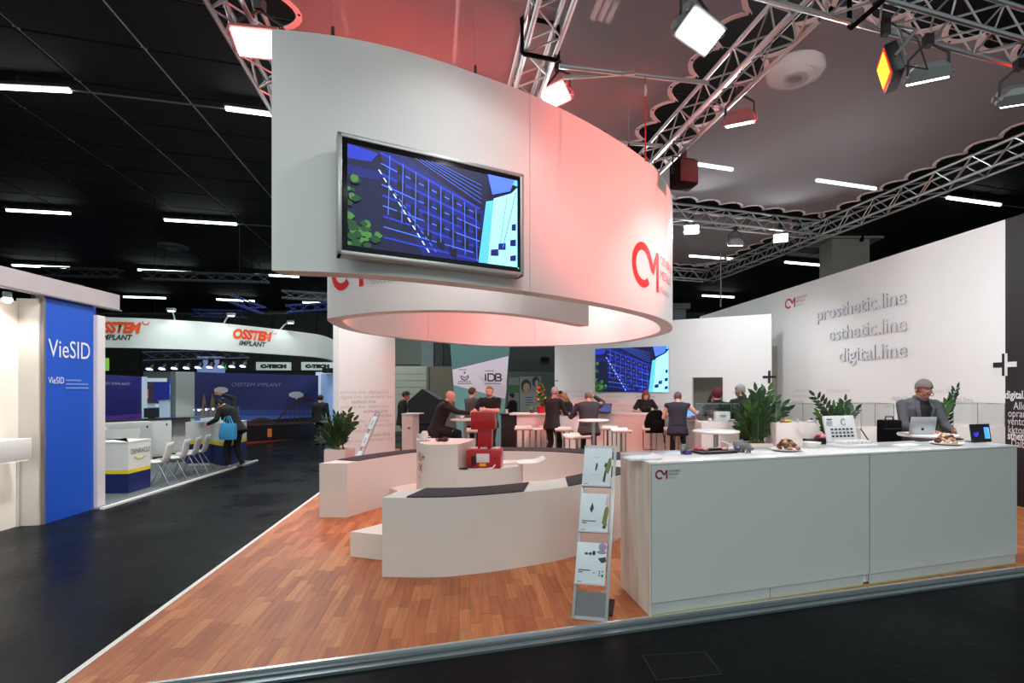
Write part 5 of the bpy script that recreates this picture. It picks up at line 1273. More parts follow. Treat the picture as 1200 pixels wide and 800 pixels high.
t = put('coffee_cup', 'white cup and saucer on the bald man\'s table', 'cup', 541, dC-.02, 1.10); B().lathe([(.0, 0), (.05, 0), (.075, .012), (0, .01)], 20).build('saucer', cupm, t); B().lathe([(0, .012), (.03, .012), (.044, .06), (.04, .06), (0, .02)], 20).build('bowl', cupm, t)
bk = thing('backpack', 'black backpack hanging over the edge of a white stool at the bar', 'backpack', D(767, 10.86, .84), R(6))
o = B(); o.loft([((0, 0, -.12), (1, 0, 0), (0, 1, 0), .20, .10), ((0, 0, .1), (1, 0, 0), (0, 1, 0), .23, .13), ((.02, 0, .28), (1, 0, 0), (0, 1, 0), .19, .12), ((.04, 0, .38), (1, 0, 0), (0, 1, 0), .10, .08)], 20, 3); o.build('sack', BLACKM, bk)
B().loft([((.0, -.13, -.08), (1, 0, 0), (0, 1, 0), .14, .04), ((.0, -.145, .10), (1, 0, 0), (0, 1, 0), .14, .05), ((.0, -.13, .16), (1, 0, 0), (0, 1, 0), .12, .03)], 16, 3).build('front_pocket', BLACKM, bk)
B().tube([(.15, -.05, -.05), (.19, -.1, -.2), (.20, -.08, -.34)], .014, 6).build('strap', BLACK, bk); B().tube([(.0, 0, .37), (.04, 0, .43), (.08, 0, .37)], .010, 6).build('handle', BLACK, bk)
# ------------------------------------------------------------------ left booth: blue panel, lit white niche
bp0, bp1 = G(52, 613.8, FLOOR), G(109.5, 596.5, FLOOR); bd = (bp1-bp0).normalized(); bnn = V((bd.y, -bd.x, 0)); bnn = bnn if bnn.x > 0 else -bnn
ang_b = atan2(bd.y, bd.x); BZ = 2.93; Lp = (bp1-bp0).length
BLUE = mat('booth_blue_print', (22, 84, 196), .45, var=.05); TAUPE = mat('booth_taupe', (176, 164, 166), .5)
pan = thing('booth_wall', 'tall blue booth panel with white lettering at the left edge of the aisle', 'wall', (bp0+bp1)/2, ang_b)
bx((0, .03, BZ/2+.0), (Lp, .06, BZ)).build('board', BLUE, pan)
bx((-Lp/2-.015, .03, BZ/2), (.03, .09, BZ)).build('edge_profile', mat('edge_profile_grey', (132, 122, 120), .4, .4), pan)
def onpan(px): 
    k = (px-CX)/F; return (bp0.x-k*bp0.y)/(k*bd.y-bd.x)
def ppt(px, py, off=.006):
    t = onpan(px); p = bp0+bd*t; return V((p.x, p.y, Z(py, p.y)))+bnn*off, t
WTX = mat('white_panel_print', (236, 238, 242), .5)
def fit(word, px0, px1, py, parent, m, pt, dirv, hpx=None, **k):
    (a, ta), (b_, tb) = pt(px0, py), pt(px1, py); me_w = text_mesh(word, 1.0, shear=k.get('shear', 0)); wd = max(q.co.x for q in me_w.vertices)-min(q.co.x for q in me_w.vertices)
    size = (tb-ta)/wd; sx = 1
    if hpx: size2 = hpx/F*a.y/.72; sx = size/size2; size = size2
    return text('lettering', word, m, plane_mtx(a, dirv), parent, size=size, sx=sx, **k)
fit('VieSID', 56, 105, 417.5, pan, WTX, ppt, bd, hpx=22)
fit('VieSID', 56, 74.5, 449, pan, WTX, ppt, bd, hpx=8)
for py, w_ in ((445.5, 18), (450, 26), (454.5, 27)):
    a, b_ = ppt(76.5, py)[0], ppt(76.5+w_, py)[0]; mid = (a+b_)/2; bx((0, 0, 0), ((b_-a).length, .002, .022)).build('small_text_line', mat('small_text_blue', (110, 150, 220), .5), pan, mtx=pan.matrix_basis.inverted() @ M.Translation(mid) @ M.Rotation(ang_b, 4, 'Z'))
# narrow white return at the end of the blue panel
q0 = bp1+bd*.02; wp = thing('booth_post', 'narrow white end post beside the blue booth panel', 'post', q0+bd*.06, ang_b)
bx((0, .0, 1.40), (.14, .09, 2.80)).build('post', mat('post_white_pink', (226, 216, 216), .5), wp); bx((0, 0, .02), (.15, .10, .04)).build('foot', mat('post_foot', (200, 196, 196), .5), wp)
# lit niche wall, running towards the camera
n1 = bp0-bd*.04-bnn*.24; n0 = n1-bd*2.4
nw = thing('booth_wall', 'glowing white lit booth wall at the far left edge', 'wall', (n0+n1)/2, ang_b)
bx((0, .03, 1.42), (2.4, .06, 2.84)).build('board', mat('niche_white', (246, 238, 226), .6, var=.01), nw)
bx((1.16, -.02, .55), (.012, .02, 1.1)).build('panel_joint', mat('joint_grey', (190, 184, 180), .6), nw)
bx((1.2, -.1, 1.44), (.03, .24, 2.88)).build('return_board', mat('return_taupe', (196, 190, 184), .5), nw)
for k, (z, w_) in enumerate(((2.78, .7), (1.30, .45), (1.06, .72), (.99, .5))): bx((.55+w_/2-.3, -.002, z), (w_, .002, .018)).build('faint_text_line', mat('niche_text', (226, 206, 188), .6), nw)
sf = thing('wall_shelf', 'thick white shelf fixed to the glowing booth wall', 'shelf', n1-bd*1.32+V((0, 0, 1.0))+bnn*.16, ang_b)
bx((0, 0, .0), (2.2, .30, .26), None, .004).build('board', mat('shelf_white', (232, 226, 222), .5), sf); bx((0, .0, -.135), (2.16, .26, .01)).build('light_strip', glow('warm_strip', (255, 240, 214), 1.2), sf)
fa = thing('booth_fascia', 'taupe fascia beam along the top of the blue booth', 'beam', (bp0+bp1)/2+V((0, 0, BZ+.0)), ang_b)
bx((-1.15, .02, .12), (4.0, .10, .24)).build('beam', TAUPE, fa); bx((-1.15, -.045, .0), (4.0, .03, .02)).build('lower_trim', mat('edge_profile_grey', (132, 122, 120), .4, .4), fa)
bfl = struct(bx((0, 0, 0), (2.4, .30, .02)).build('floor_booth_blue', BLUE, None, (n0+n1)/2+bnn*.12+V((0, 0, FLOOR+.012)), ang_b))
sl = thing('booth_spotlight', 'small glaring spotlight under the taupe fascia', 'lamp', G(35, 341, 2.78) if False else n1-bd*.35+bnn*.16+V((0, 0, 2.82)), ang_b)
B().cyl((0, 0, .0), (0, 0, .08), .04, n=14).build('housing', ALUD, sl); B().ball((0, 0, -.01), .045, 12, 8).build('bulb', LAMP, sl)
light('booth_spot', 'SPOT', sl.location+V((.1, 0, -.06)), n1-bd*.6+V((0, 0, .9)), 26, (1, .93, .82), .06, 150, .6)
light('booth_spot', 'SPOT', n1-bd*1.6+bnn*.18+V((0, 0, 2.76)), n1-bd*1.7+V((0, 0, .9)), 26, (1, .93, .82), .06, 150, .6)
light('shelf_glow', 'AREA', n1-bd*1.0+bnn*.22+V((0, 0, .84)), n1-bd*1.0+V((0, 0, 0)), 5, (.9, .95, 1), 1.2, size_y=.1)

# ------------------------------------------------------------------ navy and yellow booth along the aisle
NAVY = mat('navy_print', (20, 30, 92), .45); NAVYD = mat('navy_wall', (30, 36, 92), .5); YELB = mat('yellow_band', (240, 214, 40), .5); CARP = mat('grey_carpet', (104, 110, 116), .95, bump=.4, bscale=120)
k0, k1 = G(117, 597, FLOOR), G(300, 540, FLOOR); kd = (k1-k0).normalized(); kn = V((-kd.y, kd.x, 0)); kn = kn if kn.x < 0 else -kn
struct(B().prism([tuple(p.xy) for p in (k0, k1, k1+kn*5, k0+kn*5)], FLOOR, FLOOR+.02).build('floor_booth_grey', CARP))
struct(B().prism([tuple(p.xy) for p in (k0-kn*.05, k1-kn*.05, k1, k0)], FLOOR, FLOOR+.03).build('trim_4', mat('white_edge_strip', (236, 232, 228), .5)))
def desk(label, pts, ztop, z_y0, z_y1, front_word=None):      # plan polygon in image feet, banded body
    c = sum(pts, V())/len(pts); t = thing('reception_desk', label, 'desk', (c.x, c.y, FLOOR)); pl = [(p-c).xy for p in pts]
    sh = lambda f: [(p.x*f, p.y*f) for p in pl]
    B().prism(sh(.93), .0, .07).build('plinth', mat('plinth_grey', (196, 200, 198), .5), t)
    B().prism(sh(1), .07, z_y0).build('navy_base', NAVY, t); B().prism(sh(1.004), z_y0, z_y1).build('yellow_stripe', YELB, t)
    B().prism(sh(1), z_y1, ztop-.02).build('white_body', mat('desk_white', (232, 230, 226), .5), t); B().prism(sh(1.015), ztop-.02, ztop).build('desk_top', mat('desk_white', (232, 230, 226), .5), t); return t
f0, f1, f2 = G(110, 583.5, FLOOR), G(150.5, 583.0, FLOOR), G(176.5, 575.0, FLOOR)
dk1 = desk('white and navy angular reception desk with yellow stripe and dark lettering', [f0, f1, f2, f2+kn*.7+kd*.1, f0+kd*.7], .89, .38, .44)
dd = (f2-f1).normalized(); dn_ = V((dd.y, -dd.x, 0))
def dpt(px, py):
    k = (px-CX)/F; t = (f1.x-k*f1.y)/(k*dd.y-dd.x); p = f1+dd*t; return V((p.x, p.y, Z(py, p.y)))+dn_*.01, t
fit('DENRACLE', 152.5, 174.5, 532, dk1, mat('print_dark_slate', (70, 70, 84), .5), dpt, dd, hpx=6)
pA_, tA_ = dpt(157, 534.5); pB2, tB_ = dpt(170, 533)
md = plane_mtx(pA_, dd); wA_ = tB_-tA_
o = stroke([(wA_*i/12, -.055*sin(pi*i/12)) for i in range(13)], .02).build('smile_mark', YELB, None); o.data.transform(dk1.matrix_basis.inverted() @ md); o.parent = dk1
# rounded white counter with glass showcase, where the woman leans
g0, g1, g2 = G(247, 546, FLOOR), G(266, 549.5, FLOOR), G(289, 541, FLOOR)
cu_ = [tuple(p.xy) for p in (g0, g0.lerp(g1, .5)+V((0, -.06, 0)), g1, g1.lerp(g2, .5)+V((.05, -.08, 0)), g2)]
gp_ = [V((*p.xy, 0)) for p in spline(cu_, 14)]+[g2+kn*.9, g0+kn*.5]
dk2 = desk('rounded white and navy counter carrying the glass showcase beside the stooping woman', gp_, .99, .50, .58)
sc2 = thing('glass_showcase', 'low glass showcase with lit samples on the rounded navy counter', 'showcase', D(253, 11.2, FLOOR+.99), ang_b)
for c, s in (((0, -.25, .16), (1.0, .01, .32)), ((0, .25, .16), (1.0, .01, .32)), ((-.5, 0, .16), (.01, .5, .32)), ((.5, 0, .16), (.01, .5, .32)), ((0, 0, .325), (1.02, .52, .01))): bx(c, s).build('glass_pane', GLASS, sc2)
bx((0, 0, .012), (.98, .48, .02)).build('floor_plate', mat('showcase_floor', (190, 200, 220), .4), sc2)
for i in range(5): bx(((i-2)*.18, 0, .06), (.10, .2, .07)).build('sample_block', mat('sample_white', (226, 232, 240), .4), sc2)
for i in range(3): B().ball(((i-1)*.28, .2, .27), .022, 8, 6).build('spot', glow('cool_spot', (220, 235, 255), 6), sc2)
# chairs
def make_chair(label):
    t = thing('shell_chair', label, 'chair', (0, 0, 0), 0, 'four white shell chairs along the booth edge'); n = 13; prof = [(-.21, .43), (-.17, .445), (-.05, .44), (.08, .43), (.17, .44), (.215, .48), (.24, .56), (.255, .66), (.275, .76), (.29, .83)]
    vs = []; fs = []
    for j, (y, z) in enumerate(prof):
        wd = .205 if j < 5 else .20-.012*(j-5)
        for i in range(n): f = i/(n-1)*2-1; vs.append((wd*f, y-(.05*f*f if j >= 5 else 0), z+.035*f**4*(1 if j < 6 else 0)))
    for j in range(len(prof)-1):
        for i in range(n-1): fs.append((j*n+i, j*n+i+1, (j+1)*n+i+1, (j+1)*n+i))
    o = B().add(vs, fs).build('shell', mat('chair_shell', (212, 208, 204), .5), t); sd = o.modifiers.new('solid', 'SOLIDIFY'); sd.thickness = .012
    for sx in (-1, 1):
        B().cyl((sx*.13, -.10, .43), (sx*.24, -.26, 0), .011, n=8).build('leg', CHROME, t); B().cyl((sx*.13, .10, .43), (sx*.24, .30, 0), .011, n=8).build('leg', CHROME, t)
    return t
CH = [((190, 569), 'nearest of the four white chairs, next to the angular desk'), ((211, 562.5), 'second of the four white chairs along the booth edge'), ((225, 557), 'third of the four white chairs along the booth edge'), ((236, 553), 'farthest of the four white chairs, by the rounded counter')]
ch0 = make_chair(CH[0][1])
for i, ((px, py), lb) in enumerate(CH):
    p = G(px, py, FLOOR+.02); o = ch0 if i == 0 else copy_tree(ch0, p, 0, lb)
    o.location = p+kn*.12; o.rotation_euler.z = R(-66); o.scale = (.93, .93, .92)
# back counter of cabinets with dark top
for i in range(3):
    p = D(160+24*i, 11.6+.75*i); t = thing('booth_cabinet', 'white booth cabinet, %s of three behind the white chairs' % ('left', 'middle', 'right')[i], 'cabinet', (p.x-.3, p.y, FLOOR+.02), R(58), 'white cabinets behind the chairs')
    bx((0, 0, .46), (.93, .45, .92)).build('body', mat('desk_white', (232, 230, 226), .5), t); bx((0, -.232, .47), (.88, .014, .84)).build('door', WHITE, t); bx((.36, -.243, .80), (.03, .01, .05)).build('lock', mat('dark_grey', (40, 40, 44), .6), t)
t = thing('worktop', 'long dark worktop over the white booth cabinets', 'worktop', (D(184, 12.35).x-.3, 12.35, FLOOR+.94), R(58)); bx((0, 0, .02), (2.7, .5, .04)).build('top_board', mat('dark_worktop', (34, 36, 44), .3), t)
t = thing('boxed_monitor', 'small dark monitor on the booth worktop', 'monitor', (D(187, 12.5).x-.2, 12.5, FLOOR+.98), R(30)); bx((0, 0, .14), (.30, .04, .24)).build('screen', mat('screen_off', (14, 18, 36), .2), t); bx((0, .03, .02), (.14, .1, .03)).build('foot', BLACK, t)
# domed white seat back at the left
t = thing('dome_seat', 'white rounded seat back showing above the angular desk', 'chair', D(106, 9.6, FLOOR)); B().ball((0, 0, .68), (.30, .3, .42), 24, 14).build('shell', mat('dome_white', (220, 226, 226), .4), t); B().cyl((0, 0, 0), (0, 0, .35), .12, n=16).build('foot', CHROME, t)
t = thing('shell_chair', 'white chair pushed behind the angular desk', 'chair', G(137, 560, FLOOR+.02), R(20))
B().box((0, .2, .72), (.55, .04, .40), Q((1, 0, 0), -.15), .015).build('backrest', mat('chair_shell', (212, 208, 204), .5), t); bx((0, -.02, .45), (.5, .45, .04), None, .015).build('seat', mat('chair_shell', (212, 208, 204), .5), t)
for sx in (-1, 1):
    for sy in (-1, 1): B().cyl((sx*.2, sy*.18, .44), (sx*.22, sy*.2, 0), .011, n=8).build('leg', CHROME, t)
# navy walls
def print_wall(nm, label, px0, d0, px1, d1, zt, m, th=.12, z0=FLOOR):
    a, c = D(px0, d0), D(px1, d1); dv = (c-a).normalized(); t = thing(nm, label, 'wall', (a+c)/2+V((0, 0, z0)), atan2(dv.y, dv.x)); L_ = (c-a).length
    bx((0, th/2, (zt-z0)/2), (L_, th, zt-z0)).build('board', m, t); return t, a, dv, L_
def flatpolys(t, W, polys, nm='print', off=-.004):             # printed picture on a wall: (material, points in metres from the lower left)
    ms = []; b = B()
    for k, (m, pts) in enumerate(polys):
        if m not in ms: ms.append(m)
        b.mi = ms.index(m); b.add([(x-W/2, off-.0004*k, z) for x, z in pts], [tuple(range(len(pts)))])
    return b.build(nm, ms, t, smooth=False)
w1, a1, v1, L1 = print_wall('booth_wall', 'left dark blue booth wall with violet horizon', 100, 12.0, 166, 15.0, 2.06, mat('navy_violet_wall', (28, 24, 104), .5, var=.3, vscale=.6))
HZ = mat('horizon_violet', (96, 40, 150), .5); CTY = mat('city_dark', (26, 22, 44), .6); GLW = mat('city_lights', (190, 150, 110), .5)
flatpolys(w1, L1, [(HZ, [(0, .80), (L1, .80), (L1, .98), (0, 1.02)]), (CTY, [(0, .3), (L1, .3), (L1, .84), (L1*.8, .80), (L1*.75, .92), (L1*.7, .80), (0, .82)])]+[(GLW, [(L1*(.3+.07*i), .74+.02*(i % 3)), (L1*(.3+.07*i)+.05, .74+.02*(i % 3)), (L1*(.3+.07*i)+.05, .79+.02*(i % 3)), (L1*(.3+.07*i), .79+.02*(i % 3))]) for i in range(9)])
def wpt(a, v, nrm=None):
    nv = V((v.y, -v.x, 0))
    def f(px, py):
        k = (px-CX)/F; t = (a.x-k*a.y)/(k*v.y-v.x); p = a+v*t; return V((p.x, p.y, Z(py, p.y)))+nv*.012, t
    return f
SLV = mat('silver_print', (150, 156, 190), .5)
fit('OSSTEM IMPLANT', 104, 151.5, 450.5, w1, SLV, wpt(a1, v1), v1, hpx=3.6, shear=.3)
t, *_ = print_wall('booth_post', 'pale blue-white upright at the end of the left navy wall', 165.5, 15.0, 172.5, 15.2, 2.06, mat('post_bluewhite', (200, 214, 226), .5), .3)
t, *_ = print_wall('booth_post', 'grey-white upright left of the big night city print', 206, 13.6, 228, 14.0, 2.17, mat('post_greywhite', (170, 180, 178), .5), .3)
w2, a2, v2, L2 = print_wall('booth_wall', 'big night city print wall with cathedral towers and arched bridge', 226, 14.0, 373, 17.7, 2.17, mat('night_blue_wall', (40, 46, 104), .5, var=.03))
f2_ = wpt(a2, v2); 
def P2(px, py):
    p, t_ = f2_(px, py); return (t_, p.z-FLOOR)
SK = [mat('sky_%d' % i, c, .5, var=.02) for i, c in enumerate([(36, 46, 100), (44, 64, 132), (62, 90, 160), (96, 120, 176), (140, 140, 160)])]
RIV = mat('river_dark', (20, 16, 22), .4); BRG = mat('bridge_brown', (66, 42, 36), .6); STN = mat('cathedral_stone', (128, 104, 76), .6); STD = mat('cathedral_shadow', (72, 62, 56), .6); ORG2 = mat('orange_glow_print', (226, 120, 36), .5); REDS = mat('red_bank_print', (150, 44, 38), .5); CLD = mat('bubble_print', (186, 186, 196), .5)
polys = []
for i, (y0, y1) in enumerate(((470, 480), (480, 487), (487, 492), (492, 496))): polys.append((SK[i], [P2(228, y1+1), P2(372, y1-.5), P2(372, y0), P2(228, y0)]))
polys.append((RIV, [P2(228, 524), P2(372, 512), P2(372, 488), P2(228, 497)]))
arch = [P2(286+85*i/16, 494-17*sin(pi*.55*i/16)) for i in range(17)]
for (xa, xb, pk, yb) in ((286, 328, 8, 497), (322, 400, 29, 494)):
    up = [(xa+(xb-xa)*i/14, yb-pk*sin(pi*i/14)) for i in range(15)]; up = [p for p in up if p[0] <= 372]; lo = [(x, min(yb, y+3.0)) for x, y in up]
    polys.append((BRG, [P2(*p) for p in up]+[P2(*p) for p in reversed(lo)]))
    for j in range(1, len(up)): 
        x, y = up[j]; polys.append((BRG, [P2(x, yb), P2(x+.9, yb), P2(x+.9, y+1), P2(x, y+1)]))
polys.append((BRG, [P2(286, 499), P2(372, 496), P2(372, 493), P2(286, 496)]))
polys.append((RIV, [P2(322, 514), P2(330, 513), P2(330, 498), P2(322, 498)])); polys.append((ORG2, [P2(313, 512), P2(318, 512), P2(318, 502), P2(313, 502)])); polys.append((REDS, [P2(228, 527), P2(372, 513.5), P2(352, 514), P2(228, 521)]))
for bx_ in (238.5, 248.5):
    for m, w_, yt, yb in ((STN, 7, 478, 492), (STN, 4.4, 470, 478)): polys.append((m, [P2(bx_-w_/2, yb), P2(bx_+w_/2, yb), P2(bx_+w_/2, yt), P2(bx_-w_/2, yt)]))
    polys.append((STN, [P2(bx_-2.2, 470), P2(bx_+2.2, 470), P2(bx_, 460)])); polys.append((STD, [P2(bx_, 492), P2(bx_+1.4, 492), P2(bx_+1.4, 474), P2(bx_, 474)]))
polys.append((STD, [P2(252, 492), P2(266, 493), P2(266, 487), P2(252, 485)])); polys.append((STN, [P2(234, 494), P2(268, 495), P2(268, 491), P2(234, 490)]))
for cx_, cy_, rx in ((258.5, 457, 8), (346.5, 462.5, 8.5)):
    polys.append((CLD, [P2(cx_+rx*cos(2*pi*i/16)*(1+.08*(i % 2)), cy_+3.6*sin(2*pi*i/16)*(1+.1*(i % 2))) for i in range(16)])); polys.append((CLD, [P2(cx_-2, cy_+2), P2(cx_+2, cy_+2), P2(cx_+.5, cy_+6)]))
flatpolys(w2, L2, polys)
fit('OSSTEM IMPLANT', 270, 329, 452.5, w2, mat('silver_print_2', (132, 138, 172), .5), f2_, v2, hpx=4.6, shear=.3)
# white curved header with orange and dark lettering
hpth = [V((-13.6, 11.6, 0)), V((-11.75, 12.0, 0)), V((-9.85, 12.5, 0)), V((-9.2, 13.3, 0)), V((-8.75, 14.5, 0)), V((-8.55, 15.9, 0)), V((-8.9, 17.7, 0))]
hpt_px = [(60, 11.3), (118, 11.8), (160, 12.0), (200, 12.3), (250, 12.8), (300, 13.7), (360, 15.2), (380, 16.1), (392, 17.6), (396, 19.0)]
hp_ = even(spline([tuple(D(px, d).xy) for px, d in hpt_px], 200), 121); HB, HT = 2.69, 3.42
hin = []
for i in range(121):
    t_ = (hp_[min(i+1, 120)]-hp_[max(i-1, 0)]).normalized(); hin.append(hp_[i]+V((-t_.y, t_.x, 0))*.15)
hd = thing('curved_header', 'white curved overhead header with orange and dark lettering over the navy booth', 'banner', (0, 0, 0)); HW_ = mat('header_white', (214, 222, 220), .5, var=.02)
for a, c in ((0, 40), (40, 80), (80, 120)): B().strip(hp_[a:c+1], hin[a:c+1], HB, HT).build('panel', HW_, hd)
HL = [0]
for a, c in zip(hp_, hp_[1:]): HL.append(HL[-1]+(c-a).length)
def hpt(s, z):
    s = min(max(s, 0), HL[-1]-1e-4); k = max(i for i in range(121) if HL[i] <= s); k = min(k, 119); f = (s-HL[k])/(HL[k+1]-HL[k]); p = hp_[k].lerp(hp_[k+1], f); t_ = (hp_[k+1]-hp_[k]).normalized(); return V((p.x, p.y, z))+V((t_.y, -t_.x, 0))*.012
def hs(px): return HL[min(range(121), key=lambda i: abs(CX+F*hp_[i].x/hp_[i].y-px))]
ORL = mat('orange_lettering', (236, 84, 30), .5); DKL = mat('dark_slate_lettering', (58, 66, 70), .5)
for px0, px1, px2, px3 in ((106, 167, 119, 157), (272, 319, 280, 311)):
    for word, a, c, z0, hm, m, bo in (('OSSTEM', px0, px1, 3.06, .25, ORL, .02), ('IMPLANT', px2, px3, 2.88, .13, DKL, .006)):
        me_w = text_mesh(word, 1.0, shear=.25); wd = max(q.co.x for q in me_w.vertices); sA_, sB_ = hs(a), hs(c); sz = hm/.72; kx2 = (sB_-sA_)/wd/sz
        text('lettering', word, m, None, hd, warp=lambda q, sA_=sA_, z0=z0, kx2=kx2: hpt(sA_+q.x*kx2, z0+q.y), size=sz, shear=.25, bold=bo)
    b = B(); sc_ = hs(px1)+.10
    stroke([(.06*cos(R(160+i*20)), .06*sin(R(160+i*20))) for i in range(11)], .022, b, warp=lambda q: hpt(sc_+q.x, 3.33+q.y)); b.build('crescent_mark', ORL, hd)
for px, lb in ((205, 'first'), (262, 'second'), (330, 'third')):
    s_ = hs(px); p = hpt(s_, HT); k_ = min(range(121), key=lambda i: abs(HL[i]-s_)); t_ = (hp_[min(k_+1, 120)]-hp_[k_-1]).normalized(); n_ = V((t_.y, -t_.x, 0))
    t = thing('arm_spotlight', 'small spotlight on an arm over the curved header, %s from the left' % lb, 'lamp', p-n_*.1, 0, 'arm spotlights over the curved header')
    B().tube([(0, 0, 0), tuple(n_*.2+V((0, 0, .14))), tuple(n_*.42+V((0, 0, .22)))], .018, 6).build('arm', ALU, t); B().box(tuple(n_*.46+V((0, 0, .21))), (.16, .1, .07)).build('head', ALUD, t); bx(tuple(n_*.46+V((0, 0, .168))), (.12, .07, .012)).build('lens', LAMP, t)
    light('arm_beam', 'SPOT', p+n_*.45+V((0, 0, .12)), p-n_*.0+V((0, 0, -.5)), 8, (.93, 1, .98), .05, 100, .7)
# moving heads under the header on a short truss
truss('stage_truss', 'short dark truss with a row of blue-white stage lights under the curved header', D(168, 15.0, 2.55), D(292, 16.5, 2.72), .25, .35, .02, 'small trusses over the other booths', mat('dark_truss', (66, 70, 92), .5, .5), True)
stg = [o for o in COL.objects if o.name == 'stage_truss'][0]
for f_ in (.1, .9):
    q_ = (D(292, 16.5, 2.72)-D(168, 15.0, 2.55))*f_; B().cyl(q_+V((0, 0, .25)), V((q_.x, q_.y, CZ+.055-2.55)), .006, n=5).build('wire', BLACKM, stg)
BLG = glow('blue_white_lens', (176, 196, 255), 7)
for i in range(9):
    p = D(168, 15.0, 2.55).lerp(D(292, 16.5, 2.72), .06+.11*i)+V((0, 0, -.17)); px = 0; t = thing('stage_light', 'blue-white stage light under the curved header, number %s from the left' % ('one', 'two', 'three', 'four', 'five', 'six', 'seven', 'eight', 'nine')[i], 'lamp', p, 0, 'row of stage lights under the curved header')
    B().cyl((0, .08, .05), (0, -.03, -.10), .085, .10, 12).build('body', BLACK, t); B().cyl((0, -.03, -.10), (0, -.035, -.115), .085, n=12).build('lens', BLG, t); bx((0, .04, .125), (.16, .06, .17)).build('bracket', BLACK, t)
# small trusses high over the other booths
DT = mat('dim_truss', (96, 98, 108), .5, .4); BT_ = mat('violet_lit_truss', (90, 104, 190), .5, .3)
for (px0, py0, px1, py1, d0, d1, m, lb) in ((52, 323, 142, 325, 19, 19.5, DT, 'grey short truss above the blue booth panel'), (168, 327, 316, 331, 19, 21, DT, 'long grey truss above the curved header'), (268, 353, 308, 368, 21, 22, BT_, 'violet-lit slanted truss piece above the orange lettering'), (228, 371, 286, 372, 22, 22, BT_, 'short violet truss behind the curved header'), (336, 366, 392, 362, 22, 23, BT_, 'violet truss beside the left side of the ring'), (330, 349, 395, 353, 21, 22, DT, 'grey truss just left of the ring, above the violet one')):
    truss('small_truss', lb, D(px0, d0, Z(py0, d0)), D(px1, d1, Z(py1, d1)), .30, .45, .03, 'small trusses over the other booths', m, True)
    tt_ = COL.objects[-1].parent; e_ = D(px1, d1, Z(py1, d1))-D(px0, d0, Z(py0, d0))
    for f_ in (.15, .85): q_ = e_*f_; B().cyl(q_+V((0, 0, .3)), V((q_.x, q_.y, CZ+.055-tt_.location.z)), .006, n=5).build('wire', BLACKM, tt_)
# hanging signs
def sign(label, px0, px1, py0, py1, d, word, m=None, wm=None, hp=5):
    a, c = D(px0, d), D(px1, d+.2); dv = (c-a).normalized(); zt, zb = Z(py0, d), Z(py1, d); t = thing('hanging_sign', label, 'sign', (a+c)/2+V((0, 0, zb)), atan2(dv.y, dv.x), 'pale hanging signs in the next aisle'); L_ = (c-a).length
    bx((0, .06, (zt-zb)/2), (L_, .12, zt-zb)).build('box', m or mat('sign_pale', (196, 208, 206), .5), t)
    for sx in (-1, 1): B().cyl((sx*L_*.4, .06, zt-zb), (sx*L_*.4, .06, CZ+.055-zb), .006, n=5).build('wire', BLACKM, t)
    if word: fit(word, px0+(px1-px0)*.14, px0+(px1-px0)*.86, (py0+py1)/2+hp/2, t, wm or INK, wpt(a, dv), dv, hpx=hp, bold=.02)
    return t
sign('left pale hanging sign with black lettering beyond the print wall', 300, 340, 424, 433.5, 20, 'C-TECH', hp=3.6)
sign('right pale hanging sign with black lettering next to the left text wall', 353, 390, 424, 433.5, 21, 'C-TECH', hp=3.6)
sign('small green and white hanging sign at far left beside the blue booth', 117.5, 128, 419, 434, 16, '', mat('sign_green', (120, 190, 60), .5, emit=.3)); sign('small green hanging sign at the left edge of the text wall', 384, 397, 427, 437.5, 23, '', mat('sign_green', (120, 190, 60), .5, emit=.3))
# blue-lit upright and exit sign on the hall wall
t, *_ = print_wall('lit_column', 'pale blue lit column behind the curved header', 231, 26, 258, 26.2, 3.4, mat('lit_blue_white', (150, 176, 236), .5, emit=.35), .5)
t = thing('exit_sign', 'small green running-man exit sign on the hall wall', 'sign', D(261.5, 37.965, Z(429, 37.965))); bx((0, 0, 0), (.4, .08, .5)).build('box', glow('exit_green', (40, 170, 90), .8), t); bx((0, -.045, 0), (.1, .01, .2)).build('figure', mat('exit_white', (230, 240, 230), .5), t)
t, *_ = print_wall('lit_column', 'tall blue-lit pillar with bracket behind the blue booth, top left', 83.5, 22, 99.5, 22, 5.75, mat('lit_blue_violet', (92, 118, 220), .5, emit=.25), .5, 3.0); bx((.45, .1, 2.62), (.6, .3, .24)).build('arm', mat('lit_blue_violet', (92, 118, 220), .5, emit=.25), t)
t, *_ = print_wall('hall_column', 'grey hall column behind the blue booth, top left', 36, 24, 83, 24, 6.9, mat('column_dim', (96, 96, 96), .7), .6, 2.0)
# pillars behind the tall white wall
def pillar(label, px0, px1, pyt, d, m):
    w_ = (px1-px0)/F*d; zt = Z(pyt, d); t = thing('hall_column', label, 'column', D((px0+px1)/2, d, FLOOR), 0, 'concrete columns of the hall'); bx((0, .5, (zt-FLOOR)/2), (w_*.76, 1.0, zt-FLOOR)).build('shaft', m, t); bx((0, .5, zt-FLOOR+.18), (w_*1.25, 1.3, .36)).build('capital', m, t)
pillar('beige concrete column rising behind the tall white wall', 968, 1026, 280, 19.0, mat('column_beige', (206, 198, 188), .8)); pillar('distant grey column beside the right edge of the ring', 786, 806, 362, 32, mat('column_grey', (150, 154, 160), .8))
b = bx((0, 0, 0), (.10, .10, .3)).build('beam_clamp', BLACKM, None, D(1010, 18.9, Z(278, 18.9))); tag(b, 'small dark clamp on the beige column top', 'clamp')

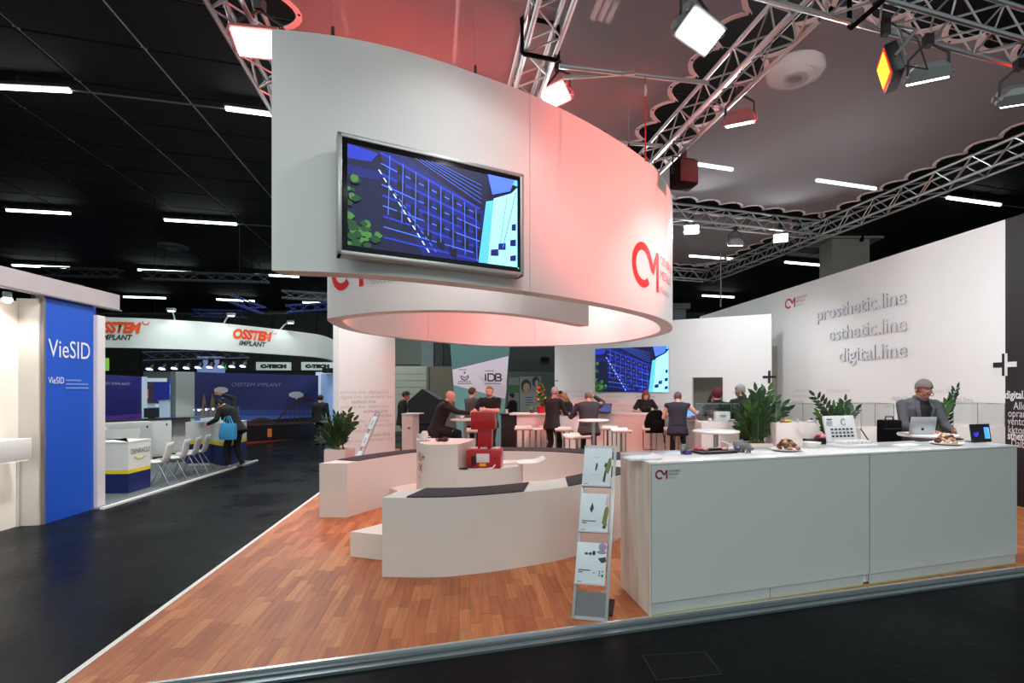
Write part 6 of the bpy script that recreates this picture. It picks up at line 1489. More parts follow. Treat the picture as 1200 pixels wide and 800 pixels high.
# ------------------------------------------------------------------ booths between the print wall and the stand
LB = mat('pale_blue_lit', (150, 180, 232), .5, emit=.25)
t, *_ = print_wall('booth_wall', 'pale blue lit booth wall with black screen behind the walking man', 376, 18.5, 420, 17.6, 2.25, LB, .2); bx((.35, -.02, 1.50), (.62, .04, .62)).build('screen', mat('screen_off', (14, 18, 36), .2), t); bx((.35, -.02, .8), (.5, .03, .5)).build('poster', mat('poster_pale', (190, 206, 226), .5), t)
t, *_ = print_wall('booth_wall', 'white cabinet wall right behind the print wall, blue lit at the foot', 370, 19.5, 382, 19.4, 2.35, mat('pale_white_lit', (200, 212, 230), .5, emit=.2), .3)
t = thing('booth_monitor', 'dark projector box on top of the pale blue wall', 'monitor', D(388, 18.2, 2.27)); bx((0, 0, .09), (.5, .3, .18)).build('body', BLACK, t); B().cyl((0, -.15, .09), (0, -.17, .09), .06, n=12).build('lens', mat('lens_dark', (30, 34, 50), .1), t)
# colourful booth seen through the gap between the navy walls
t, *_ = print_wall('booth_wall', 'bright booth with product pictures seen between the two navy walls', 168, 19, 212, 19.2, 2.35, mat('booth_dim_green', (90, 104, 100), .6), .2)
PIC = [(.05, 1.30, .50, .55, (58, 44, 60)), (.45, 1.25, .50, .75, (30, 40, 120)), (.98, 1.15, .44, 1.05, (40, 74, 170)), (.10, 1.36, .16, .36, (196, 110, 80)), (1.02, 1.5, .3, .4, (150, 180, 230)), (.10, 2.0, .8, .14, (190, 204, 220))]
for i, (x, z, w_, h_, c) in enumerate(PIC): bx((x-.72+w_/2, -.02-.004*i, z+h_/2), (w_, .03, h_)).build('picture_panel', mat('booth_picture_%d' % i, c, .5, emit=.5), t)
for i, (px, h_, w_) in enumerate(((178, 1.15, .7), (192, 1.05, .6), (200, 1.3, .4))):
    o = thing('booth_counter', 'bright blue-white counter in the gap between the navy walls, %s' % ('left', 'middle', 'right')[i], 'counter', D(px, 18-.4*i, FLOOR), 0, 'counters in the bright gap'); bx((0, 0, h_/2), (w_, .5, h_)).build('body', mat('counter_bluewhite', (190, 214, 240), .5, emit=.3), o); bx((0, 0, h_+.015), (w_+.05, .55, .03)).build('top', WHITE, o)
# banner wall with the teal and lilac print
TEAL = mat('teal_print', (104, 160, 160), .6, var=.05); TEALD = mat('dark_teal_print', (84, 124, 124), .6, var=.05); LIL = mat('lilac_print', (222, 212, 226), .6, var=.03); LIL2 = mat('lilac_shade_print', (204, 196, 212), .6)
d_ = 14.2; zt_ = 3.1
ba = thing('banner_wall', 'tapered teal banner wall with lilac wedge and dark emblems', 'banner', D(562, d_))
def bpx(px, py): return ((px-562)/F*d_, Z(py, d_))
tpz = 4.4
def edgeL(py): return 526.5+(py-388)*.0767
def edgeR(py): return 598.5-(py-388)*.0767
yb = HY+E*F/d_
pol = [bpx(edgeL(yb), yb), bpx(edgeR(yb), yb), bpx(edgeR(345), 345), bpx(edgeL(345), 345)]
b = B(); n = 4; b.add([(x, 0, z) for x, z in pol]+[(x, .12, z) for x, z in pol], [(0, 1, 2, 3), (7, 6, 5, 4), (0, 4, 5, 1), (1, 5, 6, 2), (2, 6, 7, 3), (3, 7, 4, 0)]); b.build('board', TEAL, ba)
flatpolys(ba, 0, [(TEALD, [bpx(edgeL(433)+.3, 433), bpx(edgeR(417)-.3, 417), bpx(edgeR(345)-.3, 345), bpx(edgeL(345)+.3, 345)]), (LIL, [bpx(edgeL(433)+.3, 433), bpx(edgeL(451)+.3, 451), bpx(edgeR(467)-.3, 467), bpx(edgeR(417)-.3, 417)]), (LIL2, [bpx(560, 440), bpx(575, 460), bpx(edgeR(467)-.3, 467), bpx(594, 452)])])
av = V((1, 0, 0)); bpt = lambda px, py: (D(px, d_-.012, Z(py, d_-.012)), (px-CX)/F*d_)
b = B()
def lb_(px, py): return (D(px, d_, 0).x, Z(py, d_))
BI = mat('banner_ink', (48, 40, 62), .5)
def ribbon(pts, wd): stroke([((px-562)/F*d_, Z(py, d_)) for px, py in pts], wd, b)
ribbon([(569, 438), (569, 446.2)], .045); ribbon([(572, 446), (577, 446), (579.5, 444), (579.5, 440), (577, 438), (572, 438), (572, 446)], .042); ribbon([(583, 446), (586.5, 446), (587.5, 444.2), (586, 442.2), (582, 442.2)], .042); ribbon([(582, 442.2), (586, 442), (587, 440), (586, 438), (581, 438), (580.6, 446), (583, 446)], .042)
o = b.build('lettering_emblem', BI, ba); o.data.transform(M(((1, 0, 0, 0), (0, 0, -1, -.006), (0, 1, 0, 0), (0, 0, 0, 1)))); o['kind'] = 'stuff'
b = B(); ribbon([(544.5+4.2*cos(R(20-i*11.5)), 441-4.2*sin(R(20-i*11.5))) for i in range(20)], .03); ribbon([(541.5+i*.6, 440.6+1.6*sin(pi*i/10)) for i in range(11)], .025); ribbon([(543.6, 436.5), (545.6, 436.5)], .05)
o = b.build('round_emblem', BI, ba); o.data.transform(M(((1, 0, 0, 0), (0, 0, -1, -.006), (0, 1, 0, 0), (0, 0, 0, 1)))); o['kind'] = 'stuff'
for px, py, w_ in ((538, 433, 9), (537, 447, 15), (536, 449.3, 17), (568, 434.5, 11), (568, 449.3, 19)):
    x0, z0 = bpx(px, py); bx((x0+w_/F*d_/2, -.006, z0), (w_/F*d_, .004, .022)).build('small_text_line', mat('small_text_lilac', (120, 108, 130), .5), ba)
# partitions, column and black hood behind the bald man
t, *_ = print_wall('partition', 'olive brown partition behind the bald man', 500, 19, 560, 19, 2.55, mat('olive_brown_board', (116, 108, 92), .7), .1); bx((-.9, -.01, 1.3), (.02, .03, 2.5)).build('joint', mat('joint_dark', (80, 74, 64), .7), t)
t, *_ = print_wall('partition', 'pale green-grey slatted wall left of the olive partition', 452, 20, 500, 20, 2.6, mat('pale_slats', (160, 162, 146), .7), .1)
for k in range(9): bx((0, -.012, .3+.27*k), (1.65, .02, .25)).build('slat', mat('pale_slats', (160, 162, 146), .7), t)
t, *_ = print_wall('hall_column', 'blue-grey hall column above the partitions', 494, 24, 508, 24, 6, mat('column_bluegrey', (120, 134, 138), .7), .5); bx((.55, .2, 3.3), (.4, .5, 5.2)).build('shaft', mat('column_dark', (50, 54, 54), .7), t); bx((1.3, .3, 3.4), (1.1, .5, 5.0)).build('recess', mat('column_darker', (36, 38, 38), .7), t)
t, *_ = print_wall('partition', 'dim grey-green wall section over the slatted wall', 462, 26, 494, 26, 6, mat('dim_greygreen', (128, 136, 126), .7), .2); bx((0, -.02, 3.0), (1.4, .03, .04)).build('rail', mat('joint_dark', (80, 74, 64), .7), t)
hd_ = thing('black_hood', 'black gabled exhibition hood behind the bald man', 'booth', D(497, 15.5)); ho = [((x-497)/F*15.5, Z(y, 15.5)) for x, y in ((478, 470), (494.5, 455.5), (515, 468), (516, 520), (478, 520))]; ho = [(x, max(z, 0)) for x, z in ho]; ho[3] = (ho[3][0], 0); ho[4] = (ho[4][0], 0)
n = 5; B().add([(x, 0, z) for x, z in ho]+[(x, .5, z) for x, z in ho], [(4, 3, 2, 1, 0), (5, 6, 7, 8, 9)]+[(i, (i+1) % 5, 5+(i+1) % 5, 5+i) for i in range(5)]).build('shell', mat('hood_black', (14, 14, 16), .7), hd_); bx((0, -.02, .6), (.9, .03, .02)).build('seam', mat('hood_seam', (30, 30, 34), .6), hd_)
t = thing('white_cabinet', 'white cabinet with dark handle right of the left text wall', 'cabinet', D(477.5, 10.9)); zt_ = Z(485.5, 10.9); bx((0, .2, zt_/2), (.25, .4, zt_)).build('body', WHITE, t); bx((.0, -.005, zt_/2-.03), (.23, .014, zt_-.1)).build('door', WHITE, t); bx((.04, -.02, zt_-.30), (.05, .02, .03)).build('handle', BLACK, t); bx((.05, .2, zt_+.01), (.36, .44, .02)).build('top', WHITE, t)
# dark back zone right of the banner with posters
t, *_ = print_wall('poster_wall', 'dark green-grey wall with faded portrait poster behind the flowers', 594, 22, 652, 22, 2.45, mat('poster_wall_green', (86, 98, 88), .7), .1)
def ppx(px, py): return (px-623)/F*22, Z(py, 22)
def rect(px0, py0, px1, py1): a, c = ppx(px0, py1), ppx(px1, py0); return [(a[0], a[1]), (c[0], a[1]), (c[0], c[1]), (a[0], c[1])]
def ell(cx_, cy_, rx, ry): return [((cx_+rx*cos(2*pi*i/14)-623)/F*22, Z(cy_+ry*sin(2*pi*i/14), 22)) for i in range(14)]
flatpolys(t, 0, [(mat('poster_greygreen', (126, 138, 128), .6), rect(596, 441, 608, 457)), (mat('poster_green', (70, 110, 70), .6), rect(596, 450, 608, 457)), (mat('poster_grey', (150, 146, 142), .6), rect(609, 440, 634, 481)), (mat('poster_hair', (70, 56, 48), .6), ell(616.5, 451, 6, 8)), (mat('poster_face', (190, 156, 134), .6), ell(617, 453, 4, 5.5)), (mat('poster_shoulder', (168, 150, 140), .6), [ppx(611, 462), ppx(626, 462), ppx(623, 457.5), ppx(614, 458)]), (mat('poster_dark', (60, 58, 58), .6), ell(628, 446, 4.5, 6)), (mat('poster_light', (170, 168, 166), .6), ell(629, 448, 2.2, 4)), (mat('poster_white', (168, 164, 166), .6), rect(610, 460, 634, 481)), (mat('poster_pale2', (132, 140, 136), .6), rect(596, 459, 608, 481))]+[(mat('poster_ink', (90, 86, 92), .6), rect(616, 464+3*i, 616+(9, 7, 9, 6)[i], 465+3*i)) for i in range(4)])
t, *_ = print_wall('hall_door_unit', 'dark green hall door right of the portrait poster', 636, 23, 652, 23, 2.35, mat('door_green', (84, 104, 92), .6), .1); bx((.2, -.02, 1.1), (.04, .04, .12)).build('handle', BLACK, t)
t, *_ = print_wall('dark_hanging', 'black curtain above the poster wall behind the ring', 594, 24.5, 655, 24.5, 6.5, mat('curtain_black', (34, 38, 36), .8), .1); bx((.6, -.02, 3.19), (.42, .04, .22)).build('sign_plate', BLACKM, t); bx((1.15, -.02, 3.04), (.12, .04, .2)).build('small_plate', BLACKM, t)
t = thing('grey_desk', 'dark grey service desk left of the flower counter', 'desk', D(598, 13.2)); bx((0, .2, .5), (.5, .4, 1.0)).build('body', mat('desk_dark', (24, 26, 30), .5), t); bx((0, .2, 1.01), (.6, .5, .03)).build('top', mat('desk_dark_top', (40, 42, 46), .4), t)
t = thing('paper_cup', 'white paper cup on the dark grey desk', 'cup', D(594, 13.3, 1.027)); B().lathe([(0, 0), (.03, 0), (.042, .11), (.038, .11), (0, .01)], 16).build('cup_body', WHITE, t)

light('added_spot', 'SPOT', (-3.0, 5.2, 7.3), (bp0+bp1)/2+V((0, 0, 1.5)), 1750, (.95, 1, 1), .4, 34, .4)  # unseen spots added under the ceiling to brighten panel, print, banner and text wall
light('added_spot', 'SPOT', (-5.0, 9.0, 7.3), D(300, 16)+V((0, 0, 1.0)), 1100, (.95, 1, 1), .4, 46, .5)
light('added_spot', 'SPOT', (-2.9, 10.2, 7.3), D(562, 14.2)+V((0, 0, 2.0)), 900, (.97, 1, 1), .4, 44, .5)
light('added_spot', 'SPOT', (-4.9, 4.8, 7.3), V((-4.2, 9.6, 1.6)), 1100, (1, .96, .95), .4, 26, .5)
# ------------------------------------------------------------------ people
# Local frame: x to the person's right, y the way they face, z up; one remeshed body, clothing and hair as children.
CLO = {}
def cloth(n, c, r=.85): 
    if n not in CLO: CLO[n] = mat('cloth_'+n, c, r, var=.12, vscale=14, bump=.15, bscale=90)
    return CLO[n]
SUIT = cloth('black_suit', (26, 26, 30)); BLK = cloth('black', (17, 17, 20)); GREYJ = cloth('grey_jacket', (74, 76, 82)); CHAR = cloth('charcoal', (44, 46, 50)); NAVC = cloth('navy_waistcoat', (38, 46, 62)); DKT = cloth('dark_trousers', (24, 24, 28)); SHIRTB = cloth('black_shirt', (14, 14, 16))
HGREY = mat('hair_grey', (150, 148, 146), .7, var=.25, vscale=40); HBRN = mat('hair_brown', (86, 58, 38), .6, var=.3, vscale=40); HDRK = mat('hair_dark', (26, 22, 22), .6, var=.3, vscale=40); HRED = mat('hair_auburn', (132, 52, 26), .5, var=.3, vscale=40); HBLD = mat('hair_fair', (150, 112, 74), .6, var=.25, vscale=40); HSLT = mat('hair_salt', (104, 96, 92), .7, var=.3, vscale=40)
EYEW = mat('eye_white', (220, 215, 210), .2); EYED = mat('eye_iris', (46, 34, 28), .2); LIPS = mat('lips', (150, 82, 74), .5); SHOE = mat('shoe_black', (18, 17, 18), .35)
def ik(a, c, l1, l2, pole):
    a, c = V(a), V(c); d = c-a; L_ = min(d.length, (l1+l2)*.995); d.normalize(); c = a+d*L_
    x = (l1*l1-l2*l2+L_*L_)/(2*L_); h = sqrt(max(0, l1*l1-x*x)); p = V(pole)-d*V(pole).dot(d); p = p.normalized() if p.length > 1e-4 else V((0, 0, -1)); return a+d*x+p*h, c
def hand(b, wrist, dr, palm, k, curl, side):
    dr = dr.normalized(); palm = (V(palm)-dr*V(palm).dot(dr)); palm = palm.normalized() if palm.length > .01 else dr.orthogonal().normalized(); sd = dr.cross(palm).normalized()*side     # sd points to the thumb side
    pc = wrist+dr*.048*k; b.loft([(wrist-dr*.01*k, sd, palm, .024*k, .018*k), (pc, sd, palm, .040*k, .016*k), (wrist+dr*.092*k, sd, palm, .041*k, .013*k)], 12, 2.6)
    for i, (o, L_) in enumerate(((.033, .072), (.011, .080), (-.011, .074), (-.033, .058))):
        p = wrist+dr*.088*k+sd*o*k; d = (dr+sd*o*2.2).normalized(); a = curl*(.85+.1*i)
        for j, f in enumerate((.45, .32, .23)):
            ang_ = a*(j+.6)*.75; dd_ = (d*cos(ang_)+palm*sin(ang_)).normalized(); q = p+dd_*L_*f*k*1.05; b.cap(p, q, (.0092-.0008*j)*k, (.0086-.0008*j)*k, 8); p = q
    p = wrist+dr*.025*k+sd*.026*k; d = (dr*.62+sd*.75+palm*.25*(1+curl)).normalized()
    q = p+d*.042*k; b.cap(p, q, .013*k, .0105*k, 8); q2 = q+(d+dr*.5+palm*curl*.5).normalized()*.034*k; b.cap(q, q2, .0102*k, .0085*k, 8)
def person(label, px, d, head=0, H=1.75, base=0.0, z=None, pel=None, lean=4, side=0, twist=0, hp=0, hy=0, hroll=0, hl=None, hr=None, fl=None, fr=None, kn_=(0, 1, 0), el=None, er=None, curl=.5, w=1.0, belly=0,
           top=SUIT, sleeve='long', hem=.80, pants=DKT, shoes=SHOE, skin=SKIN, hair=('short', HDRK), beard=None, shirt=None, collar=None, skirt=None, female=False, loc=None, palmL=None, palmR=None, vox=.0085, glasses=False, legs=True):
    k = H/1.75; t = thing('person', label, 'person', loc if loc is not None else D(px, d, base), R(head))
    P = V(pel)*1.0 if pel is not None else V((0, 0, .94*k)); RX, RY, RZ = Q((1, 0, 0), R(-lean)), Q((0, 1, 0), R(side)), Q((0, 0, 1), R(twist)); TQ = RZ @ RX @ RY
    X, Y, ZZ = TQ @ V((1, 0, 0)), TQ @ V((0, 1, 0)), TQ @ V((0, 0, 1))
    sp = lambda z_, y_=0, x_=0: P+ZZ*z_*k+Y*y_*k+X*x_*k
    shw = (.172 if female else .192)*k*w; SHL, SHR = sp(.475)-X*shw, sp(.475)+X*shw; NECK = sp(.53, .0)
    HQ = TQ @ Q((0, 0, 1), R(hy)) @ Q((1, 0, 0), R(-hp)) @ Q((0, 1, 0), R(hroll)); hx, hv, hz = HQ @ V((1, 0, 0)), HQ @ V((0, 1, 0)), HQ @ V((0, 0, 1))
    HC = NECK+(ZZ*.035+hz*.108+hv*.025)*k; hd_ = lambda x_, y_, z_: HC+hx*x_*k+hv*y_*k+hz*z_*k; hrot = HQ
    UA, FA_ = .285*k, .255*k
    HL = V(hl) if hl is not None else sp(-.04, .08)-X*.26*k-ZZ*.02; HR = V(hr) if hr is not None else sp(-.04, .08)+X*.26*k
    EL, HL = ik(SHL, HL, UA, FA_, el or (-.5, -.8, -.4)); ER, HR = ik(SHR, HR, UA, FA_, er or (.5, -.8, -.4))
    HPL, HPR = P-X*.088*k-V((0, 0, .03*k)), P+X*.088*k-V((0, 0, .03*k))
    FL = V(fl) if fl is not None else V((-.11*k, 0, .085*k)); FR = V(fr) if fr is not None else V((.11*k, .02, .085*k))
    KL, FL = ik(HPL, FL, .43*k, .43*k, kn_); KR, FR = ik(HPR, FR, .43*k, .43*k, kn_)
    # body
    b = B()
    def torso(b, g, z0=-.12, z1=.53):
        secs = [(-.12, .155, .105), (-.02, .165+.01*female, .118), (.10, .150, .112+belly*.6), (.22, .150-.012*female, .110+belly), (.34, .166, .122+belly*.3), (.43, .170, .115), (.49, .125, .085), (.53, .065, .062)]
        b.loft([(sp(z_, .0+belly*.4*(.0 < z_ < .3)), X, Y, rx*k*w+g, ry*k*w+g) for z_, rx, ry in secs if z0 <= z_ <= z1], 22, 2.3)
        for S_ in (SHL, SHR): b.ball(S_-ZZ*.008, (.055*k+g*.6,)*3, 12, 8); b.cap(sp(.475)+(S_-sp(.475))*.30, S_-ZZ*.012, .070*k+g*.6, .050*k+g*.6, 12)
        if female and g > 0:
            for s_ in (-1, 1): b.ball(sp(.30, .09, s_*.075), (.062*k+g*.5,)*3, 12, 8)
    torso(b, 0)
    b.cap(NECK-ZZ*.03*k, HC-hz*.06*k-hv*.01*k, .058*k, .052*k, 14)
    b.ball(hd_(0, -.012, .03), (.076*k, .096*k, .092*k), 20, 14, hrot); b.ball(hd_(0, .022, -.048), (.060*k, .068*k, .066*k), 16, 12, hrot); b.ball(hd_(0, .060, -.092), (.028*k, .026*k, .022*k), 10, 8, hrot)
    b.cap(hd_(0, .083, .012), hd_(0, .104, -.030), .011*k, .017*k, 10); b.ball(hd_(0, .078, .030), (.050*k, .016*k, .012*k), 12, 8, hrot)
    for s_ in (-1, 1):
        b.ball(hd_(s_*.078, -.008, -.012), (.011*k, .021*k, .033*k), 10, 8, hrot); b.ball(hd_(s_*.038, .060, -.025), (.024*k, .022*k, .022*k), 10, 8, hrot)
    for S_, E_, W_, s_, pm in ((SHL, EL, HL, -1, palmL), (SHR, ER, HR, 1, palmR)):
        b.cap(S_, E_, .050*k*w, .041*k, 14); b.cap(E_, W_, .040*k, .027*k, 14); hand(b, W_, W_-E_, pm if pm is not None else (X*-s_+V((0, 0, -.2))), k, curl, s_)
    if legs:
        for A_, K_, F_ in ((HPL, KL, FL), (HPR, KR, FR)):
            b.cap(A_, K_, .085*k*w, .055*k, 14); b.cap(K_, F_, .056*k, .036*k, 14); b.cap(F_+V((0, -.03*k, -.035*k)), F_+V((0, .13*k, -.05*k)), .034*k, .028*k, 10)
    rem(b.build('body', skin, t), vox, 3)
    # clothing
    c = B(); g = .016; hz_ = -.16 if hem >= .80 else -.26
    torso(c, g)
    if hem < .95: c.loft([(sp(-.02), X, Y, .172*k*w+g, .122*k*w+g+belly*.4), (sp(hz_*.5), X, Y, .180*k*w+g, .130*k*w+g), (sp(hz_), X, Y, .186*k*w+g, .135*k*w+g)], 22, 2.4)
    for S_, E_, W_ in ((SHL, EL, HL), (SHR, ER, HR)):
        if sleeve == 'long': c.cap(S_-ZZ*.01, E_, .056*k*min(w, 1.08)+g*.3, .048*k+g*.3, 14); c.cap(E_, E_.lerp(W_, .93), .050*k+g*.3, .036*k+g*.3, 14)
        elif sleeve == 'short': c.cap(S_, S_.lerp(E_, .72), .058*k*w+g*.5, .056*k+g*.5, 14)
    if collar: c.loft([(NECK-ZZ*.02*k, X, Y, .075*k, .075*k), (NECK+ZZ*.045*k, X, Y, .066*k, .064*k)], 16)
    rem(c.build('jacket' if sleeve == 'long' else ('waistcoat' if sleeve == 'none' else 'shirt'), top, t), .012, 4)
    if legs:
        c = B(); c.loft([(sp(.06), X, Y, .158*k*w+.012, .118*k*w+.012), (sp(-.04), X, Y, .170*k*w+.012, .124*k*w+.012), (sp(-.13), X, Y, .150*k*w, .110*k*w)], 20, 2.3)
        for A_, K_, F_ in ((HPL, KL, FL), (HPR, KR, FR)): c.cap(A_, K_, .095*k*w, .068*k, 14); c.cap(K_, F_+V((0, 0, .0)), .068*k, .052*k, 14)
        rem(c.build('trousers', pants, t), .013, 4)
        for F_ in (FL, FR):
            c = B(); c.cap(F_+V((0, -.035*k, -.03*k)), F_+V((0, .03*k, -.025*k)), .046*k, .046*k, 12); c.cap(F_+V((0, .03*k, -.045*k)), F_+V((0, .16*k, -.055*k)), .042*k, .034*k, 12); rem(c.build('shoe', shoes, t), .012, 3)
    if shirt:                                                         # shirt front showing in the open jacket
        c = B(); c.loft([(sp(.12, .118+belly), X, ZZ, .022*k, .02*k), (sp(.25, .123+belly*.9), X, ZZ, .034*k, .03*k)], 12)
        yo = .022/k+.12*(w-1)
        vs = [sp(.06, .112+belly+yo, 0), sp(.26, .114+belly*.7+yo, -.05), sp(.26, .114+belly*.7+yo, .05), sp(.44, .115+yo, -.075), sp(.44, .115+yo, .075), sp(.515, .075+yo, -.06), sp(.515, .075+yo, .06), sp(.26, .120+belly*.7+yo, 0), sp(.44, .122+yo, 0), sp(.515, .084+yo, 0)]
        c = B().add(vs, [(0, 7, 1), (0, 2, 7), (1, 7, 8, 3), (7, 2, 4, 8), (3, 8, 9, 5), (8, 4, 6, 9)]); o = c.build('shirt_front', shirt, t); sd = o.modifiers.new('solid', 'SOLIDIFY'); sd.thickness = .012; sd.offset = -1
        for s_ in (-1, 1):
            vs = [sp(.515, .070+yo, s_*.055), sp(.44, .118+yo, s_*.072), sp(.26, .118+belly*.7+yo, s_*.045), sp(.08, .116+belly+yo, s_*.004), sp(.515, .055+yo, s_*.085), sp(.42, .112+yo, s_*.128), sp(.28, .114+belly*.7+yo, s_*.082), sp(.08, .114+belly+yo, s_*.03)]
            o = B().add(vs, [(0, 1, 5, 4), (1, 2, 6, 5), (2, 3, 7, 6)]).build('lapel', top, t); sd = o.modifiers.new('solid', 'SOLIDIFY'); sd.thickness = .01; sd.offset = 0
    # face
    for s_ in (-1, 1):
        B().ball(hd_(s_*.031, .081, .004), (.013*k, .010*k, .009*k), 10, 8, hrot).build('eye', EYEW, t); 
    ib = B(); mb = B()
    for s_ in (-1, 1): B().ball(hd_(s_*.031, .0895, .004), (.006*k, .004*k, .006*k), 8, 6, hrot).build('iris', EYED, t)
    for s_ in (-1, 1): B().ball(hd_(s_*.031, .090, .024), (.020*k, .007*k, .004*k), 10, 6, hrot).build('eyebrow', hair[1] if hair else HDRK, t)
    B().ball(hd_(0, .087, -.062), (.023*k, .008*k, .007*k), 12, 6, hrot).build('mouth', LIPS, t)
    if glasses:
        gb = B()
        for s_ in (-1, 1): gb.tube([hd_(s_*.033+.026*cos(a), .105, .002+.019*sin(a)) for a in [2*pi*i/14 for i in range(14)]], .003*k, 6, True); gb.tube([hd_(s_*.059, .104, .006), hd_(s_*.084, .02, .008), hd_(s_*.08, -.02, .0)], .0028*k, 6)
        gb.tube([hd_(-.008, .108, .006), hd_(.008, .108, .006)], .0028*k, 6); gb.build('spectacles', BLACK, t)
    # hair
    if hair:
        st, hm = hair; c = B()
        def skull(ex, back=-.012): c.ball(hd_(0, back, .030), ((.076+ex)*k, (.096+ex)*k, (.092+ex)*k), 22, 16, hrot)
        if st in ('short', 'long', 'bob', 'bun', 'beanie', 'fringe', 'hood'):
            cut = {'short': (.070, .052), 'long': (.066, .030), 'bob': (.064, .030), 'bun': (.066, .040), 'beanie': (.078, .020), 'fringe': (-.01, .040), 'hood': (.04, .0)}[st]
            skull(.009 if st != 'beanie' else .020)
            # keep crown, sides and nape; clear the face
            inv = HQ.inverted(); keep = []
            for f in c.f:
                q = inv @ (sum((V(c.v[i]) for i in f), V())/len(f)-HC)/k; front = q.y > .030
                ok = (q.z > cut[1]+max(0, (q.y-.02))*.30) if front else (q.z > -.062+max(0, q.y+.03)*1.0 or (q.z > -.09 and q.y < -.05))
                if st == 'fringe': ok = q.z < .072 and q.y < .035 and q.z > -.065 and not (front)
                keep.append(ok)
            c.f = [f for f, o_ in zip(c.f, keep) if o_]; c.m = [0]*len(c.f)
            if st in ('long', 'bob'):
                L_ = .30 if st == 'long' else .10
                c.loft([(hd_(0, -.045, .03), hx, hv, .084*k, .055*k), (hd_(0, -.060, -.07), hx, hv, .088*k, .050*k), (hd_(0, -.062, -.10-L_*.4), hx, hv, .090*k, .040*k), (hd_(0, -.05, -.10-L_), hx, hv, .055*k, .022*k)], 18)
                for s_ in (-1, 1): c.cap(hd_(s_*.078, .01, .02), hd_(s_*.088, .015 if st == 'bob' else .05, -.09-L_*.75), .024*k, .022*k, 10)
            if st == 'bun': c.ball(hd_(0, -.115, .03), .045*k, 12, 9)
            o = c.build({'beanie': 'knitted_hat'}.get(st, 'hair'), hm, t); sd = o.modifiers.new('solid', 'SOLIDIFY'); sd.thickness = .006; sd.offset = 0
    if beard:
        c = B(); c.ball(hd_(0, .030, -.075), (.062*k, .066*k, .050*k), 18, 12, hrot); inv = HQ.inverted(); kf = []
        for f in c.f:
            q = inv @ (sum((V(c.v[i]) for i in f), V())/len(f)-HC)/k; kf.append(q.z < -.066 and q.y > .0)
        c.f = [f for f, o_ in zip(c.f, kf) if o_]; c.m = [0]*len(c.f); o = c.build('beard', beard, t); sd = o.modifiers.new('solid', 'SOLIDIFY'); sd.thickness = .008; sd.offset = 0
    t['hands'] = 2
    return t, dict(HL=HL, HR=HR, P=P)

# --- stand visitors
person('person in dark grey jacket with grey hair bent over the silver laptop at far right', 1073, 6.42, 180, 1.86, lean=6, hp=26, hl=(-.17, .42, 1.175), hr=(.17, .42, 1.175), top=GREYJ, shirt=SHIRTB, collar=True, hair=('short', HSLT), beard=mat('beard_grey', (112, 100, 94), .8), skin=SKIN2, glasses=True, w=1.06, el=(-.5, -.5, -.8), er=(.5, -.5, -.8), vox=.007)
person('bald person in black suit sitting at the round table holding a cup', 513, 10.05, -80, 1.78, pel=(0, -.02, .90), lean=20, hp=8, hl=(-.12, .64, 1.19), hr=(.08, .64, 1.19), fl=(-.14, .42, .34), fr=(.14, .36, .30), kn_=(0, 1, .4), top=SUIT, hair=None, skin=SKIN3, w=1.08, collar=True, el=(-.5, -.3, -.8), er=(.5, -.3, -.8), curl=.8)
person('person in grey jacket seen from the side talking in front of the teal banner', 552, 12.2, -40, 1.74, lean=2, top=GREYJ, hair=('short', HBRN), hl=(-.20, .12, .86), hr=(.22, .08, .86), skin=SKIN)
person('bearded person in black T-shirt gesturing with both hands before the teal banner', 574, 11.5, 172, 1.76, lean=0, hl=(-.02, .30, 1.22), hr=(.16, .28, 1.10), top=SHIRTB, sleeve='short', hem=.9, hair=('short', HBLD), beard=mat('beard_fair', (150, 104, 72), .8), skin=SKIN3, w=1.08, el=(-.9, -.2, -.5), er=(.9, -.2, -.5), vox=.0075)
person('person in black suit with dark hair standing far back beside the portrait poster', 602, 15.5, 75, 1.58, lean=4, top=SUIT, hair=('short', HDRK), hp=8, shirt=cloth('white_shirt', (210, 210, 212)), hl=(-.16, .34, 1.0), hr=(.2, .3, .98))
person('person partly hidden by the left text wall, dark hair, black clothes', 471, 12.8, -70, 1.66, lean=4, top=BLK, hair=('short', HDRK), hp=20, skin=SKIN2)
person('grey-haired person in dark suit standing with back to camera at the flared desk', 647, 11.0, -30, 1.76, lean=6, hp=14, hl=(-.05, .42, 1.12), hr=(.18, .38, 1.10), top=SUIT, hair=('short', HGREY), skin=SKIN2, w=1.0, fl=(-.10, -.05, .085), fr=(.10, .14, .085))
person('person almost hidden behind the grey-haired one in the dark suit', 655.5, 12.6, 200, 1.66, lean=3, hp=14, top=BLK, hair=('short', HDRK), hl=(-.15, .3, 1.1), hr=(.12, .36, 1.12))
person('fair-haired person in black at the flared desk, looking down to the left', 668, 12.35, 115, 1.64, lean=10, hp=22, hl=(-.12, .36, 1.12), hr=(.12, .40, 1.12), top=BLK, hair=('bob', HBLD), female=True, skin=SKIN3)
person('person in dark jacket sitting at the bar with a hand to the bald head', 690, 10.35, 0, 1.80, pel=(0, 0, .88), lean=16, hp=26, hl=(-.26, .36, 1.16), hr=(.12, .32, 1.53), fl=(-.12, .30, .34), fr=(.13, .30, .34), kn_=(0, 1, .3), top=CHAR, hair=('fringe', HSLT), skin=SKIN2, w=1.22, er=(.8, .3, -.6))
person('person with long auburn hair and black T-shirt looking down behind the bar', 756, 12.5, 180, 1.70, lean=5, hp=26, hl=(-.25, .30, 1.12), hr=(.22, .30, 1.12), top=SHIRTB, sleeve='short', hem=.9, hair=('long', HRED), female=True, skin=SKIN3, w=.95)
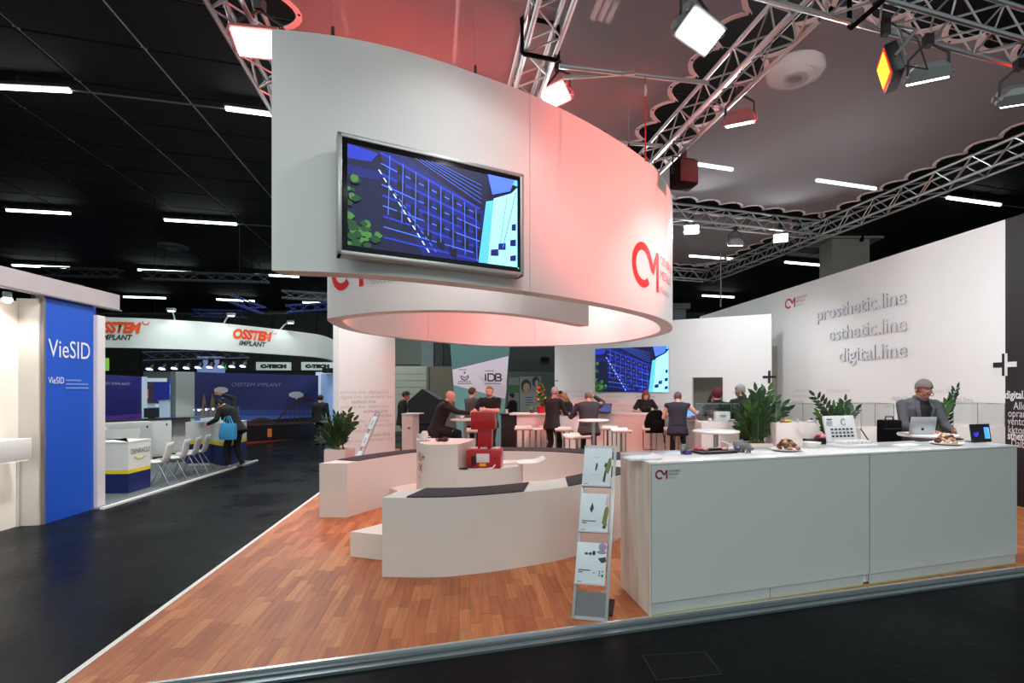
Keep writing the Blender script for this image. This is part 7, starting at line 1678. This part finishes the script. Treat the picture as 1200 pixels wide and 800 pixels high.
person('person in dark blue waistcoat sitting with back to camera at the bar laptop', 794, 10.25, -12, 1.74, pel=(0, 0, .885), lean=14, hp=24, hl=(-.18, .40, 1.12), hr=(.34, .36, 1.09), fl=(-.12, .30, .34), fr=(.13, .30, .34), kn_=(0, 1, .3), top=NAVC, sleeve='none', hem=.9, hair=('short', HSLT), skin=SKIN3, w=1.15, er=(.7, -.5, -.4))
person('person in black with dark red knitted hat and back to camera near the serving opening', 842, 9.2, 12, 1.72, lean=4, top=BLK, hair=('beanie', mat('knit_dark_red', (92, 28, 36), .9, bump=.5, bscale=120)), hl=(-.30, .26, 1.18), hr=(.34, .25, 1.0), skin=SKIN, collar=True, w=1.08)
person('person with dark hood facing the one in the red knitted hat', 833, 10.2, 190, 1.62, lean=6, hp=14, top=BLK, hair=('long', HDRK), female=True, hl=(-.2, .3, 1.02), hr=(.2, .32, 1.04))
person('white-haired person in black quilted jacket with back to camera beside the tall plant', 872, 9.1, 24, 1.80, lean=5, hp=12, top=BLK, hair=('short', HGREY), hl=(-.34, .30, 1.12), hr=(.24, .1, .9), skin=SKIN2, w=1.12, collar=True)
# --- aisle
pw, info = person('person in black stooping over the showcase with a light blue tote bag', 274, 10.7, 80, 1.66, base=FLOOR, pel=(0, -.05, .90), lean=30, hp=32, hl=(-.30, .34, .98), hr=(.16, .46, 1.60), er=(.8, -.3, .5), top=BLK, hair=('bun', HDRK), skin=SKIN, female=True, shoes=mat('sneaker_grey', (150, 150, 152), .6), hem=.8, fl=(-.10, .04, .085), fr=(.12, -.10, .085), collar=True)
tg = thing('tote_bag', 'light blue tote bag hanging at the stooping person in black', 'bag', D(267, 10.38, FLOOR+.66), R(-12))
TB = mat('tote_blue', (70, 170, 224), .6, var=.15, vscale=8)
B().loft([((0, 0, 0), (1, 0, 0), (0, 1, 0), .19, .05), ((0, 0, .10), (1, 0, 0), (0, 1, 0), .20, .075), ((.02, 0, .30), (1, 0, 0), (0, 1, 0), .185, .05), ((.02, 0, .34), (1, 0, 0), (0, 1, 0), .18, .04)], 20, 4).build('sack', TB, tg)
for s_ in (-1, 1): B().tube([(-.08, s_*.035, .33), (-.05, s_*.03, .46), (.03, s_*.02, .50), (.10, s_*.03, .33)], .010, 6).build('handle', TB, tg)
person('person in dark jacket walking away down the aisle beyond the potted plant', 375, 14.9, 0, 1.56, base=FLOOR, lean=2, top=BLK, hair=('short', HDRK), fl=(-.12, .05, .085), fr=(.12, -.10, .085), w=1.1)

# ------------------------------------------------------------------ fix the remeshed bodies into plain meshes
bpy.context.view_layer.update()
dg = bpy.context.evaluated_depsgraph_get()
new = [(o, bpy.data.meshes.new_from_object(o.evaluated_get(dg))) for o in REM]
for o, me in new:
    o.modifiers.clear(); nm = o.data.name; old = o.data; o.data = me; me.polygons.foreach_set('use_smooth', [True]*len(me.polygons)); me.name = nm
    if not me.materials and old.materials:
        for m in old.materials: me.materials.append(m)
